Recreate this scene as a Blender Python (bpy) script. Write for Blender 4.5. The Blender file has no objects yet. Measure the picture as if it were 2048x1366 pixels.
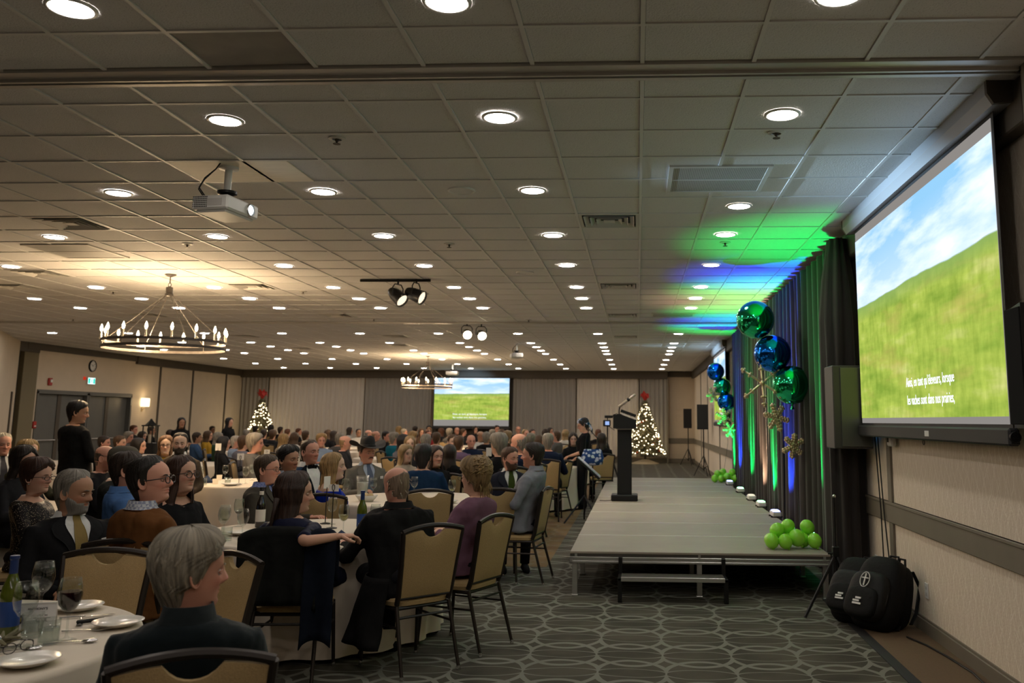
import bpy, bmesh, math, random
import numpy as np
from mathutils import Vector, Matrix
R = math.radians
PI = math.pi
rnd = random.Random(11)
SC = bpy.context.scene
COL = SC.collection
CEIL = 3.578

# ---------------------------------------------------------------- camera
cam_d = bpy.data.cameras.new('camera')
cam = bpy.data.objects.new('camera', cam_d)
COL.objects.link(cam)
cam_d.sensor_width = 36.0
cam_d.lens = 1761.93 / 2048 * 36
cam_d.shift_x = (1024 - 1189.0) / 2048
cam_d.shift_y = (570.55 - 683) / 2048
cam_d.clip_start = 0.05
cam_d.clip_end = 200
cam.location = (0, 0, 1.628)
cam.rotation_euler = (Matrix.Rotation(0.0490, 3, 'Z') @ Matrix.Rotation(PI / 2 + 0.1522, 3, 'X') @ Matrix.Rotation(0.0063, 3, 'Z')).to_euler()
cam_d.dof.use_dof = True
cam_d.dof.focus_distance = 5.6
cam_d.dof.aperture_fstop = 3.4
SC.camera = cam

# ---------------------------------------------------------------- world and exposure
w = bpy.data.worlds.new('world')
SC.world = w
w.use_nodes = True
w.node_tree.nodes['Background'].inputs[0].default_value = (1.0, 0.86, 0.68, 1)
w.node_tree.nodes['Background'].inputs[1].default_value = 0.02
vs = SC.view_settings
vs.view_transform = 'Standard'
vs.look = 'None'
vs.gamma = 1
vs.use_curve_mapping = False
vs.exposure = 0.3
SC.cycles.max_bounces = 8
SC.cycles.diffuse_bounces = 4
SC.cycles.transparent_max_bounces = 12
SC.cycles.caustics_reflective = False
SC.cycles.caustics_refractive = False
SC.cycles.sample_clamp_indirect = 6

LAMP_L = 56.0          # radiance of a ceiling downlight lens
SCREEN_L = 1.15        # brightness of the projected pictures
UP_W = 420.0           # watts of a coloured uplight
CHAND_W = 9.5         # watts of a chandelier bulb

# ---------------------------------------------------------------- helpers
def srgb(r, g, b):
    f = lambda c: (c / 255 / 12.92) if c / 255 <= 0.04045 else ((c / 255 + 0.055) / 1.055) ** 2.4
    return (f(r), f(g), f(b), 1)

class NT:
    def __init__(s, m):
        s.t = m.node_tree; s.n = s.t.nodes; s.l = s.t.links
    def add(s, kind, **kw):
        n = s.n.new(kind)
        for k, v in kw.items():
            if k.startswith('i_'):
                n.inputs[k[2:].replace('_', ' ')].default_value = v
            else:
                setattr(n, k, v)
        return n
    def link(s, a, b):
        s.l.new(a, b)
    def math(s, op, a, b=None):
        n = s.n.new('ShaderNodeMath'); n.operation = op
        for i, v in enumerate((a, b)):
            if v is None: continue
            if isinstance(v, (int, float)): n.inputs[i].default_value = v
            else: s.l.new(v, n.inputs[i])
        return n.outputs[0]
    def ramp(s, fac, stops):
        n = s.n.new('ShaderNodeValToRGB')
        e = n.color_ramp.elements
        while len(e) < len(stops): e.new(0.5)
        for k, (p, c) in enumerate(stops):
            e[k].position = p; e[k].color = c if len(c) == 4 else (*c, 1)
        s.l.new(fac, n.inputs[0])
        return n.outputs[0]
    def mix(s, fac, a, b, mode='MIX'):
        n = s.n.new('ShaderNodeMix'); n.data_type = 'RGBA'; n.blend_type = mode
        for sock, v in ((n.inputs[0], fac), (n.inputs[6], a), (n.inputs[7], b)):
            if isinstance(v, (int, float)): sock.default_value = v
            elif isinstance(v, tuple): sock.default_value = v
            else: s.l.new(v, sock)
        return n.outputs[2]

def pbr(name, col, rough=0.6, metal=0.0, spec=0.5, noise=0.0, scale=20.0, bump=0.0, bscale=80.0, stretch=(1, 1, 1), **kw):
    m = bpy.data.materials.new(name); m.use_nodes = True
    t = NT(m); b = t.n['Principled BSDF']
    b.inputs['Base Color'].default_value = col
    b.inputs['Roughness'].default_value = rough
    b.inputs['Metallic'].default_value = metal
    b.inputs['Specular IOR Level'].default_value = spec
    for k, v in kw.items():
        b.inputs[k.replace('_', ' ')].default_value = v
    if noise or bump:
        tc = t.add('ShaderNodeTexCoord'); mp = t.add('ShaderNodeMapping'); mp.inputs['Scale'].default_value = stretch
        t.link(tc.outputs['Object'], mp.inputs[0])
    if noise:
        n = t.add('ShaderNodeTexNoise'); n.inputs['Scale'].default_value = scale; n.inputs['Detail'].default_value = 4
        t.link(mp.outputs[0], n.inputs['Vector'])
        c0 = tuple(max(0, c * (1 - noise)) for c in col[:3]); c1 = tuple(min(1, c * (1 + noise)) for c in col[:3])
        t.link(t.ramp(n.outputs[0], [(0.3, c0), (0.7, c1)]), b.inputs['Base Color'])
    if bump:
        n = t.add('ShaderNodeTexNoise'); n.inputs['Scale'].default_value = bscale; n.inputs['Detail'].default_value = 3
        t.link(mp.outputs[0], n.inputs['Vector'])
        bp = t.add('ShaderNodeBump'); bp.inputs['Strength'].default_value = bump; bp.inputs['Distance'].default_value = 0.01
        t.link(n.outputs[0], bp.inputs['Height']); t.link(bp.outputs[0], b.inputs['Normal'])
    return m

def emis(name, col, strength):
    m = bpy.data.materials.new(name); m.use_nodes = True
    t = NT(m); t.n.remove(t.n['Principled BSDF'])
    e = t.add('ShaderNodeEmission'); e.inputs[0].default_value = col; e.inputs[1].default_value = strength
    t.link(e.outputs[0], t.n['Material Output'].inputs[0])
    return m

class MB:
    """Collects vertices and faces of one mesh."""
    def __init__(s): s.v = []; s.f = []; s.mi = []
    def face(s, *idx, m=0): s.f.append(tuple(idx)); s.mi.append(m)
    def box(s, x0, y0, z0, x1, y1, z1, m=0, M=None, skip=''):
        b = len(s.v)
        p = [(x, y, z) for z in (z0, z1) for y in (y0, y1) for x in (x0, x1)]
        s.v += [tuple(M @ Vector(q)) for q in p] if M else p
        fs = {'b': (0, 2, 3, 1), 't': (4, 5, 7, 6), 'f': (0, 1, 5, 4), 'k': (2, 6, 7, 3), 'l': (0, 4, 6, 2), 'r': (1, 3, 7, 5)}
        for k, f in fs.items():
            if k not in skip: s.face(*[b + i for i in f], m=m)
        return s
    def cbox(s, c, d, rz=0, m=0, rx=0, ry=0):
        M = Matrix.Translation(c) @ Matrix.Rotation(rz, 4, 'Z') @ Matrix.Rotation(ry, 4, 'Y') @ Matrix.Rotation(rx, 4, 'X')
        return s.box(-d[0] / 2, -d[1] / 2, -d[2] / 2, d[0] / 2, d[1] / 2, d[2] / 2, m, M)
    def bbox(s, x0, y0, z0, x1, y1, z1, r=0.01, m=0, M=None):
        """box with chamfered edges"""
        b = len(s.v); c = [(x0, x1), (y0, y1), (z0, z1)]
        ids = {}
        for ax in range(3):
            for i in (0, 1):
                for j in (0, 1):
                    for k in (0, 1):
                        sg = (i, j, k); p = []
                        for a in range(3):
                            val = c[a][sg[a]]
                            if a != ax: val += r if sg[a] == 0 else -r
                            p.append(val)
                        ids[(ax, i, j, k)] = len(s.v)
                        s.v.append(tuple(M @ Vector(p)) if M else tuple(p))
        F = lambda *q: s.face(*q, m=m)
        for ax in range(3):
            o = [a for a in range(3) if a != ax]
            for e in (0, 1):
                q = []
                for (u, v_) in ((0, 0), (1, 0), (1, 1), (0, 1)):
                    sg = [0, 0, 0]; sg[ax] = e; sg[o[0]] = u; sg[o[1]] = v_
                    q.append(ids[(ax, *sg)])
                flip = (e == 1) == (ax != 1)
                F(*(q if flip else q[::-1]))
        for ax in range(3):
            o = [a for a in range(3) if a != ax]
            for u in (0, 1):
                for v_ in (0, 1):
                    s0 = [0, 0, 0]; s1 = [0, 0, 0]
                    s0[o[0]] = s1[o[0]] = u; s0[o[1]] = s1[o[1]] = v_; s1[ax] = 1
                    F(ids[(o[0], *s0)], ids[(o[0], *s1)], ids[(o[1], *s1)], ids[(o[1], *s0)])
        for i in (0, 1):
            for j in (0, 1):
                for k in (0, 1): F(ids[(0, i, j, k)], ids[(1, i, j, k)], ids[(2, i, j, k)])
        return s
    def tube(s, pts, r, n=8, m=0, cap=True, closed=False, flat=1.0):
        """tube through points; r a number or one per point"""
        P = [Vector(p) for p in pts]; k = len(P)
        rr = r if isinstance(r, (list, tuple)) else [r] * k
        up = None; rings = []
        for i in range(k):
            a = P[i - 1] if (i or closed) else P[i]; c = P[(i + 1) % k] if (i < k - 1 or closed) else P[i]
            d = (c - a)
            d = d.normalized() if d.length > 1e-9 else Vector((0, 0, 1))
            if up is None:
                up = Vector((0, 0, 1)) if abs(d.z) < 0.9 else Vector((0, 1, 0))
            x = d.cross(up)
            if x.length < 1e-4: x = d.cross(Vector((1, 0, 0)))
            x.normalize(); y = x.cross(d).normalized(); up = y
            b = len(s.v)
            for q in range(n):
                t = 2 * PI * q / n
                s.v.append(tuple(P[i] + x * math.cos(t) * rr[i] + y * math.sin(t) * rr[i] * flat))
            rings.append(b)
        for i in range(k if closed else k - 1):
            a, c = rings[i], rings[(i + 1) % k]
            for q in range(n):
                s.face(a + q, a + (q + 1) % n, c + (q + 1) % n, c + q, m=m)
        if cap and not closed:
            s.face(*[rings[0] + q for q in range(n)][::-1], m=m); s.face(*[rings[-1] + q for q in range(n)], m=m)
        return s
    def lathe(s, prof, n=24, c=(0, 0, 0), m=0, M=None):
        """profile [(r, z)] around z"""
        b = len(s.v); k = len(prof)
        for (r, z) in prof:
            for q in range(n):
                t = 2 * PI * q / n
                p = Vector((c[0] + r * math.cos(t), c[1] + r * math.sin(t), c[2] + z))
                s.v.append(tuple(M @ p) if M else tuple(p))
        for i in range(k - 1):
            for q in range(n):
                s.face(b + i * n + q, b + i * n + (q + 1) % n, b + (i + 1) * n + (q + 1) % n, b + (i + 1) * n + q, m=m)
        return s
    def ball(s, c, r, n=12, k=8, m=0, sc=(1, 1, 1), M=None):
        b = len(s.v)
        for i in range(k + 1):
            ph = PI * i / k
            for q in range(n):
                t = 2 * PI * q / n
                p = Vector((c[0] + r * sc[0] * math.sin(ph) * math.cos(t), c[1] + r * sc[1] * math.sin(ph) * math.sin(t), c[2] - r * sc[2] * math.cos(ph)))
                s.v.append(tuple(M @ p) if M else tuple(p))
        for i in range(k):
            for q in range(n):
                s.face(b + i * n + q, b + i * n + (q + 1) % n, b + (i + 1) * n + (q + 1) % n, b + (i + 1) * n + q, m=m)
        return s
    def prism(s, poly, z0, z1, m=0, M=None):
        """poly [(x, y)] counter-clockwise, extruded in z"""
        b = len(s.v); k = len(poly)
        for z in (z0, z1):
            for (x, y) in poly:
                p = Vector((x, y, z)); s.v.append(tuple(M @ p) if M else tuple(p))
        s.face(*[b + i for i in range(k)][::-1], m=m); s.face(*[b + k + i for i in range(k)], m=m)
        for i in range(k):
            j = (i + 1) % k
            s.face(b + i, b + j, b + k + j, b + k + i, m=m)
        return s
    def grid(s, P, m=0, closeu=False, flip=False):
        """P[row][col] points"""
        b = len(s.v); nr = len(P); nc = len(P[0])
        for row in P: s.v += [tuple(p) for p in row]
        for i in range(nr - 1):
            for j in range(nc if closeu else nc - 1):
                q = (b + i * nc + j, b + i * nc + (j + 1) % nc, b + (i + 1) * nc + (j + 1) % nc, b + (i + 1) * nc + j)
                s.face(*(q[::-1] if flip else q), m=m)
        return s
    def mesh(s, name, mats, smooth=True):
        me = bpy.data.meshes.new(name)
        me.from_pydata(s.v, [], s.f)
        for m in (mats if isinstance(mats, (list, tuple)) else [mats]): me.materials.append(m)
        if any(s.mi): me.polygons.foreach_set('material_index', s.mi)
        if smooth:
            me.shade_smooth()
            if smooth != 'all': me.set_sharp_from_angle(angle=R(35))
        me.update()
        return me
    def build(s, name, mats, parent=None, smooth=True, **kw):
        return link(name, s.mesh(name, mats, smooth), parent, **kw)

def link(name, me, parent=None, loc=None, rz=None, kind=None, label=None, col=None):
    o = bpy.data.objects.new(name, me); COL.objects.link(o)
    if parent: o.parent = parent
    if loc is not None: o.location = loc
    if rz is not None: o.rotation_euler = (0, 0, rz)
    if kind: o['kind'] = kind
    if label: o['label'] = label
    if col: o.color = col
    return o
def tag(o, label, cat, group=None):
    o['label'] = label; o['category'] = cat
    if group: o['group'] = group
    return o
def thing(name, label, cat, loc=(0, 0, 0), rz=0, group=None):
    o = bpy.data.objects.new(name, None); COL.objects.link(o)
    o.location = loc; o.rotation_euler = (0, 0, rz); o.empty_display_size = 0.1
    return tag(o, label, cat, group)
def struct(name, mb, mats, parent=None, smooth=True):
    o = mb.build(name, mats, parent, smooth)
    o['kind'] = 'structure'
    return o
KIDS = {}
def dup(root, loc=None, rz=None, label=None, group=None):
    """copy a thing with its parts and sub-parts"""
    def cp(o, parent):
        c = o.copy(); COL.objects.link(c)
        if parent: c.parent = parent
        for k in list(o.children): cp(k, c)
        return c
    c = cp(root, None)
    if loc is not None: c.location = loc
    if rz is not None: c.rotation_euler = (0, 0, rz)
    if label: c['label'] = label
    if group: c['group'] = group
    return c
def text(name, body, size, parent, mat, loc, rot, sx=1.0, align='CENTER', ext=0.0008):
    """flat lettering as a mesh"""
    cu = bpy.data.curves.new(name, 'FONT'); cu.body = body; cu.size = size; cu.extrude = ext
    cu.align_x = align; cu.align_y = 'CENTER'; cu.resolution_u = 3
    t = bpy.data.objects.new(name, cu); COL.objects.link(t)
    me = bpy.data.meshes.new_from_object(t.evaluated_get(bpy.context.evaluated_depsgraph_get()))
    bpy.data.objects.remove(t); me.materials.clear(); me.materials.append(mat)
    o = link(name, me, parent); o.location = loc; o.rotation_euler = rot; o.scale = (sx, 1, 1); o['kind'] = 'stuff'
    return o
# ---------------------------------------------------------------- materials
M = {}
M['tile'] = None
def ceiling_tile_mat():
    m = pbr('ceiling_tile', (0.60, 0.585, 0.545, 1), 0.9, spec=0.2)
    t = NT(m); b = t.n['Principled BSDF']
    tc = t.add('ShaderNodeTexCoord'); mp = t.add('ShaderNodeMapping'); mp.inputs['Scale'].default_value = (1, 1, 1)
    t.link(tc.outputs['Object'], mp.inputs[0])
    oi = t.add('ShaderNodeObjectInfo')
    v = t.add('ShaderNodeTexVoronoi'); v.inputs['Scale'].default_value = 95; t.link(mp.outputs[0], v.inputs['Vector'])
    n = t.add('ShaderNodeTexNoise'); n.inputs['Scale'].default_value = 60; n.inputs['Detail'].default_value = 5; t.link(mp.outputs[0], n.inputs['Vector'])
    mul = t.math('MULTIPLY', v.outputs['Distance'], t.math('ADD', n.outputs[0], 0.35))
    pit = t.ramp(mul, [(0.08, (0.36, 0.35, 0.34, 1)), (0.2, (0.67, 0.66, 0.65, 1))])
    t.link(pit, b.inputs['Base Color'])
    bp = t.add('ShaderNodeBump'); bp.inputs['Strength'].default_value = 0.4; bp.inputs['Distance'].default_value = 0.004
    t.link(mul, bp.inputs['Height']); t.link(bp.outputs[0], b.inputs['Normal'])
    return m
def carpet_mat():
    """grey-green carpet with rows of overlapping pale ellipses"""
    m = pbr('carpet', (0.1, 0.1, 0.08, 1), 0.95, spec=0.1)
    t = NT(m); b = t.n['Principled BSDF']
    tc = t.add('ShaderNodeTexCoord')
    sp = t.add('ShaderNodeSeparateXYZ'); t.link(tc.outputs['Object'], sp.inputs[0])
    wob = t.add('ShaderNodeTexNoise'); wob.inputs['Scale'].default_value = 1.4; t.link(tc.outputs['Object'], wob.inputs['Vector'])
    wv = t.math('MULTIPLY', t.math('SUBTRACT', wob.outputs[0], 0.5), 0.10)
    X = t.math('ADD', sp.outputs[0], wv); Y = t.math('ADD', sp.outputs[1], wv)
    out = None
    def ring(px, py, ox, oy, rx, ry, wd):
        fx = t.math('PINGPONG', t.math('ADD', X, ox + 40), px / 2)
        fy = t.math('PINGPONG', t.math('ADD', Y, oy + 40), py / 2)
        q = None
        for gy in (fy, t.math('SUBTRACT', py, fy)):
            d = t.math('SQRT', t.math('ADD', t.math('POWER', t.math('DIVIDE', fx, rx), 2.0), t.math('POWER', t.math('DIVIDE', gy, ry), 2.0)))
            e = t.math('LESS_THAN', t.math('ABSOLUTE', t.math('SUBTRACT', d, 1.0)), wd)
            q = e if q is None else t.math('MAXIMUM', q, e)
        return q
    for args in ((0.47, 0.47, 0.0, 0.0, 0.247, 0.30, 0.075), (0.47, 0.47, 0.0, 0.0, 0.247, 0.10, 0.05)):
        r = ring(*args)
        out = r if out is None else t.math('MAXIMUM', out, r)
    n = t.add('ShaderNodeTexNoise'); n.inputs['Scale'].default_value = 2.2; n.inputs['Detail'].default_value = 3; t.link(tc.outputs['Object'], n.inputs['Vector'])
    base = t.ramp(n.outputs[0], [(0.35, srgb(72, 70, 63)), (0.65, srgb(94, 90, 80))])
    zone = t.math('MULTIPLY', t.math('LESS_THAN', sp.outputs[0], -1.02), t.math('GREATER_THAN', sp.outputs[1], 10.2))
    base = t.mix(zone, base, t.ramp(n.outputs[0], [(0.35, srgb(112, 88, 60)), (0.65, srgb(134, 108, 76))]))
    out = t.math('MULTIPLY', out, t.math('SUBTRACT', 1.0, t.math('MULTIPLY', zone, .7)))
    f = t.add('ShaderNodeTexNoise'); f.inputs['Scale'].default_value = 300; t.link(tc.outputs['Object'], f.inputs['Vector'])
    col = t.mix(out, base, srgb(136, 136, 126))
    col = t.mix(t.math('MULTIPLY', f.outputs[0], 0.5), col, srgb(60, 56, 48))
    t.link(col, b.inputs['Base Color'])
    bp = t.add('ShaderNodeBump'); bp.inputs['Strength'].default_value = 0.3; bp.inputs['Distance'].default_value = 0.004
    t.link(f.outputs[0], bp.inputs['Height']); t.link(bp.outputs[0], b.inputs['Normal'])
    return m
def wallpaper_mat():
    """cream wallpaper with an embossed criss-cross of slanting lines"""
    m = pbr('wallpaper', srgb(232, 218, 198), 0.75, spec=0.3)
    t = NT(m); b = t.n['Principled BSDF']
    tc = t.add('ShaderNodeTexCoord'); sp = t.add('ShaderNodeSeparateXYZ'); t.link(tc.outputs['Object'], sp.inputs[0])
    nz = t.add('ShaderNodeTexNoise'); nz.inputs['Scale'].default_value = 5; t.link(tc.outputs['Object'], nz.inputs['Vector'])
    h = None
    for k, (a, sc_) in enumerate(((2.1, 7.0), (-2.1, 6.1), (3.2, 9.3), (-3.0, 8.1))):
        u = t.math('ADD', t.math('MULTIPLY', sp.outputs[1], a), sp.outputs[2])
        u = t.math('ADD', t.math('MULTIPLY', u, sc_ * 0.62), t.math('MULTIPLY', nz.outputs[0], 1.2))
        fr = t.math('ABSOLUTE', t.math('SUBTRACT', t.math('FRACT', u), 0.5))
        ln = t.math('LESS_THAN', fr, 0.035)
        h = ln if h is None else t.math('MAXIMUM', h, ln)
    fine = t.add('ShaderNodeTexWave'); fine.inputs['Scale'].default_value = 55; fine.inputs['Distortion'].default_value = 3; t.link(tc.outputs['Object'], fine.inputs['Vector'])
    hh = t.math('ADD', t.math('MULTIPLY', h, 0.8), t.math('MULTIPLY', fine.outputs['Fac'], 0.35))
    bp = t.add('ShaderNodeBump'); bp.inputs['Strength'].default_value = 0.55; bp.inputs['Distance'].default_value = 0.006
    t.link(hh, bp.inputs['Height']); t.link(bp.outputs[0], b.inputs['Normal'])
    t.link(t.mix(h, srgb(228, 213, 192), srgb(242, 230, 212)), b.inputs['Base Color'])
    return m
M['tile'] = ceiling_tile_mat()
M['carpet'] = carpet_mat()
M['wallpaper'] = wallpaper_mat()
M['tbar'] = pbr('ceiling_tbar', (0.67, 0.66, 0.64, 1), 0.5)
M['tbar_gap'] = pbr('ceiling_gap', (0.12, 0.11, 0.10, 1), 0.9)
M['alu'] = pbr('aluminium', (0.55, 0.54, 0.52, 1), 0.35, metal=0.85, noise=0.06, scale=8)
M['track'] = pbr('painted_track', (.50, .48, .45, 1), .35, metal=.25)
M['steel'] = pbr('chrome_steel', (0.7, 0.7, 0.7, 1), 0.18, metal=1.0)
M['trim'] = pbr('grey_trim', srgb(120, 112, 98), 0.55, noise=0.05, scale=4)
M['trim_dark'] = pbr('dark_trim', srgb(72, 64, 54), 0.6)
M['wall_beige'] = pbr('wall_beige', srgb(205, 190, 168), 0.8, noise=0.03, scale=3, bump=0.1, bscale=60)
M['doorpaint'] = pbr('door_paint', srgb(92, 92, 88), 0.5, noise=0.05, scale=3)
M['column'] = pbr('column_paint', srgb(118, 108, 82), 0.7)
M['white'] = pbr('white_plastic', (0.75, 0.74, 0.70, 1), 0.4)
M['trim_light'] = pbr('pale_trim', (.72, .69, .64, 1), .5)
M['black'] = pbr('black_plastic', (0.008, 0.008, 0.0085, 1), 0.5, spec=0.3)
M['blackmetal'] = pbr('black_metal', (0.02, 0.02, 0.02, 1), 0.35, metal=0.6)
M['dark_void'] = pbr('dark_inside', (0.02, 0.02, 0.02, 1), 0.9)
M['lamp'] = emis('downlight_lens', (1.0, 0.91, 0.83, 1), LAMP_L)
M['strip_carpet'] = pbr('brown_carpet_strip', srgb(104, 84, 62), 0.95, noise=0.12, scale=150)
M['tape'] = pbr('black_edge_tape', (0.012, 0.012, 0.013, 1), 0.7)

# ---------------------------------------------------------------- room shell
XR, YB, XL = 2.26, 35.5, -16.05
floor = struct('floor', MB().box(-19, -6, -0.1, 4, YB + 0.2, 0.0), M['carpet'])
struct('trim_7', MB().box(1.78, -6, 0.0, XR, 8.6, 0.004), M['strip_carpet'])
struct('trim_8', MB().box(1.71, -6, 0.0, 1.79, 8.6, 0.006), M['tape'])
wr = struct('wall_right', MB().box(XR, -6, 0, XR + 0.2, YB + 0.2, CEIL + 0.1), M['wallpaper'])
struct('baseboard_right', MB().bbox(XR - 0.022, -6, 0, XR + 0.01, YB, 0.10, 0.004).box(XR - 0.012, -6, 0.10, XR, YB, 0.115), M['trim'])
struct('trim_1', MB().bbox(XR - 0.028, -6, 0.75, XR + 0.01, YB, 0.93, 0.006).bbox(XR - 0.036, -6, 0.905, XR, YB, 0.93, 0.004), M['trim'])
v = MB()
for y, wd in ((8.14, 0.055), (21.3, 0.06), (24.6, 0.06), (28.6, 0.06), (31.6, 0.06)):
    v.box(XR - 0.02, y - wd, 0.115, XR + 0.01, y + wd, 0.75).box(XR - 0.02, y - wd, 0.93, XR + 0.01, y + wd, CEIL)
struct('trim_2', v, M['trim'])
struct('trim_3', MB().bbox(XR - 0.10, 4.84, 3.30, XR + 0.01, YB, CEIL, 0.01), M['trim_dark'])
# partition pocket post at the right edge and the aluminium partition track over it
struct('trim_4', MB().bbox(XR - 0.16, 4.66, 0, XR + 0.01, 4.70, CEIL, 0.005).bbox(XR - 0.12, 4.73, 0, XR + 0.01, 4.80, CEIL, 0.005).box(XR - 0.05, 4.69, 0, XR, 4.74, CEIL), M['trim'])
tk = MB()
tk.box(-17, 4.62, CEIL - 0.012, XR - 0.16, 4.72, CEIL + 0.02).box(-17, 4.715, CEIL - 0.03, XR - 0.16, 4.735, CEIL)
tk.box(-17, 4.765, CEIL - 0.03, XR - 0.16, 4.785, CEIL).box(-17, 4.78, CEIL - 0.012, XR - 0.16, 4.85, CEIL + 0.02)
struct('trim_5', tk, M['track'])
tk2 = MB()
tk2.box(-17, 17.55, CEIL - 0.03, XR - 0.1, 17.6, CEIL).box(-17, 17.65, CEIL - 0.03, XR - 0.1, 17.7, CEIL)
struct('trim_6', tk2, M['track'])
# back wall with its dark valance
struct('wall_back', MB().box(-18.5, YB, 0, XR + 0.2, YB + 0.2, CEIL + 0.1), M['wall_beige'])
struct('trim_9', MB().bbox(XL, YB - 0.42, 3.27, 1.2, YB, CEIL, 0.01).bbox(1.2, YB - 0.1, 3.36, XR, YB, CEIL, 0.01), M['trim_dark'])
struct('trim_10', MB().bbox(1.16, YB - 0.45, 0, 1.22, YB, 3.27, 0.01), M['trim'])
struct('trim_11', MB().bbox(1.22, YB - 0.03, 0.75, XR, YB, 0.95, 0.005).bbox(XL, YB - 0.03, 0, XR, YB, 0.16, 0.005), M['trim'])
struct('wall_front', MB().box(-18.5, -6.2, 0, XR + 0.2, -6, CEIL + 0.1), M['wall_beige'])
# left wall: far run with panels, pilaster, and an angled near run
wl = MB().box(XL - 0.2, 22.9, 0, XL, 23.0, CEIL).box(XL - 0.2, 23.0, 2.36, XL, 27.45, CEIL).box(XL - 0.2, 27.45, 0, XL, YB, CEIL)
struct('wall_left', wl, M['wall_beige'])
struct('trim_12', MB().bbox(XL - 0.05, 27.53, 3.32, XL + 0.09, YB, CEIL, 0.01).bbox(XL - 0.05, 22.4, 3.40, XL + 0.06, 27.53, CEIL, 0.01), M['trim_dark'])
sv = MB()
for y in (29.05, 31.25, 33.85): sv.box(XL - 0.01, y - 0.05, 0, XL + 0.02, y + 0.05, 3.32)
struct('trim_13', sv, M['trim_dark'])
struct('wall_left_pillar', MB().bbox(XL - 0.2, 22.35, 0, XL + 0.02, 22.92, CEIL, 0.01), M['column'])
struct('trim_14', MB().box(XL - 0.25, 22.2, 0, XL - 0.1, 22.36, CEIL).bbox(XL - 0.25, 21.6, 3.32, XL + 0.05, 22.9, CEIL, 0.01), M['trim_dark'])
ang = math.atan2(21.9 - 16.0, -15.9 + 13.0)
Ma = Matrix.Translation((-16.0, 22.1, 0)) @ Matrix.Rotation(math.atan2(-22.1 + 12, 16.0 - 10.6), 4, 'Z')
struct('wall_left_near', MB().box(0, -0.2, 0, 12, 0.0, CEIL, M=Ma), M['wall_beige'])
struct('trim_15', MB().box(0.55, -0.01, 0, 0.68, 0.03, 2.25, M=Ma), M['trim_dark'])
struct('wall_left_front', MB().box(-18.5, -6, 0, -18.3, 22.3, CEIL), M['wall_beige'])
# double doors in the left wall
for i, (a, b_) in enumerate(((23.05, 25.15), (25.3, 27.4))):
    d = bpy.data.objects.new('door_%d' % (i + 1), None); COL.objects.link(d); d['kind'] = 'structure'
    d.location = (XL - 0.1, a, 0); L = b_ - a
    fr = MB().bbox(-0.06, -0.06, 0, 0.13, 0.0, 2.32, 0.005).bbox(-0.06, L, 0, 0.13, L + 0.07, 2.32, 0.005).bbox(-0.06, -0.06, 2.25, 0.13, L + 0.07, 2.36, 0.005)
    fr.build('door_frame', M['doorpaint'], d)
    for k in (0, 1):
        lf = MB().bbox(-0.05, 0.01 + k * L / 2, 0.01, 0.0, (k + 1) * L / 2 - 0.01, 2.24, 0.004)
        lo = lf.build('door_leaf', M['doorpaint'], d)
        y0 = (k + 0.5) * L / 2
        MB().tube([(0.0, y0 - 0.42, 1.0), (0.05, y0 - 0.42, 1.0), (0.05, y0 + 0.42, 1.0), (0.0, y0 + 0.42, 1.0)], 0.016, 8).build('push_bar', M['alu'], lo)
        if k == 0: MB().bbox(0.0, L / 2 - 0.10, 0.01, 0.02, L / 2 + 0.06, 2.24, 0.004).build('astragal', M['trim_dark'], lo)
struct('wall_left_backing', MB().box(XL - 0.4, 22.9, 0, XL - 0.25, 27.6, CEIL), M['doorpaint'])

# ---------------------------------------------------------------- ceiling: grid, tiles
W = 0.6096
GX, GY = 0.030, 4.553
ceiling = struct('ceiling', MB().box(-19, -6, CEIL + 0.03, XR + 0.2, YB + 0.2, CEIL + 0.12), M['tbar_gap'])
def cell(k, r):
    """corner of the tile right of grid line k and behind row line r; before the track the rows are shifted"""
    return GX + k * W, (GY + r * W if r >= 0 else GY + r * W + 0.81)
g = MB()
z = CEIL
bw = 0.012
for k in range(-30, 4):
    x = GX + k * W
    g.box(x - bw, -5.9, z - 0.004, x + bw, 4.62, z + 0.02, skip='t').box(x - bw, 4.85, z - 0.004, x + bw, YB, z + 0.02, skip='t')
rows_near = [4.144 - W * i for i in range(0, 17)]
rows_far = [GY + W * i for i in range(1, 51)]
for y in rows_near + rows_far:
    g.box(-18.3, y - bw, z - 0.0035, XR, y + bw, z + 0.02, skip='t')
go = g.build('ceiling_grid', M['tbar'], ceiling, smooth=False)
go['kind'] = 'stuff'
HOLES = {}   # (k, row) cells taken by vents
NB = [3.0] + []
def tile_rect(k, y0, y1):
    x0 = GX + k * W + 0.013; x1 = GX + (k + 1) * W - 0.013
    return x0, y0 + 0.013, min(x1, XR - 0.02), y1 - 0.013
bands = [(rows_near[i + 1], rows_near[i]) for i in range(16)][::-1] + [(4.144, 4.62)] + [(4.85, rows_far[0])] + [(rows_far[i], rows_far[i + 1]) for i in range(49)]
SKIP = set()
def band_of(y): return next(i for i, (a, b_) in enumerate(bands) if a <= y <= b_)
DIFF = [(-0.28, 8.49), (-5.77, 8.47), (-5.77, 12.72), (-9.42, 12.72), (-0.28, 12.72), (-5.77, 16.40), (-9.42, 16.40), (-0.28, 16.55), (-5.77, 20.60), (-0.28, 20.55), (-9.42, 20.75), (-8.2, 11.40), (-6.38, 23.4), (-9.42, 24.4)]
for (x, y) in DIFF: SKIP.add((math.floor((x - GX) / W), band_of(y)))
GRILLE = [(0.65, 7.0, 0.80, 0.78), (-6.65, 9.98, 0.80, 0.84), (0.66, 16.3, 0.8, 0.5)]
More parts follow.
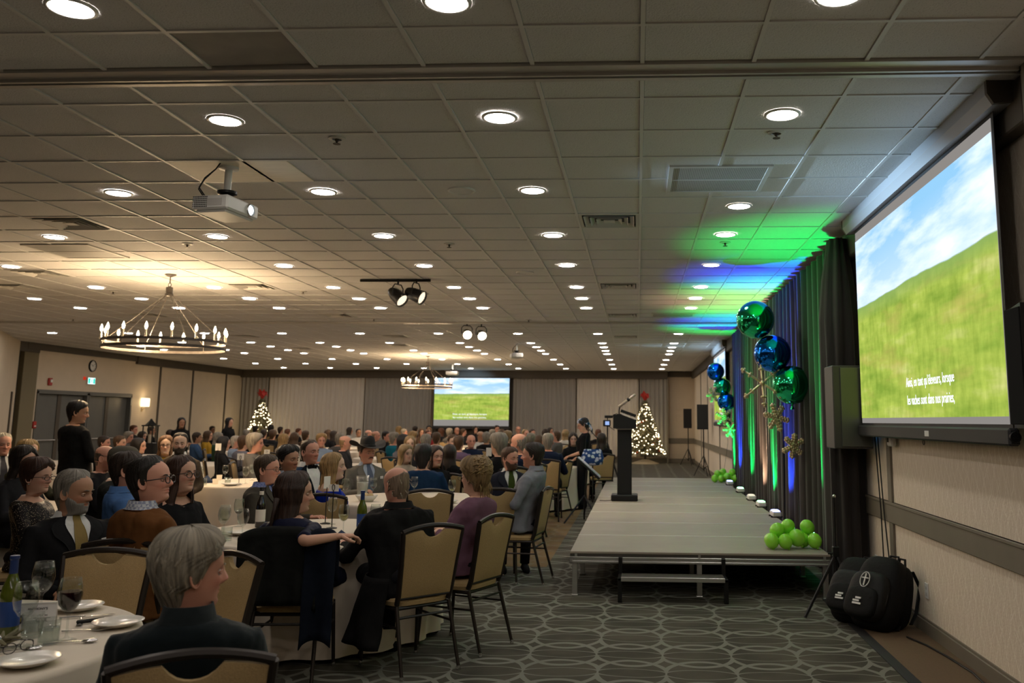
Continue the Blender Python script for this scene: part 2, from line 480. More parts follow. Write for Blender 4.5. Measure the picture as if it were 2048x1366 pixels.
def in_grille(k, y0, y1):
    x0, x1 = GX + k * W, GX + (k + 1) * W
    return any(x1 > cx - gw / 2 and x0 < cx + gw / 2 and y1 > cy - gl / 2 and y0 < cy + gl / 2 for (cx, cy, gw, gl) in GRILLE)
def seen(x, y):
    # rough pinhole test: is the tile in the picture
    c, s = math.cos(0.049), math.sin(0.049); X, Y = x * c + y * s, -x * s + y * c
    c, s = math.cos(0.1522), math.sin(0.1522); Z = 1.95
    d = Y * c + Z * s; u = -Y * s + Z * c
    if d < 0.3: return None
    px, py = 1189 + 1762 * X / d, 570.5 - 1762 * u / d
    return d if -90 < px < 2110 and py > -70 else None
cells = []
for bi, (y0, y1) in enumerate(bands):
    for k in range(-30, 4):
        if (k, bi) in SKIP: continue
        x0, a, x1, b_ = tile_rect(k, y0, y1)
        if x1 <= x0: continue
        d = seen((x0 + x1) / 2, (a + b_) / 2)
        cells.append((d if d else 999, k, bi, x0, a, x1, b_))
cells.sort()
tiles_mesh = {}
rest = MB()
near = 0
for (d, k, bi, x0, a, x1, b_) in cells:
    gr = in_grille(k, *bands[bi])
    if near < 290 and d < 900 and not gr:
        near += 1
        key = (round(x1 - x0, 3), round(b_ - a, 3))
        if key not in tiles_mesh:
            tiles_mesh[key] = MB().bbox(-key[0] / 2, -key[1] / 2, 0, key[0] / 2, key[1] / 2, 0.016, 0.003).mesh('ceiling_tile', M['tile'], False)
        dz = rnd.uniform(-0.0015, 0.0015); rot = (rnd.uniform(-.002, .002), rnd.uniform(-.002, .002), 0)
        o = link('ceiling_tile', tiles_mesh[key], ceiling, ((x0 + x1) / 2, (a + b_) / 2, CEIL + 0.004 + dz))
        o.rotation_euler = rot
        if k == -4 and bi == band_of(4.3):       # the tile that sags out of its frame
            o.rotation_euler = (0.016, -0.02, 0.02); o.location.z += 0.004
            o.data = o.data.copy(); o.data.materials[0] = pbr('dark_ceiling_tile', (.34, .31, .28, 1), .85, noise=.1, scale=5)  # a darker, slightly mottled material for this tile alone
            o['label'] = 'darker ceiling tile sitting crooked in its frame'
    elif not gr:
        rest.box(x0, a, CEIL + 0.004, x1, b_, CEIL + 0.02, skip='t')
    else:
        # cells cut by a grille: the border tiles around it
        for (cx, cy, gw, gl) in GRILLE:
            gx0, gx1, gy0, gy1 = cx - gw / 2, cx + gw / 2, cy - gl / 2, cy + gl / 2
            if x1 > gx0 and x0 < gx1 and b_ > gy0 and a < gy1:
                for (p0, q0, p1, q1) in ((x0, a, x1, min(b_, gy0)), (x0, max(a, gy1), x1, b_), (x0, max(a, gy0), min(x1, gx0), min(b_, gy1)), (max(x0, gx1), max(a, gy0), x1, min(b_, gy1))):
                    if p1 - p0 > 0.01 and q1 - q0 > 0.01: rest.box(p0, q0, CEIL + 0.004, p1, q1, CEIL + 0.02, skip='t')
ro = rest.build('ceiling_tiles', M['tile'], ceiling, smooth=False)
ro['kind'] = 'stuff'
# the flat white board the near projector hangs from
MB().bbox(-3.62, 6.39, CEIL - 0.004, -2.68, 6.98, CEIL + 0.004, 0.002).build('mounting_board', pbr('white_board', (0.92, 0.84, 0.70, 1), 0.6, noise=0.05, scale=5, stretch=(1, 6, 1)), ceiling)
# ---------------------------------------------------------------- people
from mathutils import noise as mnoise, Quaternion
def skin_mat():
    m = pbr('skin', (0.5, 0.3, 0.2, 1), 0.55, spec=0.35)
    t = NT(m); b = t.n['Principled BSDF']
    oi = t.add('ShaderNodeObjectInfo'); at = t.add('ShaderNodeAttribute', attribute_name='tint')
    t.link(t.mix(1.0, oi.outputs['Color'], at.outputs['Color'], 'MULTIPLY'), b.inputs['Base Color'])
    b.inputs['Subsurface Weight'].default_value = 0.0
    return m
def hair_mat():
    m = pbr('hair', (0.1, 0.06, 0.03, 1), 0.5, spec=0.35)
    t = NT(m); b = t.n['Principled BSDF']
    oi = t.add('ShaderNodeObjectInfo'); uv = t.add('ShaderNodeUVMap')
    mp = t.add('ShaderNodeMapping'); mp.inputs['Scale'].default_value = (70, 2.2, 1); t.link(uv.outputs[0], mp.inputs[0])
    n = t.add('ShaderNodeTexNoise'); n.inputs['Scale'].default_value = 1.0; n.inputs['Detail'].default_value = 4; n.inputs['Distortion'].default_value = 0.6
    t.link(mp.outputs[0], n.inputs['Vector'])
    f = t.ramp(n.outputs[0], [(0.3, (0.45, 0.45, 0.45, 1)), (0.7, (1.35, 1.35, 1.35, 1))])
    t.link(t.mix(1.0, oi.outputs['Color'], f, 'MULTIPLY'), b.inputs['Base Color'])
    bp = t.add('ShaderNodeBump'); bp.inputs['Strength'].default_value = 0.8; bp.inputs['Distance'].default_value = 0.006
    t.link(n.outputs[0], bp.inputs['Height']); t.link(bp.outputs[0], b.inputs['Normal'])
    return m
def cloth_mat(name, rough=0.85, sheen=0.0, pat=None):
    m = pbr(name, (0.1, 0.1, 0.1, 1), rough, spec=0.08)
    t = NT(m); b = t.n['Principled BSDF']
    oi = t.add('ShaderNodeObjectInfo'); tc = t.add('ShaderNodeTexCoord')
    n = t.add('ShaderNodeTexNoise'); n.inputs['Scale'].default_value = 9; n.inputs['Detail'].default_value = 2; t.link(tc.outputs['Object'], n.inputs['Vector'])
    n2 = t.add('ShaderNodeTexNoise'); n2.inputs['Scale'].default_value = 420; t.link(tc.outputs['Object'], n2.inputs['Vector'])
    f = t.ramp(n2.outputs[0], [(0.3, (0.9, 0.9, 0.9, 1)), (0.7, (1.07, 1.07, 1.07, 1))])
    c = t.mix(1.0, oi.outputs['Color'], f, 'MULTIPLY')
    if pat == 'check':
        mp = t.add('ShaderNodeMapping'); mp.inputs['Scale'].default_value = (60, 60, 60); t.link(tc.outputs['Object'], mp.inputs[0])
        k = t.add('ShaderNodeTexChecker'); k.inputs['Scale'].default_value = 1; t.link(mp.outputs[0], k.inputs['Vector'])
        c = t.mix(t.math('MULTIPLY', k.outputs['Fac'], 0.55), c, (0.05, 0.07, 0.2, 1))
    if pat == 'sequin':
        k = t.add('ShaderNodeTexVoronoi'); k.inputs['Scale'].default_value = 110; t.link(tc.outputs['Object'], k.inputs['Vector'])
        c = t.mix(t.math('LESS_THAN', k.outputs['Distance'], 0.22), c, (0.55, 0.45, 0.3, 1))
    if pat == 'floral':
        k = t.add('ShaderNodeTexVoronoi'); k.inputs['Scale'].default_value = 16; t.link(tc.outputs['Object'], k.inputs['Vector'])
        c = t.mix(t.math('LESS_THAN', k.outputs['Distance'], 0.5), c, (0.55, 0.6, 0.75, 1))
    t.link(c, b.inputs['Base Color'])
    b.inputs['Sheen Weight'].default_value = sheen
    bp = t.add('ShaderNodeBump'); bp.inputs['Strength'].default_value = 0.5; bp.inputs['Distance'].default_value = 0.03
    t.link(n.outputs[0], bp.inputs['Height']); t.link(bp.outputs[0], b.inputs['Normal'])
    return m
M['skin'] = skin_mat(); M['hair'] = hair_mat(); M['cloth'] = cloth_mat('cloth'); M['satin'] = cloth_mat('soft_cloth', 0.6)
M['velvet'] = cloth_mat('velvet', 0.75, 0.12); M['check'] = cloth_mat('checked_cloth', pat='check'); M['sequin'] = cloth_mat('sequin_cloth', 0.4, pat='sequin'); M['floral'] = cloth_mat('floral_cloth', pat='floral')
M['eye_white'] = pbr('eye_white', (0.62, 0.58, 0.53, 1), 0.25); M['iris'] = pbr('eye_iris', (0.05, 0.03, 0.02, 1), 0.2)
M['lens'] = None

def interp(tab, z):
    """tab rows (z, a, b, ...) sorted; linear with smoothing"""
    tab = np.array(tab, float); z = np.asarray(z, float)
    return [np.interp(z, tab[:, 0], tab[:, i]) for i in range(1, tab.shape[1])]
#        z      front   back    half width  corner exponent
HEAD = [(-.150, .020, -.072, .056, 1.0), (-.130, .024, -.072, .056, 1.0), (-.122, .040, -.074, .055, 1.0), (-.117, .064, -.075, .053, 1.0), (-.110, .078, -.077, .052, 1.0), (-.098, .0845, -.079, .054, 1.0),
        (-.085, .0845, -.083, .058, .95), (-.070, .083, -.089, .063, .93), (-.055, .0845, -.095, .067, .92), (-.040, .087, -.101, .070, .92), (-.020, .090, -.107, .0725, .92),
        (0.0, .090, -.112, .0745, .92), (.020, .0935, -.115, .0755, .92), (.035, .0965, -.116, .0765, .92), (.060, .093, -.115, .0765, .94), (.080, .083, -.109, .072, .97),
        (.097, .067, -.098, .063, 1.0), (.110, .047, -.081, .050, 1.0), (.119, .024, -.058, .033, 1.0), (.124, .004, -.036, .017, 1.0), (.1255, -.014, -.018, .002, 1.0)]
def sec(z, a, wide=1.0, long_=1.0):
    """points of the bare skull surface (without nose, lips ...)"""
    f, b, w, e = interp(HEAD, z)
    yc = -.012
    ca, sa = np.cos(a), np.sin(a)
    x = w * wide * np.sign(sa) * np.abs(sa) ** e
    y = yc + np.where(ca > 0, (f - yc) * np.sign(ca) * np.abs(ca) ** e, (yc - b) * ca)
    return x, y
G = lambda x, s: np.exp(-(x / s) ** 2)
def face(x, y, z, a, fem, age=0.0, nose=1.0):
    """adds nose, eye sockets, brow, lips, cheeks, chin; returns y and x"""
    fr = np.cos(a) > 0.05
    na = np.interp(z, [-.047, -.041, -.031, -.022, .0, .018, .03], [0, .015, .030, .027, .015, .006, 0]) * nose
    ns = np.interp(z, [-.045, -.03, 0, .02], [.013, .0125, .0085, .009])
    dy = na * G(x, ns) + .006 * nose * (G(x - .013, .007) + G(x + .013, .007)) * G(z + .034, .008)
    for s in (-1, 1):
        dy = dy - .0105 * G(x - s * .031, .016) * G(z + .001, .0125)
        dy = dy + .0045 * G(x - s * .030, .022) * G(z - .022, .010) * (0.5 if fem else 1)
        dy = dy + .004 * G(x - s * .043, .018) * G(z + .030, .018)
        dy = dy - .003 * age * G(x - s * .030, .009) * G(z + .055, .012)
    lw = .0235 if fem else .025
    dy = dy + .0062 * G(x, lw) * G(z + .0555, .0052) + .0064 * G(x, lw * .85) * G(z + .0675, .0058) - .0035 * G(x, lw) * G(z + .0612, .0024)
    dy = dy - .003 * G(x, .02) * G(z + .081, .007) + .003 * G(x, .018) * G(z + .099, .01)
    return np.where(fr, y + dy, y)

def rotq(yaw, pitch=0, roll=0):
    return Matrix.Rotation(yaw, 3, 'Z') @ Matrix.Rotation(pitch, 3, 'X') @ Matrix.Rotation(roll, 3, 'Y')

TORSO = {'m': [(0, .062, .048, .064), (-.016, .090, .052, .078), (-.032, .130, .062, .090), (-.050, .168, .074, .100), (-.078, .192, .092, .110), (-.13, .196, .112, .116), (-.20, .186, .126, .120), (-.30, .172, .126, .112), (-.40, .168, .132, .100), (-.50, .174, .134, .108), (-.57, .182, .12, .13), (-.62, .15, .09, .13)],
         'f': [(0, .054, .042, .058), (-.018, .076, .046, .068), (-.036, .108, .054, .080), (-.055, .142, .064, .090), (-.082, .162, .080, .098), (-.13, .168, .108, .104), (-.20, .160, .136, .106), (-.28, .146, .112, .100), (-.38, .136, .100, .090), (-.48, .160, .110, .105), (-.57, .186, .11, .135), (-.62, .15, .09, .13)]}
class Rig:
    """joint positions and frames of one person, in its own space: facing +Y, feet on z = 0"""
    def __init__(s, sex='m', headz=1.20, lean=-.05, hyaw=0, hpitch=0, hroll=0, stand=False, wide=1.0, thick=1.0, hs=1.0):
        s.sex = sex; s.wide = wide; s.thick = thick; s.hs = hs; s.stand = stand
        s.hipz = .90 if stand else .47 + .085
        s.neck = Vector((0, lean, headz - .130 * hs))
        s.L = s.neck.z - (s.hipz - .03 if stand else .47)
        s.k = s.L / .585
        s.head = Vector((0, lean + .042, headz))
        s.hq = rotq(hyaw, hpitch, hroll)
        s.pel = Vector((0, -.02, s.hipz))
        sx = (.185 if sex == 'm' else .158) * wide
        s.sh = {q: s.tp(q * sx, -.005, -.095) for q in (-1, 1)}
    def tp(s, x, y, z):
        """point in torso coordinates (z below the neck base) -> person space"""
        t = min(1, max(0, -z / .585))
        yo = s.neck.y * (1 - t) + s.pel.y * t + .025 * math.sin(PI * t)
        return Vector((x, yo + y, s.neck.z + z * s.k))
    def tsec(s, z, a, off=0.0):
        w, f, b = interp(TORSO[s.sex][::-1], z)
        w = w * s.wide + off; f = f * s.thick + off; b = b + off
        ca, sa = np.cos(a), np.sin(a)
        e = .82
        x = w * np.sign(sa) * np.abs(sa) ** e
        y = np.where(ca > 0, f, b) * np.sign(ca) * np.abs(ca) ** e
        return x, y
    def hp(s, p):
        return s.head + s.hq @ (Vector(p) * s.hs)

ARMS = {  # elbow and wrist of the right arm (+x), from the shoulder in person space; mirrored for the left
    'lap': ((.07, .06, -.27), (-.03, .28, -.33)), 'table': ((.09, .14, -.25), (-.02, .38, -.20)), 'clasp': ((.10, .10, -.26), (-.13, .30, -.20)),
    'cross': ((.09, .10, -.25), (-.20, .23, -.19)), 'down': ((.06, -.03, -.30), (.07, .03, -.57)), 'chin': ((.07, .18, -.24), (-.10, .24, .02)), 'hold': ((.07, .02, -.29), (.0, .27, -.28))}

def hand_mesh(mb, wr, d, n, side, curl=.5, n_=6, sc=1.0):
    """palm, four fingers and a thumb from the wrist along d; n points out of the palm"""
    d = d.normalized(); n = (n - d * n.dot(d)).normalized(); u = d.cross(n) * side      # towards the thumb
    # palm as a flattened tube
    pts = [wr - d * .02, wr + d * .015 * sc, wr + d * .055 * sc, wr + d * .092 * sc]
    ws = [.026, .030, .041, .040]; th = [.020, .019, .016, .013]
    b = len(mb.v); k = 10
    for p, wd, t_ in zip(pts, ws, th):
        for q in range(k):
            an = 2 * PI * q / k
            mb.v.append(tuple(p + u * math.cos(an) * wd * sc + n * math.sin(an) * t_ * sc))
    for i in range(3):
        for q in range(k): mb.face(b + i * k + q, b + i * k + (q + 1) % k, b + (i + 1) * k + (q + 1) % k, b + (i + 1) * k + q)
    mb.face(*[b + 3 * k + q for q in range(k)])
    for i, (off, ln, r) in enumerate(((.029, .072, .0095), (.0095, .080, .0098), (-.0105, .074, .0094), (-.029, .058, .0084))):
        p = wr + (d * .084 + u * off) * sc; dr = (d + u * off * 2.5).normalized(); P = [p - dr * .02 * sc, p]
        for j, fr in enumerate((.45, .32, .23)):
            an = curl * (0.55 + .35 * j + .08 * i)
            ax = dr.cross(n).normalized()
            dr = (Matrix.Rotation(an, 3, ax) @ dr).normalized()
            P.append(P[-1] + dr * ln * fr * sc)
        mb.tube(P, [r * sc, r * sc, r * .95 * sc, r * .88 * sc, r * .55 * sc], n_)
    p = wr + (d * .022 + u * .024) * sc; dr = (d * .55 + u * .75 + n * .35).normalized()
    P = [p - dr * .012 * sc, p + dr * .03 * sc, p + dr * .052 * sc + d * .012 * sc + n * .004, p + dr * .060 * sc + d * .036 * sc + n * .010]
    mb.tube(P, [.014 * sc, .0125 * sc, .0108 * sc, .006 * sc], n_)

def body_mesh(rig, arms, fem=False, lo=False, age=0.0, nose=1.0, beardtint=None, lips=(1.0, .72, .70), legs=None, hands=True, curl=(.6, .6), palm=None, name='body', blush=1.0):
    mb = MB(); tint = []
    N = 20 if lo else 44
    u = np.linspace(-PI, PI, N, endpoint=False); a = u - .42 * np.sin(u)
    zs = np.array([r[0] for r in HEAD]) if lo else np.unique(np.concatenate([np.linspace(-.13, -.105, 8), np.linspace(-.105, -.085, 5), np.linspace(-.085, .03, 34), np.linspace(.03, .1, 10), [.106, .112, .117, .121, .124, .1255]]))
    zs = zs[::-1]
    rows = []
    for z in zs:
        x, y = sec(np.full(N, z), a); y = face(x, y, z, a, fem, age, nose)
        row = [rig.hp((x[i], y[i], z)) for i in range(N)]
        rows.append(row)
        for i in range(N):
            t = np.array([1.0, 1.0, 1.0]); fr = math.cos(a[i]) > 0
            if fr:
                lip = math.exp(-(x[i] / (.021 if fem else .022)) ** 4) * math.exp(-((z + .0615) / .0105) ** 4)
                t = t * (1 - lip) + np.array(lips) * lip
                ch = math.exp(-((abs(x[i]) - .042) / .022) ** 2 - ((z + .028) / .022) ** 2) * .22 * blush
                ns = math.exp(-(x[i] / .016) ** 2 - ((z + .03) / .014) ** 2) * .14 * blush
                t = t * np.array([1, 1 - ch - ns, 1 - ch - ns])
                sk = sum(math.exp(-((x[i] - q * .031) / .017) ** 2 - ((z - .002) / .010) ** 2) for q in (-1, 1)) * .22
                t = t * (1 - sk)
                if lo:
                    ey = sum(math.exp(-((x[i] - q * .031) / .014) ** 4 - ((z - .0) / .007) ** 4) for q in (-1, 1)) * .8
                    br = sum(math.exp(-((x[i] - q * .032) / .018) ** 4 - ((z - .022) / .006) ** 4) for q in (-1, 1)) * .6
                    t = t * (1 - ey) * (1 - br)
            if beardtint is not None:
                bm = 1 / (1 + math.exp((z + .035 + .02 * abs(x[i]) / .07 * -1) * 260)) * (1 / (1 + math.exp((abs(a[i]) - 1.45) * 9))) * (1 / (1 + math.exp((-.124 - z) * 400)))
                t = t * (1 - bm) + t * np.array(beardtint) * bm
            tint.append(t)
    # neck and trunk go on in the same sheet of quads
    for t_ in ((.33, .66) if not lo else (.5,)):
        q = rig.hq.to_quaternion().slerp(Quaternion(), t_)
        top = rig.hp((0, -.024, -.15)); bot = rig.neck + Vector((0, -.006, .004))
        c = top.lerp(bot, t_)
        wn = (.056 if not fem else .050) * (1 - t_) + (.062 if not fem else .054) * t_
        rows.append([c + q @ Vector((math.sin(a[i]) * wn, math.cos(a[i]) * wn * 0.92, 0)) for i in range(N)])
        tint += [np.array([.93, .9, .88])] * N
    for z in ([0, -.02, -.04, -.06, -.085, -.13, -.2, -.3, -.4, -.48, -.5] if not lo else [0, -.04, -.085, -.2, -.4, -.48]):
        x, y = rig.tsec(np.full(N, z), a, 0 if z > -.45 else -.03)
        rows.append([rig.tp(x[i], y[i], z) for i in range(N)]); tint += [np.array([1., .98, .96])] * N
    mb.grid(rows, closeu=True, flip=True)
    # ears
    for s in (-1, 1):
        for rad, dx, t_ in ((1.0, .004, .0045), ) if not lo else ((1.0, .004, .006), ):
            k = 14 if not lo else 8
            b = len(mb.v)
            ring = []
            for q in range(k):
                an = 2 * PI * q / k
                ey, ez = -.012 + .016 * math.cos(an) - .006 * math.sin(an), -.006 + .031 * math.sin(an) + .004 * math.cos(an)
                ex = .0735 + .010 * max(0, -math.cos(an) + .35) + .003
                ring.append((ex, ey, ez))
            mb.tube([rig.hp((s * e[0], e[1], e[2])) for e in ring], .0042, 5 if not lo else 4, closed=True)
            c = len(mb.v)
            mb.v.append(tuple(rig.hp((s * .0745, -.008, -.006))))
            st = len(mb.v)
            for e in ring: mb.v.append(tuple(rig.hp((s * e[0], e[1], e[2]))))
            for q in range(k): mb.face(c, st + q, st + (q + 1) % k)
    if not lo:
        for s in (-1, 1):          # upper and lower eyelids
            for (zz, bz, r) in ((.003, .0052, .0036), (-.003, -.0062, .0020)):
                P = []
                for q in range(7):
                    f = q / 6 * 2 - 1
                    xx = s * .031 + f * .0135; z_ = -.0005 + bz * (1 - f * f)
                    yy = .0765 + .0085 * (1 - f * f) - .004 * max(0, s * f)
                    P.append(rig.hp((xx, yy, z_)))
                mb.tube(P, r * rig.hs, 5)
    n0 = len(mb.v)
    # arms and hands
    for s in (-1, 1):
        el, wr = arms[s]
        d = (wr - el).normalized()
        rr = (.046, .040, .043, .038, .0265) if not fem else (.040, .034, .036, .031, .0225)
        sh = rig.sh[s]
        mb.tube([sh, sh.lerp(el, .5), el.lerp(sh, .16), el.lerp(wr, .16) if lo else el.lerp((sh + wr) / 2, .12), el.lerp(wr, .17), el.lerp(wr, .4), wr], [rr[0], rr[1], rr[2] * .93, rr[2] * .93, rr[2] * .93, rr[3], rr[4]], 8 if lo else 14)
        if hands:
            pn = palm[s] if palm and s in palm else Vector((0, 0, -1))
            dd = d
            if palm and ('d', s) in palm: dd = palm[('d', s)]
            if lo: mb.tube([wr, wr + dd * .05, wr + dd * .10, wr + dd * .15], [.024, .036, .034, .016], 6, flat=.55)
            else: hand_mesh(mb, wr + dd * .005, dd, pn, -s, curl[0] if s > 0 else curl[1])
    # legs (inside the trousers)
    for s in (-1, 1):
        P = legs_pts(rig, s)
        mb.tube(P, [.07, .055, .045, .035], 8)
    tint += [np.array([1., .97, .95])] * (len(mb.v) - len(tint))
    me = mb.mesh(name, M['skin'], smooth='all')
    ca = me.color_attributes.new('tint', 'FLOAT_COLOR', 'POINT')
    arr = np.ones((len(mb.v), 4), dtype=np.float32); arr[:, :3] = np.array(tint, dtype=np.float32)
    ca.data.foreach_set('color', arr.ravel())
    return me
def legs_pts(rig, s):
    if rig.stand:
        return [Vector((s * .09, -.01, .88)), Vector((s * .10, .02, .48)), Vector((s * .105, -.02, .10)), Vector((s * .105, -.02, .06))]
    return [Vector((s * .09, .02, .57)), Vector((s * .13, .42, .56)), Vector((s * .13, .44, .47)), Vector((s * .125, .40, .10))]

def vec_noise(me, amp, scale, seed=0.0, along=None):
    """push vertices along their normals by smooth noise (folds of cloth, locks of hair)"""
    n = len(me.vertices)
    nor = np.empty(n * 3, dtype=np.float32); me.vertex_normals.foreach_get('vector', nor)
    co = np.empty(n * 3, dtype=np.float32); me.vertices.foreach_get('co', co)
    nor = nor.reshape(-1, 3); co = co.reshape(-1, 3)
    o = Vector((seed * 3.1, seed, -seed))
    sx = along or (1, 1, 1)
    d = np.array([mnoise.noise(Vector((c[0] * sx[0] * scale, c[1] * sx[1] * scale, c[2] * sx[2] * scale)) + o) for c in co.tolist()], dtype=np.float32)
    co += nor * (d * amp)[:, None]
    me.vertices.foreach_set('co', co.ravel()); me.update()

def remesh(me, vox, smooth_n=3):
    """melt the overlapping shapes of one garment into one continuous surface"""
    o = bpy.data.objects.new('tmp', me); COL.objects.link(o)
    md = o.modifiers.new('r', 'REMESH'); md.mode = 'VOXEL'; md.voxel_size = vox; md.use_smooth_shade = True
    sm = o.modifiers.new('s', 'SMOOTH'); sm.factor = .5; sm.iterations = smooth_n
    dg = bpy.context.evaluated_depsgraph_get()
    out = bpy.data.meshes.new_from_object(o.evaluated_get(dg))
    bpy.data.objects.remove(o)
    return out

def top_mesh(rig, arms, off=.016, sleeve=1.0, neckz=-.012, bottom=-.56, lo=False, sl_r=None, mat=None, name='jacket', folds=.010, neckdrop=0.0, bare=0.0, seed=1.0, shoulders=True):
    """garment on trunk and arms; sleeve: share of the arm covered (0.45 short, 1 to the wrist)"""
    mb = MB(); N = 18 if lo else 36
    a = np.linspace(-PI, PI, N, endpoint=False)
    zz = [z for z in ([-.005, -.02, -.04, -.06, -.085, -.13, -.2, -.3, -.4, -.5, -.555, -.62] if not lo else [-.005, -.03, -.06, -.1, -.2, -.35, -.48, -.555]) if z <= neckz + 1e-6 and z >= bottom - 1e-6]
    if zz[0] < neckz - .004: zz = [neckz] + zz
    rows = []
    for i, z in enumerate(zz):
        ex = off if i else off * .55
        x, y = rig.tsec(np.full(N, z), a, ex)
        row = []
        for j in range(N):
            dz = -neckdrop * max(0, math.cos(a[j])) ** 2 * (1 if z > -.07 else 0) * (1 + z / .07 if z > -.07 else 0)
            row.append(rig.tp(x[j], y[j], z + dz))
        rows.append(row)
    mb.grid(rows, closeu=True, flip=True)
    b = len(mb.v) - N; mb.face(*[b + j for j in range(N)])
    mb.face(*[j for j in range(N)][::-1])
    rr = sl_r or ((.066, .056, .054, .048, .040) if rig.sex == 'm' else (.055, .047, .045, .040, .034))
    for s in (-1, 1):
        if sleeve <= 0: continue
        el, wr = arms[s]; sh = rig.sh[s]
        inn = rig.tp(s * .09 * rig.wide, -.005, -.085)
        P = [inn, sh, sh.lerp(el, .5), el, el.lerp(wr, .5), wr]
        r = [rr[0] * .8, rr[0], rr[1], rr[2], rr[3], rr[4]]
        if sleeve < 1:
            keep = sleeve * 2
            if keep <= 1: P = [inn, sh, sh.lerp(el, keep * .6), sh.lerp(el, keep)]; r = [rr[0] * .8, rr[0], rr[1], rr[1] * 1.02]
            else: P = [inn, sh, sh.lerp(el, .5), el, el.lerp(wr, keep - 1)]; r = [rr[0] * .8, rr[0], rr[1], rr[2], rr[3]]
        # round the elbow
        if len(P) > 4:
            e = P[3]; P[3:4] = [e.lerp(P[2], .25), e.lerp((P[2] + P[4]) / 2, .12), e.lerp(P[4], .25)]; r[3:4] = [r[3]] * 3
        mb.tube(P, r, 8 if lo else 14)
    me = mb.mesh(name, mat or M['cloth'], smooth='all')
    if not lo:
        me2 = remesh(me, .0125, 4); me2.name = name
        me2.materials.clear(); me2.materials.append(mat or M['cloth'])
        if folds: vec_noise(me2, folds, 11, seed, (1, 1, .55)); vec_noise(me2, folds * .35, 30, seed + 5, (1, 1, .5))
        me2.shade_smooth()
        return me2
    return me

def trouser_mesh(rig, lo=False, name='trousers', skirt=False):
    mb = MB()
    if rig.stand:
        for s in (-1, 1):
            mb.tube([Vector((s * .075, -.01, .98)), Vector((s * .085, -.01, .86)), Vector((s * .10, .01, .50)), Vector((s * .105, -.02, .10)), Vector((s * .105, -.02, .06))], [.115, .105, .078, .066, .064], 10)
    else:
        mb.ball((0, -.030, .578), .15, 14, 8, sc=(1.22, .95, .60))
        for s in (-1, 1):
            mb.tube([Vector((s * .085, -.05, .578)), Vector((s * .10, .12, .578)), Vector((s * .13, .40, .560)), Vector((s * .13, .455, .51)), Vector((s * .128, .43, .30)), Vector((s * .125, .40, .09))], [.085, .088, .070, .068, .058, .052], 8 if lo else 18)
    for s in (-1, 1):
        f = Vector((s * .125, .40, 0)) if not rig.stand else Vector((s * .105, -.02, 0))
        mb.tube([f + Vector((0, -.06, .035)), f + Vector((0, .0, .05)), f + Vector((0, .08, .04)), f + Vector((0, .17, .026))], [.034, .046, .043, .026], 8, flat=.95)
    return mb.mesh(name, M['cloth'], smooth='all')

HL = {  # hairline: (z, angle from the front where hair begins)
    'short': [(-.115, 2.5), (-.10, 2.15), (-.07, 1.98), (-.035, 1.93), (-.030, 1.50), (.0, 1.36), (.03, 1.30), (.055, 1.12), (.07, .72), (.082, .30), (.092, 0)],
    'recede': [(-.115, 2.5), (-.10, 2.15), (-.07, 1.98), (-.035, 1.93), (-.030, 1.50), (.0, 1.38), (.04, 1.36), (.07, 1.25), (.09, .95), (.102, .35), (.110, 0)],
    'bald': [(-.095, 2.6), (-.085, 2.2), (-.07, 1.98), (-.035, 1.93), (-.030, 1.52), (.0, 1.42), (.035, 1.50), (.06, 1.85), (.075, 2.4), (.09, 3.0), (.1, 3.14)],
    'long': [(-.4, 1.35), (-.25, 1.25), (-.12, 1.12), (-.05, 1.05), (.0, 1.0), (.05, .85), (.075, .55), (.088, .25), (.097, 0)],
    'bob': [(-.16, 1.3), (-.10, 1.15), (-.05, 1.08), (.0, 1.0), (.04, .82), (.06, .5), (.075, .15), (.085, 0)],
    'full': [(-.125, 2.4), (-.09, 2.0), (-.06, 1.90), (-.04, 1.86), (-.032, 1.45), (.0, 1.30), (.035, 1.15), (.06, .85), (.075, .45), (.088, .1), (.095, 0)]}
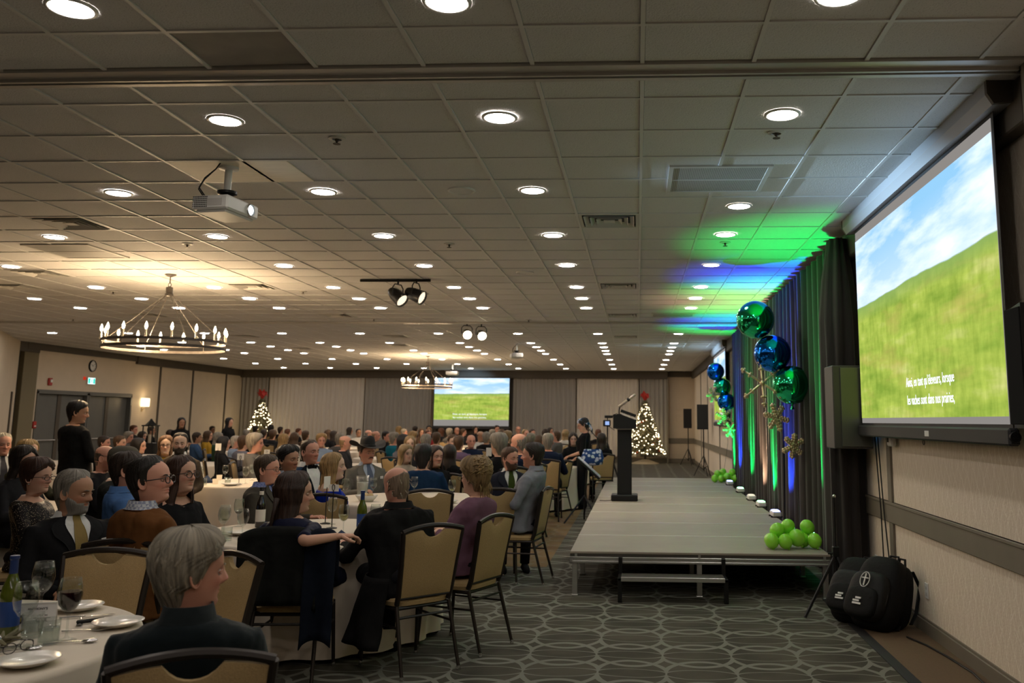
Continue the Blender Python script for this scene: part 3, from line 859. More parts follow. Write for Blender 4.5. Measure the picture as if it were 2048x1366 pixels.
def hair_mesh(rig, style='short', th=.014, bottom=None, lo=False, vol=0.0, lock=.004, seed=1.0, back=0.0, name='hair', freq=7.0, top=1.0, part=None):
    tab = [(z * .93 if z > .05 else z, q) for z, q in HL[style]]; bottom = bottom if bottom is not None else tab[0][0]
    N = 22 if lo else 56
    zt = [.1255, .122, .116, .108, .098, .088, .076, .062, .048, .034, .02, .006, -.008, -.02, -.029, -.036, -.048, -.06, -.075, -.09, -.105, -.118, -.13, -.145, -.16, -.18, -.2, -.23, -.26, -.3, -.34]
    if lo: zt = zt[::2]
    zs = [z for z in zt if z > bottom] + [bottom]
    long_ = style in ('long', 'bob')
    mb = MB(); uvs = []; rows = []; inner = []
    for z in zs:
        a0 = float(np.interp(z, [t[0] for t in tab], [t[1] for t in tab]))
        u = np.linspace(-1, 1, N)
        ang = PI - (PI - a0) * u            # from +a0.. round the back .. to -a0
        zh = max(z, -.06) if long_ else z
        x, y = sec(np.full(N, zh), ang)
        if long_ and z < -.06:
            t = min(1, (-.06 - z) / .12); bx, by = .088, .098
            x = x * (1 - t) + np.sin(ang) * bx * t; y = y * (1 - t) + (-.018 + np.cos(ang) * by) * t
            if z < -.15: y = y - back * min(1, (-.15 - z) / .1)
        edge = np.clip((PI - a0) * (1 - np.abs(u)) / .28, 0, 1) if a0 > .02 else np.ones(N)
        edge = edge * edge * (3 - 2 * edge)
        if not lo or True:
            zs_t = [t[0] for t in tab if t[0] > .04]; as_t = [t[1] for t in tab if t[0] > .04]
            zh = np.interp(np.abs((ang + PI) % (2 * PI) - PI), as_t[::-1], zs_t[::-1])
            fr = np.abs((ang + PI) % (2 * PI) - PI) < max(as_t)
            e2 = np.clip((z - zh) / .030, 0, 1); e2 = e2 * e2 * (3 - 2 * e2)
            edge = np.where(fr, np.minimum(edge, e2), edge)
        edge = .05 + .95 * edge
        if long_: edge = np.maximum(edge, np.clip((np.abs(np.sin(ang)) - .75) * 4, 0, 1) * (.9 if -.06 < z < .04 else 0))
        t_ = (th + (.008 if long_ and z < .06 else 0)) * edge * (top if z > .07 else 1)
        if style in ('short', 'recede', 'bald', 'full'):
            t_ = t_ * np.interp(z, [-.12, -.05, .0, .06, .1], [.12, .42, .62, .9, 1.0])
        t_ = t_ + vol * edge * np.interp(z, [-.1, 0, .08, .13], [.2, .8, 1.0, 1.0])
        nz = np.array([mnoise.noise(Vector((math.cos(q) * freq * .6 + seed, math.sin(q) * freq * .6, z * freq * 1.2 + seed))) for q in ang])
        lk = np.array([math.sin(q * round(freq * 4) + 5 * mnoise.noise(Vector((math.cos(q) * 2, math.sin(q) * 2 + z * 8, seed)))) for q in ang])
        t_ = t_ + edge * (lock * nz * 1.5 + lock * .5 * lk)
        k = 1 + t_ / np.maximum(.02, np.sqrt(x ** 2 + (y + .012) ** 2))
        X, Y = x * k, -.012 + (y + .012) * k
        zz = z + (t_ * np.interp(z, [.06, .125], [0, 1.0]))
        if part is not None and z > .05:   # swept fringe
            pass
        rows.append([rig.hp((X[i], Y[i], zz[i])) for i in range(N)])
        if long_ and z < -.02:
            kk = .82
            inner.append([rig.hp((X[i] * kk, -.012 + (Y[i] + .012) * kk, zz[i])) for i in range(N)])
        uvs += [((ang[i] + PI) / (2 * PI), z * 5) for i in range(N)]
    mb.grid(rows, flip=True)
    if inner:
        i0 = len(rows) - len(inner)
        base = len(mb.v)
        mb.grid(inner)
        uvs += [(0.3, p[2]) for r in inner for p in r]
        o = i0 * N
        nb = len(inner)
        for i in range(nb - 1):
            mb.face(o + i * N, o + (i + 1) * N, base + (i + 1) * N, base + i * N)
            mb.face(base + i * N + N - 1, base + (i + 1) * N + N - 1, o + (i + 1) * N + N - 1, o + i * N + N - 1)
        for j in range(N - 1):
            mb.face(o + (nb - 1) * N + j, o + (nb - 1) * N + j + 1, base + (nb - 1) * N + j + 1, base + (nb - 1) * N + j)
    return finish_hair(mb, uvs, name)
def finish_hair(mb, uvs, name):
    me = mb.mesh(name, M['hair'], smooth='all')
    uv = me.uv_layers.new(name='UVMap')
    uvs += [(p[0] * 3, p[2] * 3) for p in mb.v[len(uvs):]]
    idx = np.empty(len(me.loops), dtype=np.int32); me.loops.foreach_get('vertex_index', idx)
    uv.data.foreach_set('uv', np.array(uvs, dtype=np.float32)[idx].ravel())
    return me
def strands(rig, items, r=.006, name='hair_locks', n=5):
    """loose locks: each a list of head-space points"""
    mb = MB()
    for P in items: mb.tube([rig.hp(p) for p in P], [r * (1 - .7 * i / (len(P) - 1)) for i in range(len(P))], n)
    return finish_hair(mb, [], name)

def beard_mesh(rig, th=.006, top=-.008, name='beard', goatee=False, lo=False):
    mb = MB(); N = 30; rows = []; uvs = []
    zs = np.linspace(top, -.128, 22)
    for z in zs:
        am = float(np.interp(z, [-.128, -.10, -.06, -.01], [1.25, 1.40, 1.52, 1.56])) if not goatee else .42
        ang = np.linspace(-am, am, N)
        x, y = sec(np.full(N, z), ang); y = face(x, y, z, ang, False)
        cheek = np.interp(np.abs(x), [0, .022, .05, .0715], [-.044, -.050, -.050, -.018])
        m = np.clip((cheek - z) / .010, -1, 1) * np.clip((am - np.abs(ang)) / .4, 0, 1)
        mouth = np.exp(-(x / .021) ** 4) * np.exp(-((z + .0615) / .0085) ** 4)
        t_ = th * m - .012 * mouth
        t_ = t_ + (.35 * th) * np.interp(z, [-.128, -.1], [1, 0]) - .004 * (m < 0)
        k = 1 + t_ / np.maximum(.03, np.sqrt(x ** 2 + (y + .012) ** 2))
        rows.append([rig.hp((x[i] * k[i], -.012 + (y[i] + .012) * k[i], z - .3 * max(0, t_[i]))) for i in range(N)])
        uvs += [(ang[i], z * 5) for i in range(N)]
    mb.grid(rows, flip=False)
    return finish_hair(mb, uvs, name)
def brow_mesh(rig, side, r=.0035, z=.021, name='eyebrow'):
    mb = MB()
    for s in (side,):
        P = []
        for q in range(6):
            f = q / 5; xx = s * (.012 + .036 * f)
            zz = z + .005 * math.sin(PI * f * .8) - .002 * f
            an = math.atan2(xx, .10); x, y = sec(np.array([zz]), np.array([an])); yy = float(face(np.array([xx]), y, zz, np.array([an]), False)[0])
            P.append(rig.hp((xx, yy + .0005, zz)))
        mb.tube(P, [r * .8, r, r, r * .9, r * .7, r * .3], 5)
    return finish_hair(mb, [], name)
def eye_mesh(rig, s, name='eye', look=0.0):
    mb = MB(); c = (s * .031, .0725, 0.0)
    n, k, r = 12, 10, .0118
    for i in range(k + 1):
        ph = PI * i / k
        for q in range(n):
            t = 2 * PI * q / n
            mb.v.append(tuple(rig.hp((c[0] + r * math.sin(ph) * math.cos(t) + look * r * math.cos(ph) * .4, c[1] + r * math.cos(ph), c[2] + r * math.sin(ph) * math.sin(t)))))
    for i in range(k):
        for q in range(n): mb.face(i * n + q, (i + 1) * n + q, (i + 1) * n + (q + 1) % n, i * n + (q + 1) % n, m=1 if i < 2 else 0)
    return mb.mesh(name, [M['eye_white'], M['iris']], smooth='all')
M['glass_frame'] = pbr('spectacle_frame', (0.015, 0.012, 0.012, 1), 0.3)
M['thin_lens'] = None
def glasses_mesh(rig, w=.026, h=.018, r=.0018, round_=2.6, name='glasses', zc=-.003):
    mb = MB()
    for s in (-1, 1):
        P = []
        for q in range(18):
            an = 2 * PI * q / 18; c, sn = math.cos(an), math.sin(an)
            xx = s * .033 + w * math.copysign(abs(c) ** (2 / round_), c); zz = zc + h * math.copysign(abs(sn) ** (2 / round_), sn)
            P.append(rig.hp((xx, .105 - .10 * (abs(xx) - .0) ** 2 * 20 * .1, zz)))
        mb.tube(P, r, 6, closed=True)
        mb.tube([rig.hp((s * (.033 + w), .100, zc + h * .5)), rig.hp((s * .073, .085, zc + .009)), rig.hp((s * .0815, .03, zc + .010)), rig.hp((s * .082, -.012, zc + .012)), rig.hp((s * .078, -.032, zc - .004))], r, 5)
    mb.tube([rig.hp((-.033 + w, .105, zc + .003)), rig.hp((0, .110, zc + .006)), rig.hp((.033 - w, .105, zc + .003))], r, 5)
    return mb.mesh(name, M['glass_frame'], smooth='all')

def chest_patch(rig, poly, off, name, mat, nz=14, parent=None, col=None, th=.004, base=None):
    base = rig.off if base is None else base
    """flat piece on the chest: poly gives for z (torso) the angle span (a0, a1)"""
    mb = MB(); zs = np.linspace(poly[0][0], poly[-1][0], nz); rows = []; back = []
    K = 7
    for z in zs:
        a0 = np.interp(-z, [-p[0] for p in poly], [p[1] for p in poly]); a1 = np.interp(-z, [-p[0] for p in poly], [p[2] for p in poly])
        aa = np.linspace(a0, a1, K)
        x, y = rig.tsec(np.full(K, z), aa, base + off); rows.append([rig.tp(x[i], y[i], z) for i in range(K)])
        x, y = rig.tsec(np.full(K, z), aa, base + off - th); back.append([rig.tp(x[i], y[i], z) for i in range(K)])
    mb.grid(rows, flip=True); mb.grid(back)
    n = nz * K
    for i in range(nz - 1):
        mb.face(i * K, (i + 1) * K, n + (i + 1) * K, n + i * K); mb.face(n + i * K + K - 1, n + (i + 1) * K + K - 1, (i + 1) * K + K - 1, i * K + K - 1)
    return mb.build(name, mat, parent, smooth='all', col=col)
def collar(rig, off, h, name, mat, parent, col, open_=.35, rbase=None, drop=.0, flare=.004):
    """band round the neck, open at the front"""
    mb = MB(); K = 30; rows = []
    for (dz, o) in ((-.012, off + .006), (-.004, off + .002), (h, off - .004), (h, off - .009), (-.006, off - .008)):
        aa = np.linspace(open_, 2 * PI - open_, K)
        x, y = rig.tsec(np.full(K, min(dz, -.0) if dz < 0 else 0.0), aa, o)
        rows.append([rig.tp(x[i], y[i], dz - drop * max(0, math.cos(aa[i]))) for i in range(K)])
    mb.grid(rows, flip=True)
    return mb.build(name, mat, parent, smooth='all', col=col)
def suit(rig, P, shirt=(.62, .62, .60, 1), tie=None, lapel=None, bow=False, vdeep=.30, mat=None, jacket_col=None):
    chest_patch(rig, [(.0, -.46, .46), (-.05, -.30, .30), (-.12, -.17, .17), (-vdeep, -.02, .02)], .010, 'shirt_front', M['cloth'] if mat is None else mat, parent=P, col=shirt)
    collar(rig, .010, .030, 'shirt_collar', M['cloth'] if mat is None else mat, P, shirt, .30)
    if tie is not None and not bow:
        chest_patch(rig, [(.004, -.13, .13), (-.025, -.10, .10), (-.035, -.07, .07), (-.12, -.10, .10), (-vdeep, -.11, .11)], .015, 'tie', M['satin'], parent=P, col=tie)
    if bow:
        mb = MB()
        for s in (-1, 1):
            c = rig.tp(0, .0, -.012) + Vector((0, rig.tsec(np.array([-.012]), np.array([0.]), rig.off + .016)[1][0], 0))
            mb.bbox(min(0, s * .055), -.008, -.022, max(0, s * .055), .008, .022, .006, M=Matrix.Translation(c) @ Matrix.Rotation(s * .15, 4, 'Y'))
        mb.build('bow_tie', M['satin'], P, smooth='all', col=(.005, .005, .006, 1))
    if lapel is not None:
        for s in (-1, 1):
            q = [(.0, .44, .70), (-.05, .27, .66), (-.12, .15, .52), (-.15, .12, .34), (-vdeep, .0, .06)]
            if s < 0: q = [(z, -b, -a) for z, a, b in q]
            chest_patch(rig, q, .014, 'lapel', M['cloth'], parent=P, col=lapel)

def arms_of(rig, right='lap', left=None):
    left = left or right; out = {}
    for s, k in ((1, right), (-1, left)):
        if isinstance(k, str):
            e, w = ARMS[k]
            out[s] = (rig.sh[s] + Vector((s * e[0], e[1], e[2])), rig.sh[s] + Vector((s * e[0] + s * w[0] - s * e[0], w[1], w[2])))
        else:
            out[s] = (Vector(k[0]), Vector(k[1]))
    return out

def person(label, head, phi, sex='m', hphi=None, pitch=0, roll=0, arms=('lap', 'lap'), skin=(.42, .24, .16, 1), hair=(.02, .012, .008, 1), style='short', hair_kw=None, top=(.02, .02, .02, 1),
           top_kw=None, top_name='jacket', legs=(.012, .012, .014, 1), lean=-.05, wide=1.0, thick=1.0, hs=1.0, stand=False, age=.3, beard=None, beard_kw=None, stubble=None, glasses=None, extra=None,
           group=None, curl=(.6, .6), palm=None, nose=1.0, lips=None, eyes=True, arms_abs=None, hair_name='hair'):
    """one seated or standing person; phi and hphi: where body and head point, degrees from +X"""
    rz = R(phi - 90); hy = R((hphi if hphi is not None else phi) - phi)
    hz = head[2]
    rig = Rig(sex, hz, lean, hy, pitch, roll, stand, wide, thick, hs)
    rig.off = (top_kw or {}).get('off', .016)
    hl = rig.head; c, s = math.cos(rz), math.sin(rz)
    loc = (head[0] - (hl.x * c - hl.y * s), head[1] - (hl.x * s + hl.y * c), 0)
    P = thing('person', label, 'person', loc, rz, group)
    fem = sex == 'f'
    A = arms_of(rig, *arms) if arms_abs is None else arms_abs(rig)
    kw = {}
    if lips: kw['lips'] = lips
    link('body', body_mesh(rig, A, fem, age=age, beardtint=stubble, curl=curl, palm=palm, nose=nose, **kw), P, col=skin)
    hk = dict(hair_kw or {})
    if style: link(hair_name, hair_mesh(rig, style, seed=head[0] * 3 + head[1], **hk), P, col=hair)
    tk = dict(top_kw or {})
    link(top_name, top_mesh(rig, A, name=top_name, seed=head[0] + head[1] * 2, **tk), P, col=top)
    link('trousers', trouser_mesh(rig), P, col=legs)
    if eyes:
        for q in (-1, 1): link('eye', eye_mesh(rig, q), P)
        bc = tuple(x * .7 for x in hair[:3]) + (1,)
        for q in (-1, 1): link('eyebrow', brow_mesh(rig, q, .0036 if sex == 'm' else .0026), P, col=bc if not fem else hair)
    if beard: link('beard', beard_mesh(rig, **(beard_kw or {})), P, col=beard)
    if glasses is not None: link('glasses', glasses_mesh(rig, **glasses), P)
    if extra: extra(rig, P, A)
    return P
# ---------------------------------------------------------------- fittings on ceiling and walls
M['grille_dark'] = pbr('vent_inside', (0.05, 0.048, 0.045, 1), 0.8)
M['vent'] = pbr('vent_paint', (0.58, 0.56, 0.52, 1), 0.5)
def rows_of_lights():
    X0, D = 0.933, 1.8288
    rows = [(-2.0, range(0, 3)), (0.2, range(0, 3)), (2.0, range(0, 3)), (3.87, range(0, 3)), (5.48, range(0, 3)), (7.32, (1, 2, 3)), (7.92, (0,)), (9.17, range(0, 5)), (11.01, (0, 1, 2, 3, 5)), (12.86, range(0, 6)), (14.09, range(0, 7)), (15.31, range(0, 7)),
            (17.80, range(0, 8)), (19.94, range(0, 9)), (22.41, range(0, 9)), (23.66, (0, 1, 2, 3, 5, 6, 8)), (24.88, range(0, 9)), (26.11, range(0, 9)), (28.60, range(0, 9)), (31.08, range(0, 9)), (33.64, range(0, 9))]
    return [(y, [(i, X0 - D * i) for i in ix]) for y, ix in rows]
ORD = ['first', 'second', 'third', 'fourth', 'fifth', 'sixth', 'seventh', 'eighth', 'ninth', 'tenth', 'eleventh', 'twelfth', 'thirteenth', 'fourteenth', 'fifteenth', 'sixteenth', 'seventeenth', 'eighteenth', 'nineteenth', 'twentieth', 'twenty-first', 'twenty-second']
lens_me = MB().lathe([(0.0, -0.004), (0.05, -0.005), (0.097, -0.004), (0.097, 0.004)], 28).mesh('lens', M['lamp'], 'all')
ring_me = MB().lathe([(0.096, 0.004), (0.098, -0.006), (0.106, -0.007), (0.116, -0.003), (0.117, 0.004)], 28).mesh('trim_ring', M['white'], 'all')
nrow = 0
for (y, items) in rows_of_lights():
    if y < 3: continue
    nrow += 1
    for (i, x) in items:
        lab = 'recessed round downlight, %s from the right wall in the %s ceiling row' % (ORD[i], ORD[nrow - 1])
        d = thing('downlight', lab, 'ceiling light', (x, y, CEIL - 0.002), 0, 'recessed ceiling downlights')
        link('trim_ring', ring_me, d); link('lens', lens_me, d)
for (y, items) in rows_of_lights()[:3]:
    for (i, x) in items:
        d = thing('downlight', 'recessed round downlight, %s from the right wall, behind the photographer at %.1f metres' % (ORD[i], -y + 4), 'ceiling light', (x, y, CEIL - 0.002), 0, 'recessed ceiling downlights')
        d['label'] = 'recessed round downlight in the ceiling behind the photographer'
        link('trim_ring', ring_me, d); link('lens', lens_me, d)
def diffuser_mesh(part):
    h = W / 2 - 0.014; mb = MB()
    if part == 'frame':
        for (a, b_, z0) in ((h, h - 0.03, 0.0),):
            for s in (-1, 1): mb.box(-a, min(s * a, s * b_), -0.002, a, max(s * a, s * b_), 0.012).box(min(s * a, s * b_), -b_, -0.002, max(s * a, s * b_), b_, 0.012)
    if part == 'vane':
        for r0 in (0.245, 0.185, 0.125):
            P = [(-r0, -r0), (r0, -r0), (r0, r0), (-r0, r0)]; Q = [(p[0] * (r0 - 0.035) / r0, p[1] * (r0 - 0.035) / r0) for p in P]
            b = len(mb.v)
            mb.v += [(x, y, -0.012) for x, y in P] + [(x, y, 0.02) for x, y in Q] + [(x * .985, y * .985, -0.006) for x, y in P] + [(x * .97, y * .97, 0.024) for x, y in Q]
            for k in range(4):
                j = (k + 1) % 4
                mb.face(b + k, b + j, b + 4 + j, b + 4 + k); mb.face(b + 8 + k, b + 12 + k, b + 12 + j, b + 8 + j); mb.face(b + k, b + 8 + k, b + 8 + j, b + j)
        mb.box(-0.055, -0.055, -0.008, 0.055, 0.055, 0.0)
    if part == 'backing': mb.box(-h, -h, 0.026, h, h, 0.03)
    return mb
DM = {p: diffuser_mesh(p).mesh(p, M['grille_dark'] if p == 'backing' else M['vent'], False) for p in ('frame', 'vane', 'backing')}
DLAB = ['over the stage edge beside the grille', 'left of the near projector', 'left of the black spotlights', 'at the far left above the chandelier', 'ahead of the first stage-side vent', 'behind the near chandelier', 'left behind the near chandelier', 'second along the stage side', 'left of the lit spotlights', 'third along the stage side', 'far left near the clock', 'just left of the near chandelier', 'in front of the far chandelier', 'far left by the panelled wall']
for (x, y), l in zip(DIFF, DLAB):
    k = math.floor((x - GX) / W); y0, y1 = bands[band_of(y)]
    d = thing('ceiling_diffuser', 'square louvred air diffuser in the ceiling ' + l, 'vent', (GX + (k + .5) * W, (y0 + y1) / 2, CEIL), 0, 'square air diffusers')
    for p in DM: link(p, DM[p], d)
def perf_mat():
    m = pbr('perforated_grille', (0.5, 0.5, 0.5, 1), 0.5)
    t = NT(m); b = t.n['Principled BSDF']; tc = t.add('ShaderNodeTexCoord'); mp = t.add('ShaderNodeMapping'); mp.inputs['Scale'].default_value = (70, 70, 70)
    t.link(tc.outputs['Object'], mp.inputs[0]); sp = t.add('ShaderNodeSeparateXYZ'); t.link(mp.outputs[0], sp.inputs[0])
    f = t.math('MULTIPLY', t.math('GREATER_THAN', t.math('FRACT', sp.outputs[0]), 0.45), t.math('GREATER_THAN', t.math('FRACT', sp.outputs[1]), 0.45))
    t.link(t.mix(f, (0.46, 0.45, 0.42, 1), (0.05, 0.05, 0.05, 1)), b.inputs['Base Color'])
    return m
M['perf'] = perf_mat()
for (cx, cy, gw, gl), l in zip(GRILLE, ('over the aisle by the stage', 'left of the near chandelier', 'far over the stage')):
    d = thing('return_grille', 'wide perforated return air grille in the ceiling ' + l, 'vent', (cx, cy, CEIL), 0, 'return air grilles')
    f = MB(); a, b_ = gw / 2, gl / 2
    for s in (-1, 1): f.box(-a, min(s * b_, s * (b_ - .035)), -0.012, a, max(s * b_, s * (b_ - .035)), 0.012).box(min(s * a, s * (a - .035)), -b_ + .035, -0.012, max(s * a, s * (a - .035)), b_ - .035, 0.012)
    f.box(-a + .03, -.008, -.011, a - .03, .008, .008)
    f.build('frame', M['vent'], d, False)
    for s in (-1, 1): MB().box(-a + .03, min(s * .005, s * (b_ - .03)), -.007, a - .03, max(s * .005, s * (b_ - .03)), -.004).build('mesh_panel', M['perf'], d, False)
sm = MB().lathe([(0.055, 0.002), (0.055, -0.012), (0.03, -0.022), (0.022, -0.045), (0.0, -0.048)], 16).mesh('smoke_detector', M['vent'], 'all')
SPR = [(-2.11, 5.88, 'above the blank tile before the near projector'), (0.95, 5.84, 'beside the nearest stage-side downlight'), (-5.1, 9.58, 'above the near chandelier'), (-2.11, 9.63, 'before the black spotlights'), (0.97, 9.60, 'over the near end of the stage'), (-8.2, 13.28, 'left of the near chandelier'), (-5.18, 13.3, 'right of the near chandelier'), (-5.19, 17.05, 'behind the black spotlights'), (-2.14, 17.2, 'right of the lit spotlights'), (-11.33, 17.09, 'far left by the pillar')]
for (x, y, l) in SPR:
    d = thing('ceiling_sprinkler', 'small round sprinkler head in the ceiling ' + l, 'sprinkler', (x, y, CEIL), 0, 'sprinkler heads')
    MB().lathe([(0.06, 0.006), (0.06, -0.004), (0.034, -0.010), (0.03, -0.004)], 16).build('cup', M['vent'], d)
    MB().lathe([(0.012, 0), (0.012, -0.02), (0.007, -0.026), (0.007, -0.036), (0.026, -0.038), (0.026, -0.041), (0, -0.041)], 12).build('deflector', M['trim_dark'], d)
for (x, y, l) in ((-1.51, 7.31, 'nearer'), (-1.50, 11.56, 'farther')):
    d = thing('ceiling_speaker', l + ' round flush speaker cover in the ceiling, centre line', 'speaker', (x, y, CEIL), 0)
    MB().lathe([(0.0, -0.006), (0.10, -0.006)], 24).build('cover', M['tile'], d)
    MB().lathe([(0.10, -0.006), (0.108, -0.012), (0.118, -0.008), (0.12, 0.004)], 24).build('rim', M['white'], d)

# ---------------------------------------------------------------- projectors
def projector(loc, rz, label, pole, group='ceiling projectors', s=1.0):
    """body hangs below a pole; lens looks along local +x"""
    P = thing('ceiling_projector', label, 'projector', loc, rz, group)
    c = MB(); w_, l_, h_ = 0.15 * s, 0.21 * s, 0.11 * s
    c.bbox(-w_, -l_, -h_, w_, l_, 0, 0.014)
    c.bbox(-w_ * .9, -l_ * .9, -h_ - .018, w_ * .85, l_ * .9, -h_ + .004, 0.012)
    c.build('case', M['white'], P)
    MB().lathe([(0.0, .003), (0.036, .003), (0.046, .012), (0.05, .006), (0.055, -.01)], 20, M=Matrix.Translation((w_, l_ * .45, -h_ * .5)) @ Matrix.Rotation(PI / 2, 4, 'Y')).build('lens_ring', M['alu'], P)
    MB().lathe([(0.0, .010), (0.02, .009), (0.034, .005)], 16, M=Matrix.Translation((w_, l_ * .45, -h_ * .5)) @ Matrix.Rotation(PI / 2, 4, 'Y')).build('lens', M['proj_lens'], P, label='glowing blue-white projector lens')
    vb = MB()
    for i in range(6):
        for j in range(9): vb.box(-w_ * .95 + j * .014, -l_ - .002, -h_ * .85 + i * .015, -w_ * .95 + j * .014 + .009, -l_ + .002, -h_ * .85 + i * .015 + .009)
    vo = vb.build('vent_slots', M['grille_dark'], P, False); vo['kind'] = 'stuff'
    MB().bbox(-w_ * .2, -l_ - .002, -h_ * .75, w_ * .7, -l_ + .002, -h_ * .25, .001).build('rating_plate', M['vent'], P)
    MB().lathe([(0.07, 0), (0.07, .025), (0.05, .03), (0.035, .04), (0.075, .055), (0.075, .075), (0, .08)], 16, c=(0, 0, .002)).build('tilt_mount', M['black'], P)
    MB().tube([(0, 0, .07), (0, 0, pole - .02)], .028, 16).build('pole', M['white'], P)
    MB().lathe([(0.0, pole - .03), (0.05, pole - .03), (0.075, pole - .022), (0.075, pole - .002), (0, pole)], 20).build('ceiling_flange', M['white'], P)
    MB().tube([(-.1, -.14, 0), (-.13, -.17, .06), (-.10, -.15, .14), (-.03, -.12, pole - .05), (0, -.11, pole)], .005, 6).tube([(-.08, -.15, 0), (-.12, -.18, .07), (-.09, -.16, .15), (-.03, -.12, pole - .05), (0.003, -.115, pole)], .005, 6).build('cable', M['black'], P)
    return P
M['proj_lens'] = emis('projector_lens', (0.75, 0.9, 1.0, 1), 14)
projector((-3.2, 6.55, 3.30), R(-8), 'white projector with glowing lens hanging nearest, over the tables', CEIL - 3.30)
projector((-3.13, 22.74, 3.33), R(14), 'white projector hanging far along the room before the far screen', CEIL - 3.33)
projector((-6.6, 31.3, 3.32), R(90), 'dark projector silhouette hanging just in front of the far screen', CEIL - 3.32)

for (loc, tgt, e) in (((-2.98, 6.62, 3.22), (2.1, 7.0, 3.12), 2400), ((-2.9, 22.8, 3.28), (2.1, 23.2, 3.16), 2000), ((-6.6, 31.6, 3.26), (-6.6, 35.0, 3.2), 350)):  # added spots at the projectors, to tint the ceiling blue near the screens
    ld = bpy.data.lights.new('added_blue_spill', 'SPOT'); ld.energy = e; ld.color = (.50, .76, 1.0); ld.spot_size = R(17); ld.spot_blend = 1.0; ld.shadow_soft_size = .03
    lo = bpy.data.objects.new('added_blue_spill', ld); COL.objects.link(lo); lo.location = loc
    lo.rotation_euler = (Vector(tgt) - Vector(loc)).to_track_quat('-Z', 'Y').to_euler(); lo.scale = (2.2, 1, 1)

# ---------------------------------------------------------------- chandeliers
M['iron'] = pbr('weathered_iron', (0.06, 0.05, 0.042, 1), 0.5, metal=0.4, noise=0.2, scale=30)
M['candle'] = pbr('candle_sleeve', (0.55, 0.47, 0.36, 1), 0.5)
M['bulb'] = emis('bulb', (1.0, 0.78, 0.45, 1), 60)
def chandelier(x, y, r, zr, label, n=16, zb=2.88):
    P = thing('chandelier', label, 'chandelier', (x, y, CEIL), 0, 'ring chandeliers')
    MB().lathe([(0.0, -.035), (0.02, -.035), (0.05, -.02), (0.075, -.008), (0.075, 0)], 20).tube([(0, 0, -.03), (0, 0, -.12)], .007, 8).build('canopy', M['iron'], P)
    MB().tube([(0.0 + .02 * math.cos(a), 0, -.145 + .025 * math.sin(a)) for a in np.linspace(0, 2 * PI, 14, endpoint=False)], .005, 6, closed=True).build('chain_link', M['iron'], P)
    hz = -.24
    MB().lathe([(0.02, .07), (0.045, .06), (0.045, -.02), (0.055, -.03), (0.05, -.06), (0, -.07)], 12, c=(0, 0, hz)).build('hub', M['iron'], P)
    zz = zr - CEIL
    for (dz, nm) in ((0.0, 'ring'), (.085, 'ring')):
        k = 48
        mb = MB(); prof = [(r - .006, -.018), (r + .006, -.018), (r + .006, .018), (r - .006, .018), (r - .006, -.018)]
        mb.lathe(prof, k, c=(0, 0, zz + dz)); mb.build(nm, M['iron'], P, False)
    for k in range(6):
        a = 2 * PI * (k + .3) / 6
        MB().tube([(.04 * math.cos(a), .04 * math.sin(a), hz - .04), (r * math.cos(a), r * math.sin(a), zz + .08), (r * math.cos(a), r * math.sin(a), zz - .02)], .006, 6).build('rod', M['iron'], P)
    for k in range(n):
        a = 2 * PI * (k + .5) / n; c = (r * math.cos(a), r * math.sin(a))
        s = MB().lathe([(0.02, .09), (0.022, .10), (0.012, .105), (0.012, .19), (0.0, .192)], 10, c=(*c, zz)).build('candle_sleeve', M['candle'], P)
        b = MB().lathe([(0.006, .19), (0.014, .205), (0.019, .228), (0.013, .255), (0.003, .285), (0, .288)], 10, c=(*c, zz)).build('bulb', M['bulb'], s, 'all')
    for k in range(4):
        a = 2 * PI * (k + .5) / 4
        ld = bpy.data.lights.new('bulb_glow', 'POINT'); ld.energy = CHAND_W * n / 4; ld.color = (1.0, 0.70, 0.40); ld.shadow_soft_size = .03
        lo = bpy.data.objects.new('bulb_glow', ld); COL.objects.link(lo); lo.parent = P; lo.location = (r * .8 * math.cos(a), r * .8 * math.sin(a), zz + .10)
    return P
chandelier(-6.42, 11.68, 0.77, 2.56, 'large iron ring chandelier with lit candle bulbs, hanging nearest at left')
chandelier(-6.51, 27.17, 0.77, 2.60, 'iron ring chandelier hanging far off, overlapping the far screen')

# ---------------------------------------------------------------- theatre spotlights
M['spot_lens'] = emis('spot_lens', (1.0, 0.80, 0.52, 1), 9)
M['spot_lens_dim'] = emis('spot_lens_side', (1.0, 0.80, 0.55, 1), 1.2)
def par_can(loc, aim, label, lens, s=1.0):
    P = thing('spotlight', label, 'spotlight', loc, 0, 'theatre spotlights')
    q = Vector(aim).normalized().to_track_quat('Z', 'Y').to_matrix().to_4x4()
    MB().lathe([(0.0, -.16), (0.05, -.16), (0.07, -.12), (0.088, -.05), (0.10, .09), (0.104, .10), (0.104, .115), (0.092, .115), (0.088, .10)], 18, M=q @ Matrix.Scale(s, 4)).build('can', M['blackmetal'], P)
    MB().lathe([(0.0, .105), (0.05, .102), (0.09, .09)], 18, M=q @ Matrix.Scale(s, 4)).build('lens', lens, P, 'all')
    c = MB()
    for k in range(4):
        a = PI / 2 * k + PI / 4; v1 = q @ Vector((.115 * s * math.cos(a), .115 * s * math.sin(a), .12 * s)); c.ball(v1, .012 * s, 6, 4)
    c.build('gel_clip', M['alu'], P)['kind'] = 'stuff'
    sx = q @ Vector((.11 * s, 0, 0)); sy = q @ Vector((-.11 * s, 0, 0)); top = CEIL - loc[2]
    MB().tube([sx, sx * 1.0 + Vector((0, 0, .12)), Vector((sx.x * .6, sx.y * .6, .17)), Vector((sy.x * .6, sy.y * .6, .17)), sy + Vector((0, 0, .12)), sy], .009 * s, 6).tube([(0, 0, .17), (0, 0, top)], .014, 8).build('yoke', M['blackmetal'], P)
    return P
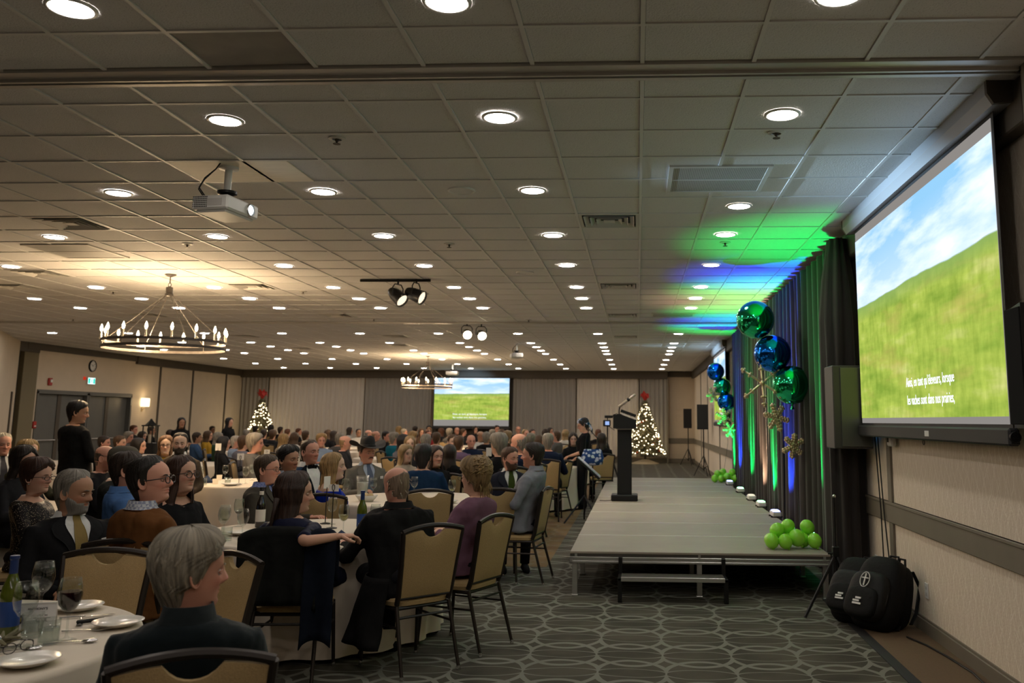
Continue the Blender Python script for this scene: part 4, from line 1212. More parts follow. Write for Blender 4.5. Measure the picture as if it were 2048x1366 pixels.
par_can((-3.36, 12.1, 3.33), (.55, -.25, -.45), 'black theatre spotlight, left one of the near pair', M['spot_lens_dim'])
par_can((-3.10, 12.1, 3.35), (.75, -.2, -.35), 'black theatre spotlight, right one of the near pair', M['spot_lens_dim'])
par_can((-3.50, 17.9, 3.37), (.30, -.8, -.30), 'glowing theatre spotlight, left one of the lit pair', M['spot_lens'])
par_can((-3.20, 17.9, 3.35), (.34, -.8, -.32), 'glowing theatre spotlight, right one of the lit pair', M['spot_lens'])
tag(MB().tube([(-3.9, 12.1, CEIL - .02), (-2.9, 12.1, CEIL - .02)], .02, 8).build('lighting_bar', M['blackmetal']), 'black bar on the ceiling carrying the near spotlights', 'bar')
for (loc, rot, e) in (((-3.35, 17.75, 3.33), (R(62), 0, R(-22)), 60), ((-3.0, 12.0, 3.3), (R(66), 0, R(-75)), 50)):
    ld = bpy.data.lights.new('spot_beam', 'SPOT'); ld.energy = e * 3; ld.color = (1, .80, .55); ld.spot_size = R(50); ld.spot_blend = .7; ld.shadow_soft_size = .08
    lo = bpy.data.objects.new('spot_beam', ld); COL.objects.link(lo); lo.location = loc
    tgt = Vector((0.6, 13.0, .4)); lo.rotation_euler = (tgt - Vector(loc)).to_track_quat('-Z', 'Y').to_euler()

# ---------------------------------------------------------------- projection screens
def prairie_mat(name, horizon, slope, strength, cloud_seed):
    """the film still on the screens: sky with streaks of cloud over a grassy slope (UV runs over the picture)"""
    m = bpy.data.materials.new(name); m.use_nodes = True
    t = NT(m); t.n.remove(t.n['Principled BSDF'])
    uv = t.add('ShaderNodeUVMap'); sp = t.add('ShaderNodeSeparateXYZ'); t.link(uv.outputs[0], sp.inputs[0])
    u, v = sp.outputs[0], sp.outputs[1]
    def nz(sc, det, dx=0, rot=0, rough=.55):
        mp = t.add('ShaderNodeMapping'); mp.inputs['Scale'].default_value = (*sc, 1); mp.inputs['Location'].default_value = (dx + cloud_seed, dx * .7, 0); mp.inputs['Rotation'].default_value = (0, 0, rot)
        t.link(uv.outputs[0], mp.inputs[0]); n = t.add('ShaderNodeTexNoise'); n.inputs['Scale'].default_value = 1; n.inputs['Detail'].default_value = det; n.inputs['Roughness'].default_value = rough
        t.link(mp.outputs[0], n.inputs['Vector']); return n.outputs[0]
    hz = t.math('ADD', t.math('ADD', horizon - slope * .5 - .03, t.math('MULTIPLY', u, slope)), t.math('MULTIPLY', nz((3, .1), 3), .06))
    hz = t.math('ADD', hz, t.math('MULTIPLY', t.math('POWER', u, 2.0), slope * .35))
    cl = t.ramp(nz((2.3, 5.5), 5, 3.1, .55), [(.42, (0, 0, 0, 1)), (.66, (1, 1, 1, 1))])
    sky = t.mix(cl, t.ramp(v, [(.5, (.62, .78, 1.15, 1)), (.95, (.27, .55, .82, 1))]), (.92, 1.0, 1.14, 1))
    g1 = t.ramp(nz((4, 9), 4, 7.7), [(.32, (.24, .36, .05, 1)), (.55, (.40, .50, .085, 1)), (.75, (.58, .60, .20, 1))])
    g2 = t.ramp(nz((38, 9), 3, 1.3), [(.3, (.75, .80, .68, 1)), (.7, (1.1, 1.1, 1.08, 1))])
    gr = t.mix(1.0, g1, g2, 'MULTIPLY')
    gr = t.mix(t.math('MULTIPLY', t.math('GREATER_THAN', nz((5, 6), 3, 4.4), .62), .0), gr, (.50, .33, .10, 1))
    gr = t.mix(t.ramp(nz((3.5, 8), 4, 4.4), [(.52, (0, 0, 0, 1)), (.78, (.55, .55, .55, 1))]), gr, (.52, .36, .12, 1))
    d = t.math('SUBTRACT', hz, v)
    hill = t.mix(t.ramp(d, [(0.0, (1, 1, 1, 1)), (.09, (0, 0, 0, 1))]), gr, (.24, .38, .10, 1))
    col = t.mix(t.ramp(d, [(.0, (0, 0, 0, 1)), (.006, (1, 1, 1, 1))]), sky, hill)
    e = t.add('ShaderNodeEmission'); t.link(col, e.inputs[0]); e.inputs[1].default_value = strength
    t.link(e.outputs[0], t.n['Material Output'].inputs[0])
    return m
M['screen_blank'] = emis('screen_margin', (.62, .58, .54, 1), .36)
M['screen_text'] = emis('caption', (.92, .95, 1.0, 1), 1.1)
M['screen_cloth'] = pbr('screen_border', (0.02, 0.02, 0.022, 1), 0.6)
M['case_white'] = pbr('screen_case', (0.36, 0.37, 0.39, 1), 0.45)
def screen(label, O, width, ztop, zbot, itop, ibot, mat, lines, rz, case=True, tsize=.11, tz=None, tx=.5, border=.05, tsx=1.0):
    """roll-down screen; O = top left corner on the wall line, local x along the screen, local y out of the wall"""
    P = thing('projection_screen', label, 'screen', O, rz, 'roll-down projection screens')
    L = width
    def panel(name, x0, x1, z0, z1, y, m, uv=False):
        mb = MB(); mb.v = [(x0, y, z0), (x1, y, z0), (x1, y, z1), (x0, y, z1), (x0, y - .003, z0), (x1, y - .003, z0), (x1, y - .003, z1), (x0, y - .003, z1)]
        for q in ((0, 3, 2, 1), (4, 5, 6, 7), (0, 1, 5, 4), (1, 2, 6, 5), (2, 3, 7, 6), (3, 0, 4, 7)): mb.face(*q)
        me = mb.mesh(name, m, False)
        l = me.uv_layers.new(name='UVMap'); uvc = [(1, 0), (0, 0), (0, 1), (1, 1)] * 2
        for k, lo in enumerate(me.loops): l.data[k].uv = uvc[lo.vertex_index]
        return link(name, me, P)
    panel('screen_border', 0, L, zbot, ztop, .0, M['screen_cloth'])
    panel('blank_margin', border, L - border, zbot + .02, ztop - .06, .003, M['screen_blank'])
    panel('projected_picture', border, L - border, ibot, itop, .006, mat)
    MB().bbox(-.02, -.03, zbot - .10, L + .02, .035, zbot, .012).build('weight_bar', M['screen_cloth'], P)
    MB().bbox(L * .40, .034, zbot - .07, L * .40 + .09, .037, zbot - .03, .001).build('bar_label', M['white'], P)
    for x in (-.02, L + .02): MB().lathe([(0.0, -.012), (.03, -.012), (.034, 0), (.03, .014), (0, .014)], 14, M=Matrix.Translation((x, 0, zbot - .05)) @ Matrix.Rotation(PI / 2, 4, 'Y')).build('end_cap', M['black'], P)
    MB().tube([(L * .46 + .02 * math.cos(a), 0.01, zbot - .115 + .018 * math.sin(a)) for a in np.linspace(0, 2 * PI, 12, endpoint=False)], .003, 5, closed=True).build('pull_loop', M['black'], P)
    if case:
        poly = [(-.10, 0), (.05, -.015), (.085, .045), (.085, .15), (-.10, .15)]
        Mx = Matrix(((0, 0, 1, -.12), (1, 0, 0, 0), (0, 1, 0, ztop - .02), (0, 0, 0, 1)))
        MB().prism(poly, 0, L + .24, M=Mx).build('roller_case', M['case_white'], P, False)
        MB().prism([(p[0] * 1.03, p[1] * 1.03) for p in poly], -.03, 0.0, M=Mx).prism([(p[0] * 1.03, p[1] * 1.03) for p in poly], L + .24, L + .27, M=Mx).build('case_end', M['trim_dark'], P, False)['kind'] = 'stuff'
    else:
        for x in (.3, L - .3): MB().tube([(x, -.02, ztop - .03), (x, -.02, CEIL)], .012, 8).build('hanger', M['trim_dark'], P)
        MB().tube([(-.05, -.02, ztop - .01), (L + .05, -.02, ztop - .01)], .035, 12).build('roller_tube', M['trim_dark'], P)
    for k, ln in enumerate(lines):
        text('caption', ln, tsize, P, M['screen_text'], (L * tx, .010, tz - k * tsize * 1.3), (PI / 2, 0, PI), tsx)
    return P
PIC = prairie_mat('prairie_picture', .63, .02, SCREEN_L * .85, 0.0)
PIC2 = prairie_mat('prairie_picture_far', .63, .01, SCREEN_L * .85, 2.0)
# near screen on the right wall: local +x runs towards the camera when rz = -90
CAP = ['Ainsi, en tant qu\u2019\u00e9leveurs, lorsque', 'les vaches sont dans nos prairies,']
screen('large lit projection screen on the right wall showing a green prairie hillside', (2.10, 5.10, 0), 3.36, 3.48, 1.60, 3.335, 1.665, PIC, CAP, PI / 2, tsize=.105, tz=1.93, tx=.41, border=.035, tsx=.73)
screen('far lit projection screen on the back wall showing a flat green prairie', (-5.04, 34.95, 0), 3.05, 3.30, 1.36, 3.26, 1.62, PIC2, CAP, PI, case=False, tsize=.10, tz=1.84, tx=.52, border=.03)
screen('small slanted view of a third lit screen on the far right wall', (2.14, 21.6, 0), 3.2, 3.45, 1.60, 3.33, 1.66, PIC2, CAP, PI / 2, tsize=.10, tz=1.95, tx=.3, border=.035)

# ---------------------------------------------------------------- curtains on the back wall
def fold_sheet(x0, x1, z0, z1, pitch, depth, seed, flare=0.3):
    mb = MB(); n = max(6, int((x1 - x0) / pitch * 8)); nz = 5
    rows = []
    for i in range(nz):
        t = i / (nz - 1); z = z1 + (z0 - z1) * t
        row = []
        for j in range(n + 1):
            x = x0 + (x1 - x0) * j / n
            ph = 2 * PI * x / pitch + 1.6 * mnoise.noise(Vector((x * .8, seed, t * .6)))
            y = depth * (1 + flare * t) * math.sin(ph) + depth * .6 * mnoise.noise(Vector((x * 2.2, seed + 4, t)))
            row.append((x, y, z))
        rows.append(row)
    mb.grid(rows)
    return mb
M['sheer'] = pbr('sheer_curtain', srgb(205, 197, 186), 0.9, noise=0.05, scale=3, stretch=(3, 3, .2))
M['drape_grey'] = pbr('grey_curtain', srgb(156, 151, 144), 0.9, noise=0.06, scale=3, stretch=(3, 3, .2))
CUR = [(-16.0, -14.95, 'drape_grey', 'grey curtain at the far left corner behind the Christmas tree'), (-14.9, -11.0, 'sheer', 'pale sheer curtain, widest one on the back wall'), (-10.95, -8.25, 'drape_grey', 'grey curtain left of the far screen'),
       (-4.95, -2.45, 'drape_grey', 'grey curtain right of the far screen'), (-2.4, 0.05, 'sheer', 'pale sheer curtain behind the lectern'), (0.1, 1.15, 'drape_grey', 'grey curtain behind the right-hand Christmas tree')]
for i, (a, b_, m, l) in enumerate(CUR):
    c = fold_sheet(a, b_, 0.22, 3.34, .17, .035, i * 3.7).build('curtain', M[m], smooth='all'); c.location = (0, YB - .24, 0)
    tag(c, l, 'curtain', 'curtains along the back wall')
dk = fold_sheet(-8.2, -4.95, 0.22, 3.34, .2, .02, 99).build('curtain', M['trim_dark'], smooth='all'); dk.location = (0, YB - .16, 0)
tag(dk, 'dark curtain hidden behind the far screen', 'curtain', 'curtains along the back wall')

# ---------------------------------------------------------------- black stage drape and its lights
M['drape'] = pbr('stage_drape', srgb(40, 34, 30), 0.85, noise=0.1, scale=2, stretch=(2, 2, .2), Sheen_Weight=.15)
D = thing('stage_drape', 'tall black pleated drape along the back of the stage', 'drape', (2.07, 8.92, 0))
def drape_piece(y0, y1, seed, nm):
    mb = fold_sheet(y0, y1, .03, 3.47, .30, .055, seed, .5)
    mb.v = [(-p[1], p[0], p[2]) for p in mb.v]
    mb.build(nm, M['drape'], D, smooth='all')
drape_piece(0.35, 3.4, 1, 'drape_panel'); drape_piece(3.42, 6.6, 2, 'drape_panel'); drape_piece(6.62, 10.0, 3, 'drape_panel')
# the gathered near end, bunched at its upright
mb = MB(); rows = []
for i in range(9):
    t = i / 8; z = 3.50 - 3.46 * t; row = []
    for j in range(40):
        a = 2 * PI * j / 40; rr = (.10 + .11 * min(1, t * 5)) * (1 + .16 * math.sin(a * 9 + 2 * mnoise.noise(Vector((a, t * 2, 3)))))
        row.append((rr * .85 * math.cos(a), .18 + rr * 1.15 * math.sin(a), z))
    rows.append(row)
mb.grid(rows, closeu=True, flip=True); mb.face(*range(40)); mb.build('gathered_drape', M['drape'], D, smooth='all')
MB().tube([(.07, .2, 3.44), (.07, 10.1, 3.44)], .018, 8).build('top_rail', M['alu'], D)
for y in (.2, 3.41, 6.61, 10.05): MB().tube([(.09, y, 0.0), (.09, y, 3.46)], .022, 8).lathe([(0, 0), (.14, 0), (.14, .01), (0, .012)], 16, c=(.09, y, 0)).build('upright', M['alu'], D)
UPL = [(9.6, 'g'), (11.85, 'b'), (13.19, 'g'), (14.3, 'a'), (15.79, 'g'), (17.6, 'b'), (18.65, 'g')]
UCOL = {'g': (0.0, 1.0, 0.16), 'b': (0.02, 0.07, 1.0), 'a': (1.0, 0.62, .38)}
UM = {k: emis('uplight_lens_' + n, (*[min(1, c + .25) for c in UCOL[k]], 1), 7 if k != 'a' else 1.0) for k, n in (('g', 'green'), ('b', 'blue'), ('a', 'amber'))}
SX0, SX1, SY0 = -0.64, 1.80, 8.58
for i, (y, k) in enumerate(UPL):
    nm = {'g': 'green', 'b': 'blue', 'a': 'dim amber'}[k]
    xx = 1.80 if y > SY0 + .2 else 1.9
    P = thing('stage_uplight', 'small white %s uplight at the drape foot, %s from the near stage end' % (nm, ORD[i]), 'light', (1.79, y, .406), 0, 'uplights along the drape')
    MB().bbox(-.06, -.13, .012, .06, .13, .075, .012).build('case', M['white'], P)
    MB().bbox(-.075, -.10, 0, .075, -.07, .02, .004).bbox(-.075, .07, 0, .075, .10, .02, .004).build('foot', M['black'], P)
    for s in (-1, 1): MB().lathe([(0.048, .074), (0.048, .084), (0.04, .086), (0.0, .083)], 16, c=(0, s * .062, 0)).build('lens', UM[k], P)
    ld = bpy.data.lights.new('uplight_beam', 'SPOT'); ld.energy = UP_W * (1.0 if k != 'a' else .55) * (1.35 if k == 'b' else 1); ld.color = UCOL[k]; ld.spot_size = R(66 if k != 'a' else 80); ld.spot_blend = .9; ld.shadow_soft_size = .04
    lo = bpy.data.objects.new('uplight_beam', ld); COL.objects.link(lo); lo.parent = P; lo.location = (0.05, 0, .09)
    lo.rotation_euler = Vector((.09, 0, 1)).to_track_quat('-Z', 'Y').to_euler()

# ---------------------------------------------------------------- stage
M['deck'] = pbr('stage_deck', srgb(154, 143, 130), 0.6, noise=0.07, scale=2.5, spec=.4)
M['deck_edge'] = pbr('deck_edge', srgb(70, 64, 58), 0.7)
S = thing('stage', 'low portable stage of grey decks with aluminium edge and legs', 'stage', (SX0, SY0, 0))
dl, dwid = 1.2192, SX1 - SX0
deck_me = MB().bbox(.006, .005, .385, dwid - .006, dl - .005, .406, .003).mesh('deck_panel', M['deck'])
edge = MB()
for a in (.0, .03): edge.bbox(0, 0 - a * 0, .318 + a * 1.2, dwid, .022, .350 + a, .004)
edge_me = MB().bbox(0, 0, .300, dwid, .03, .322, .004).bbox(0, .004, .322, dwid, .026, .338, .002).bbox(0, 0, .338, dwid, .03, .358, .004).bbox(0, dl - .03, .300, dwid, dl, .358, .004).bbox(0, 0, .300, .03, dl, .358, .004).bbox(dwid - .03, 0, .300, dwid, dl, .358, .004).mesh('deck_frame', M['alu'])
for i in range(9):
    yy = i * dl
    link('deck_panel', deck_me, S, (0, yy, 0)); link('deck_frame', edge_me, S, (0, yy, 0))
    MB().bbox(.004, yy + .008, .358, dwid - .004, yy + dl - .008, .386, .002).build('deck_core', M['deck_edge'], S)
    if i: MB().box(.004, yy - .011, .4, dwid - .004, yy + .011, .4078).build('deck_trim', M['trim_light'], S, False)
    bl = MB()
    for x in (.06, dwid / 2, dwid - .06): bl.box(x - .012, yy + .0, .357, x + .012, yy + .02, .386)
    bl.build('deck_clip', M['alu'], S, False)['kind'] = 'stuff'
leg_me = MB().bbox(-.024, -.024, 0, .024, .024, .305, .004).bbox(-.03, -.03, 0, .03, .03, .012, .003).mesh('leg', M['alu'])
for i in range(10):
    for x in (.05, dwid / 2, dwid - .05): link('leg', leg_me, S, (x, min(max(i * dl, .05), 9 * dl - .05), 0))
ST = thing('stage_step', 'black step frame hooked to the near front of the stage', 'step', (0.32, SY0 - .25, 0))
for s in (-1, 1):
    MB().bbox(s * .48 - .02, -.02, 0, s * .48 + .02, .02, .215, .004).bbox(s * .48 - .018, -.02, .19, s * .48 + .018, .25, .215, .003).bbox(s * .48 - .018, .212, .19, s * .48 + .018, .246, .36, .003).build('side_frame', M['blackmetal'], ST)
MB().bbox(-.47, -.02, .195, .47, .20, .222, .004).build('tread', M['deck_edge'], ST)
MB().bbox(-.47, -.024, .185, .47, -.012, .224, .003).build('nosing', M['alu'], ST)

# ---------------------------------------------------------------- balloons
def foil(name, col):
    m = pbr(name, col, 0.09, metal=1.0)
    return m
M['foil_g'] = foil('green_foil', (.03, .60, .27, 1)); M['foil_b'] = foil('blue_foil', (.012, .20, .85, 1)); M['gold'] = pbr('gold_foil', (.72, .56, .34, 1), .38, metal=.75)
M['latex'] = pbr('lime_latex', (.30, .78, .05, 1), .25, spec=.6)
def orb(x, y, z, r, m, label, tail=(0, 0, -1), grp='foil orb balloons'):
    P = thing('foil_balloon', label, 'balloon', (x, y, z), 0, grp)
    mb = MB(); n, k = 40, 26
    for i in range(k + 1):
        ph = PI * i / k
        for q in range(n):
            t = 2 * PI * q / n; rr = r * (1 - .012 * abs(math.cos(4 * t)) ** 8 * math.sin(ph))
            mb.v.append((rr * math.sin(ph) * math.cos(t), rr * math.sin(ph) * math.sin(t), -rr * math.cos(ph)))
    for i in range(k):
        for q in range(n): mb.face(i * n + q, i * n + (q + 1) % n, (i + 1) * n + (q + 1) % n, (i + 1) * n + q)
    mb.build('envelope', m, P, 'all')
    tq = Vector(tail).normalized().to_track_quat('Z', 'Y').to_matrix().to_4x4()
    MB().lathe([(.02, r - .01), (.012, r + .015), (.02, r + .04), (.028, r + .06), (.0, r + .055)], 10, M=tq).build('neck', m, P)
    return P
def gold_star(x, y, z, s, label, seed, tilt=0.0, dense=False):
    """gold six-armed snowflake made of sausage balloons"""
    P = thing('gold_snowflake', label, 'balloon', (x, y, z), tilt, 'gold snowflake balloons')
    rr = random.Random(seed)
    for k in range(6):
        a = 2 * PI * k / 6 + .25 + seed * .3
        d = Vector((math.cos(a) * .8, math.sin(seed + k) * .35, math.sin(a))).normalized()
        mb = MB()
        mb.tube([d * .012, d * s * .25, d * s * .6, d * s * .95], [.010, .015, .015, .011], 8)
        side = d.cross(Vector((0, 1, 0))).normalized(); up = d.cross(side)
        for f in ((.66, 1.0) if not dense else (.25, .5, .75, 1.0)):
            for q in (side, -side, up, -up):
                mb.ball(d * s * f + q * .021, .0165, 8, 6)
        mb.ball(d * s * 1.08, .018, 8, 6, sc=(1, 1, 1.2))
        mb.build('arm', M['gold'], P, 'all')
    MB().ball((0, 0, 0), .035, 8, 6).build('knot', M['gold'], P, 'all')
    return P
orb(1.47, 11.0, 2.88, .235, M['foil_g'], 'large shiny green orb balloon, topmost of the near column', (.3, 0, -1))
orb(1.67, 11.0, 2.46, .230, M['foil_b'], 'large shiny blue orb balloon, middle of the near column', (.3, 0, -1))
orb(1.88, 10.9, 2.07, .235, M['foil_g'], 'large shiny green orb balloon, lowest of the near column', (0, 0, -1))
gold_star(1.52, 10.85, 2.09, .27, 'gold star balloon with long arms beside the near orbs', 1)
gold_star(1.70, 11.0, 1.68, .15, 'bobbly gold snowflake balloon under the blue orb, middle of three', 2, dense=True)
gold_star(1.88, 10.9, 1.34, .13, 'bobbly gold snowflake balloon hanging lowest on the near string', 4, dense=True)
tag(MB().tube([(1.88, 10.9, 1.84), (1.88, 10.92, 1.3), (1.86, 10.6, .9), (1.65, 9.3, .47), (1.52, 9.0, .44)], .003, 5).build('balloon_string', M['black']), 'thin string from the near orb balloons to the lime cluster', 'string')
orb(1.65, 18.75, 2.66, .186, M['foil_b'], 'smaller blue orb balloon, topmost of the far column', (.3, 0, -1))
orb(1.78, 18.75, 2.34, .186, M['foil_g'], 'smaller green orb balloon, middle of the far column', (.3, 0, -1))
orb(1.86, 18.7, 2.03, .186, M['foil_b'], 'smaller blue orb balloon, lowest of the far column', (0, 0, -1))
gold_star(1.58, 18.6, 2.18, .14, 'small gold snowflake balloon left of the far orbs', 3, dense=True)
gold_star(1.80, 18.6, 1.72, .17, 'small gold snowflake balloon just below the far orbs', 5, dense=True)
gold_star(1.92, 18.6, 1.46, .14, 'small gold snowflake balloon lowest of the far column', 6, dense=True)
tag(MB().tube([(1.86, 18.7, 1.85), (1.87, 18.6, 1.2), (1.75, 18.5, .5)], .003, 5).build('balloon_string', M['black']), 'thin string under the far column of orb balloons', 'string')
bal = MB(); bal.ball((0, 0, 0), .1, 20, 14, sc=(1, 1, 1.1)); bal.lathe([(.012, -.105), (.02, -.125), (.0, -.12)], 8)
bal_me = bal.mesh('latex_balloon', M['latex'], 'all')
def lime(cx, cy, sp, near):
    items = [(-.20, -.10, 0, .098, 'front left on the deck'), (-.02, -.12, 0, .095, 'front middle on the deck'), (.16, -.02, .02, .112, 'big one in the centre'), (.06, .10, .02, .085, 'tucked behind the centre'), (-.10, .02, .12, .10, 'upper left'), (-.21, .05, .03, .075, 'left, half hidden'),
             (.06, .06, .165, .10, 'on top in the middle'), (.34, .10, .155, .10, 'upper right'), (.40, -.02, 0, .098, 'far right on the deck'), (.27, .10, .0, .09, 'behind on the right')]
    for i, (dx, dy, dz, r, l) in enumerate(items):
        o = link('lime_balloon', bal_me, None, (cx + dx * sp, cy + dy * sp + dz * .5 * sp, .408 + (r * 1.12 + dz) * sp))
        o.scale = (r * 10 * sp,) * 3; o.rotation_euler = (rnd.uniform(-.6, .6), rnd.uniform(-.6, .6), rnd.uniform(0, 6))
        tag(o, 'lime green balloon in the %s stage cluster, %s' % ('near' if near else 'far', l), 'balloon', 'lime balloons, near cluster' if near else 'lime balloons, far cluster')
lime(1.44, 8.95, .70, True)
lime(1.70, 18.35, .70, False)

# ---------------------------------------------------------------- lectern
L = thing('lectern', 'slim black lectern with square base standing on the stage', 'lectern', (-.20, 14.02, .406))
MB().bbox(-.205, -.20, 0, .205, .20, .095, .014).build('base', M['black'], L)
MB().bbox(-.112, -.10, .09, .112, .10, 1.10, .006).build('column', M['black'], L)
MB().bbox(-.13, -.115, 1.085, .13, .115, 1.10, .004).build('collar', M['alu'], L)
Mx = Matrix(((1, 0, 0, 0), (0, 0, 1, -.20), (0, 1, 0, 0), (0, 0, 0, 1)))
MB().prism([(-.175, 1.10), (.185, 1.10), (.185, 1.23), (-.05, 1.315), (-.175, 1.315)], 0, .40, M=Mx).build('reading_box', M['black'], L, False)
MB().cbox((.075, 0, 1.285), (.26, .38, .012), ry=.347).build('reading_desk', M['white'], L, False)
T = tag(MB().cbox((.06, .02, 1.352), (.25, .30, .045), ry=.34).build('flight_case', M['black'], None, False), 'flat black box lying on the sloping lectern top', 'box'); T.location = (-.20, 14.02, .406 - .018)
MC = thing('lectern_microphone', 'long pale microphone tilted upward on a short black lectern mount', 'microphone', (-.285, 13.98, 1.718))
MB().tube([(0, 0, 0), (0, 0, .07), (.01, 0, .13)], .010, 8).tube([(-.03, .0, .02), (-.09, 0, -.0), (-.11, .02, -.05)], .005, 6).lathe([(0, 0), (.04, 0), (.04, .012), (0, .014)], 12).build('mount', M['blackmetal'], MC)
ca = Vector((.80, 0, .60)).normalized()
p0 = Vector((-.005, 0, .125))
M['mic'] = pbr('champagne_metal', (.55, .47, .36, 1), .35, metal=.4)
MB().tube([p0, p0 + ca * .02, p0 + ca * .17], [.016, .024, .024], 10).build('handle', M['mic'], MC)
MB().tube([p0 + ca * .165, p0 + ca * .205], .029, 10).build('clip', M['black'], MC)
MB().tube([p0 + ca * .20, p0 + ca * .31, p0 + ca * .325], [.023, .023, .014], 10).build('head', M['mic'], MC)

# ---------------------------------------------------------------- stands, speakers, camera
def tripod(mb, r, h, n=3, rot=0.3, top=None):
    for k in range(n):
        a = 2 * PI * k / n + rot
        mb.tube([(0, 0, h), (r * math.cos(a), r * math.sin(a), .015)], .014, 6).tube([(0, 0, h * .45), (r * .52 * math.cos(a), r * .52 * math.sin(a), h * .5)], .008, 5)
def pole_speaker(x, y, h0, h1, wd, label, rz):
    P = thing('pole_speaker', label, 'loudspeaker', (x, y, 0), rz, 'speakers on tripod stands')
    for k in range(3):
        a = 2 * PI * k / 3 + 1.05
        MB().tube([(0, 0, .62), (.30 * math.cos(a), .30 * math.sin(a), .015)], .014, 6).tube([(0, 0, .2), (.16 * math.cos(a), .16 * math.sin(a), .3)], .009, 5).build('leg', M['blackmetal'], P)
    MB().tube([(0, 0, .16), (0, 0, h0 + .05)], .019, 8).build('pole', M['blackmetal'], P)
    MB().prism([(-wd / 2, -.13), (wd / 2, -.13), (wd * .36, .15), (-wd * .36, .15)], h0, h1).build('cabinet', M['black'], P, False)
    MB().bbox(-wd / 2 + .02, -.138, h0 + .03, wd / 2 - .02, -.128, h1 - .03, .003).build('front_grille', M['dark_void'], P)
pole_speaker(1.90, 33.6, 1.36, 2.08, .31, 'farther of two black speakers on tripod stands by the far wall', R(-10))
pole_speaker(1.98, 26.9, 1.38, 2.12, .34, 'nearer of two black speakers on tripod stands by the far wall', R(-14))
M['felt_black'] = pbr('black_cloth_grille', (.012, .012, .012, 1), .9, spec=.1)
WS = thing('wall_speaker', 'grey box loudspeaker mounted beside the near screen, lit green', 'loudspeaker', (2.05, 8.66, 1.38), 0)
M['spk_grey'] = pbr('speaker_paint', (.05, .047, .042, 1), .5); M['spk_cloth'] = pbr('speaker_grille', (.07, .075, .06, 1), .28, spec=.9)
MB().bbox(-.20, -.16, 0, .16, .20, .78, .008).build('cabinet', M['spk_grey'], WS)
MB().bbox(-.13, -.172, .02, .155, -.158, .76, .004).build('front_grille', M['spk_cloth'], WS)
MB().bbox(.10, .0, .3, .22, .08, .45, .004).build('bracket', M['blackmetal'], WS)
MB().bbox(.165, -.14, .18, .175, -.10, .20, .002).bbox(.165, -.14, .12, .175, -.10, .14, .002).build('status_light', emis('blue_led', (.05, .35, 1, 1), 2), WS)
RS = thing('wall_speaker', 'black slanted loudspeaker cut off by the right picture edge', 'loudspeaker', (2.14, 4.92, 1.60), 0)
MB().prism([(-.12, -.20), (.10, -.20), (.10, .16), (-.04, .16)], 0, .66).build('cabinet', M['black'], RS, False)
MB().bbox(-.125, -.19, .02, -.11, .0, .64, .003).build('front_grille', M['felt_black'], RS)
MB().bbox(.06, -.06, .25, .13, .04, .40, .004).build('bracket', M['blackmetal'], RS)
CT = thing('camera_tripod', 'video camera on a tall black tripod left of the lectern', 'camera', (-.66, 19.7, 0), 0)
for k, (dx, dy) in enumerate(((-.34, -.25), (.36, -.1), (.0, .42))):
    MB().tube([(0, 0, 1.12), (dx, dy, .015)], [.022, .014], 6).build('leg', M['blackmetal'], CT)
MB().tube([(0, 0, 1.02), (0, 0, 1.50)], .016, 8).tube([(0, 0, 1.52), (.16, -.2, 1.42)], .007, 5).build('column', M['blackmetal'], CT)
MB().bbox(-.09, -.14, 1.50, .07, .10, 1.64, .012).bbox(-.06, -.10, 1.68, .12, .06, 1.74, .008).bbox(-.01, -.03, 1.63, .01, .0, 1.69, .002).build('camera_body', M['black'], CT)
MB().bbox(-.045, -.155, 1.53, .045, -.142, 1.61, .003).build('viewfinder', emis('viewfinder_glow', (.35, .5, .9, 1), .8), CT)
PM = thing('prompter_monitor', 'slanted slim monitor on a black tripod at the stage side', 'monitor', (-.86, 14.6, 0), 0)
for k, (dx, dy) in enumerate(((-.30, -.28), (.25, -.12), (-.02, .36))): MB().tube([(0, 0, .42), (dx, dy, .015)], .014, 6).build('leg', M['blackmetal'], PM)
MB().tube([(0, 0, .12), (.04, 0, .82)], .016, 8).build('pole', M['blackmetal'], PM)
MB().bbox(-.25, -.22, -.025, .25, .22, .012, .008, M=Matrix.Translation((.07, 0, .87)) @ Matrix.Rotation(.72, 4, 'Y')).build('monitor_case', M['black'], PM)
MB().bbox(-.235, -.20, .012, .235, .20, .018, .002, M=Matrix.Translation((.07, 0, .87)) @ Matrix.Rotation(.72, 4, 'Y')).build('monitor_screen', pbr('monitor_glass', (.30, .33, .42, 1), .25, spec=.7), PM)

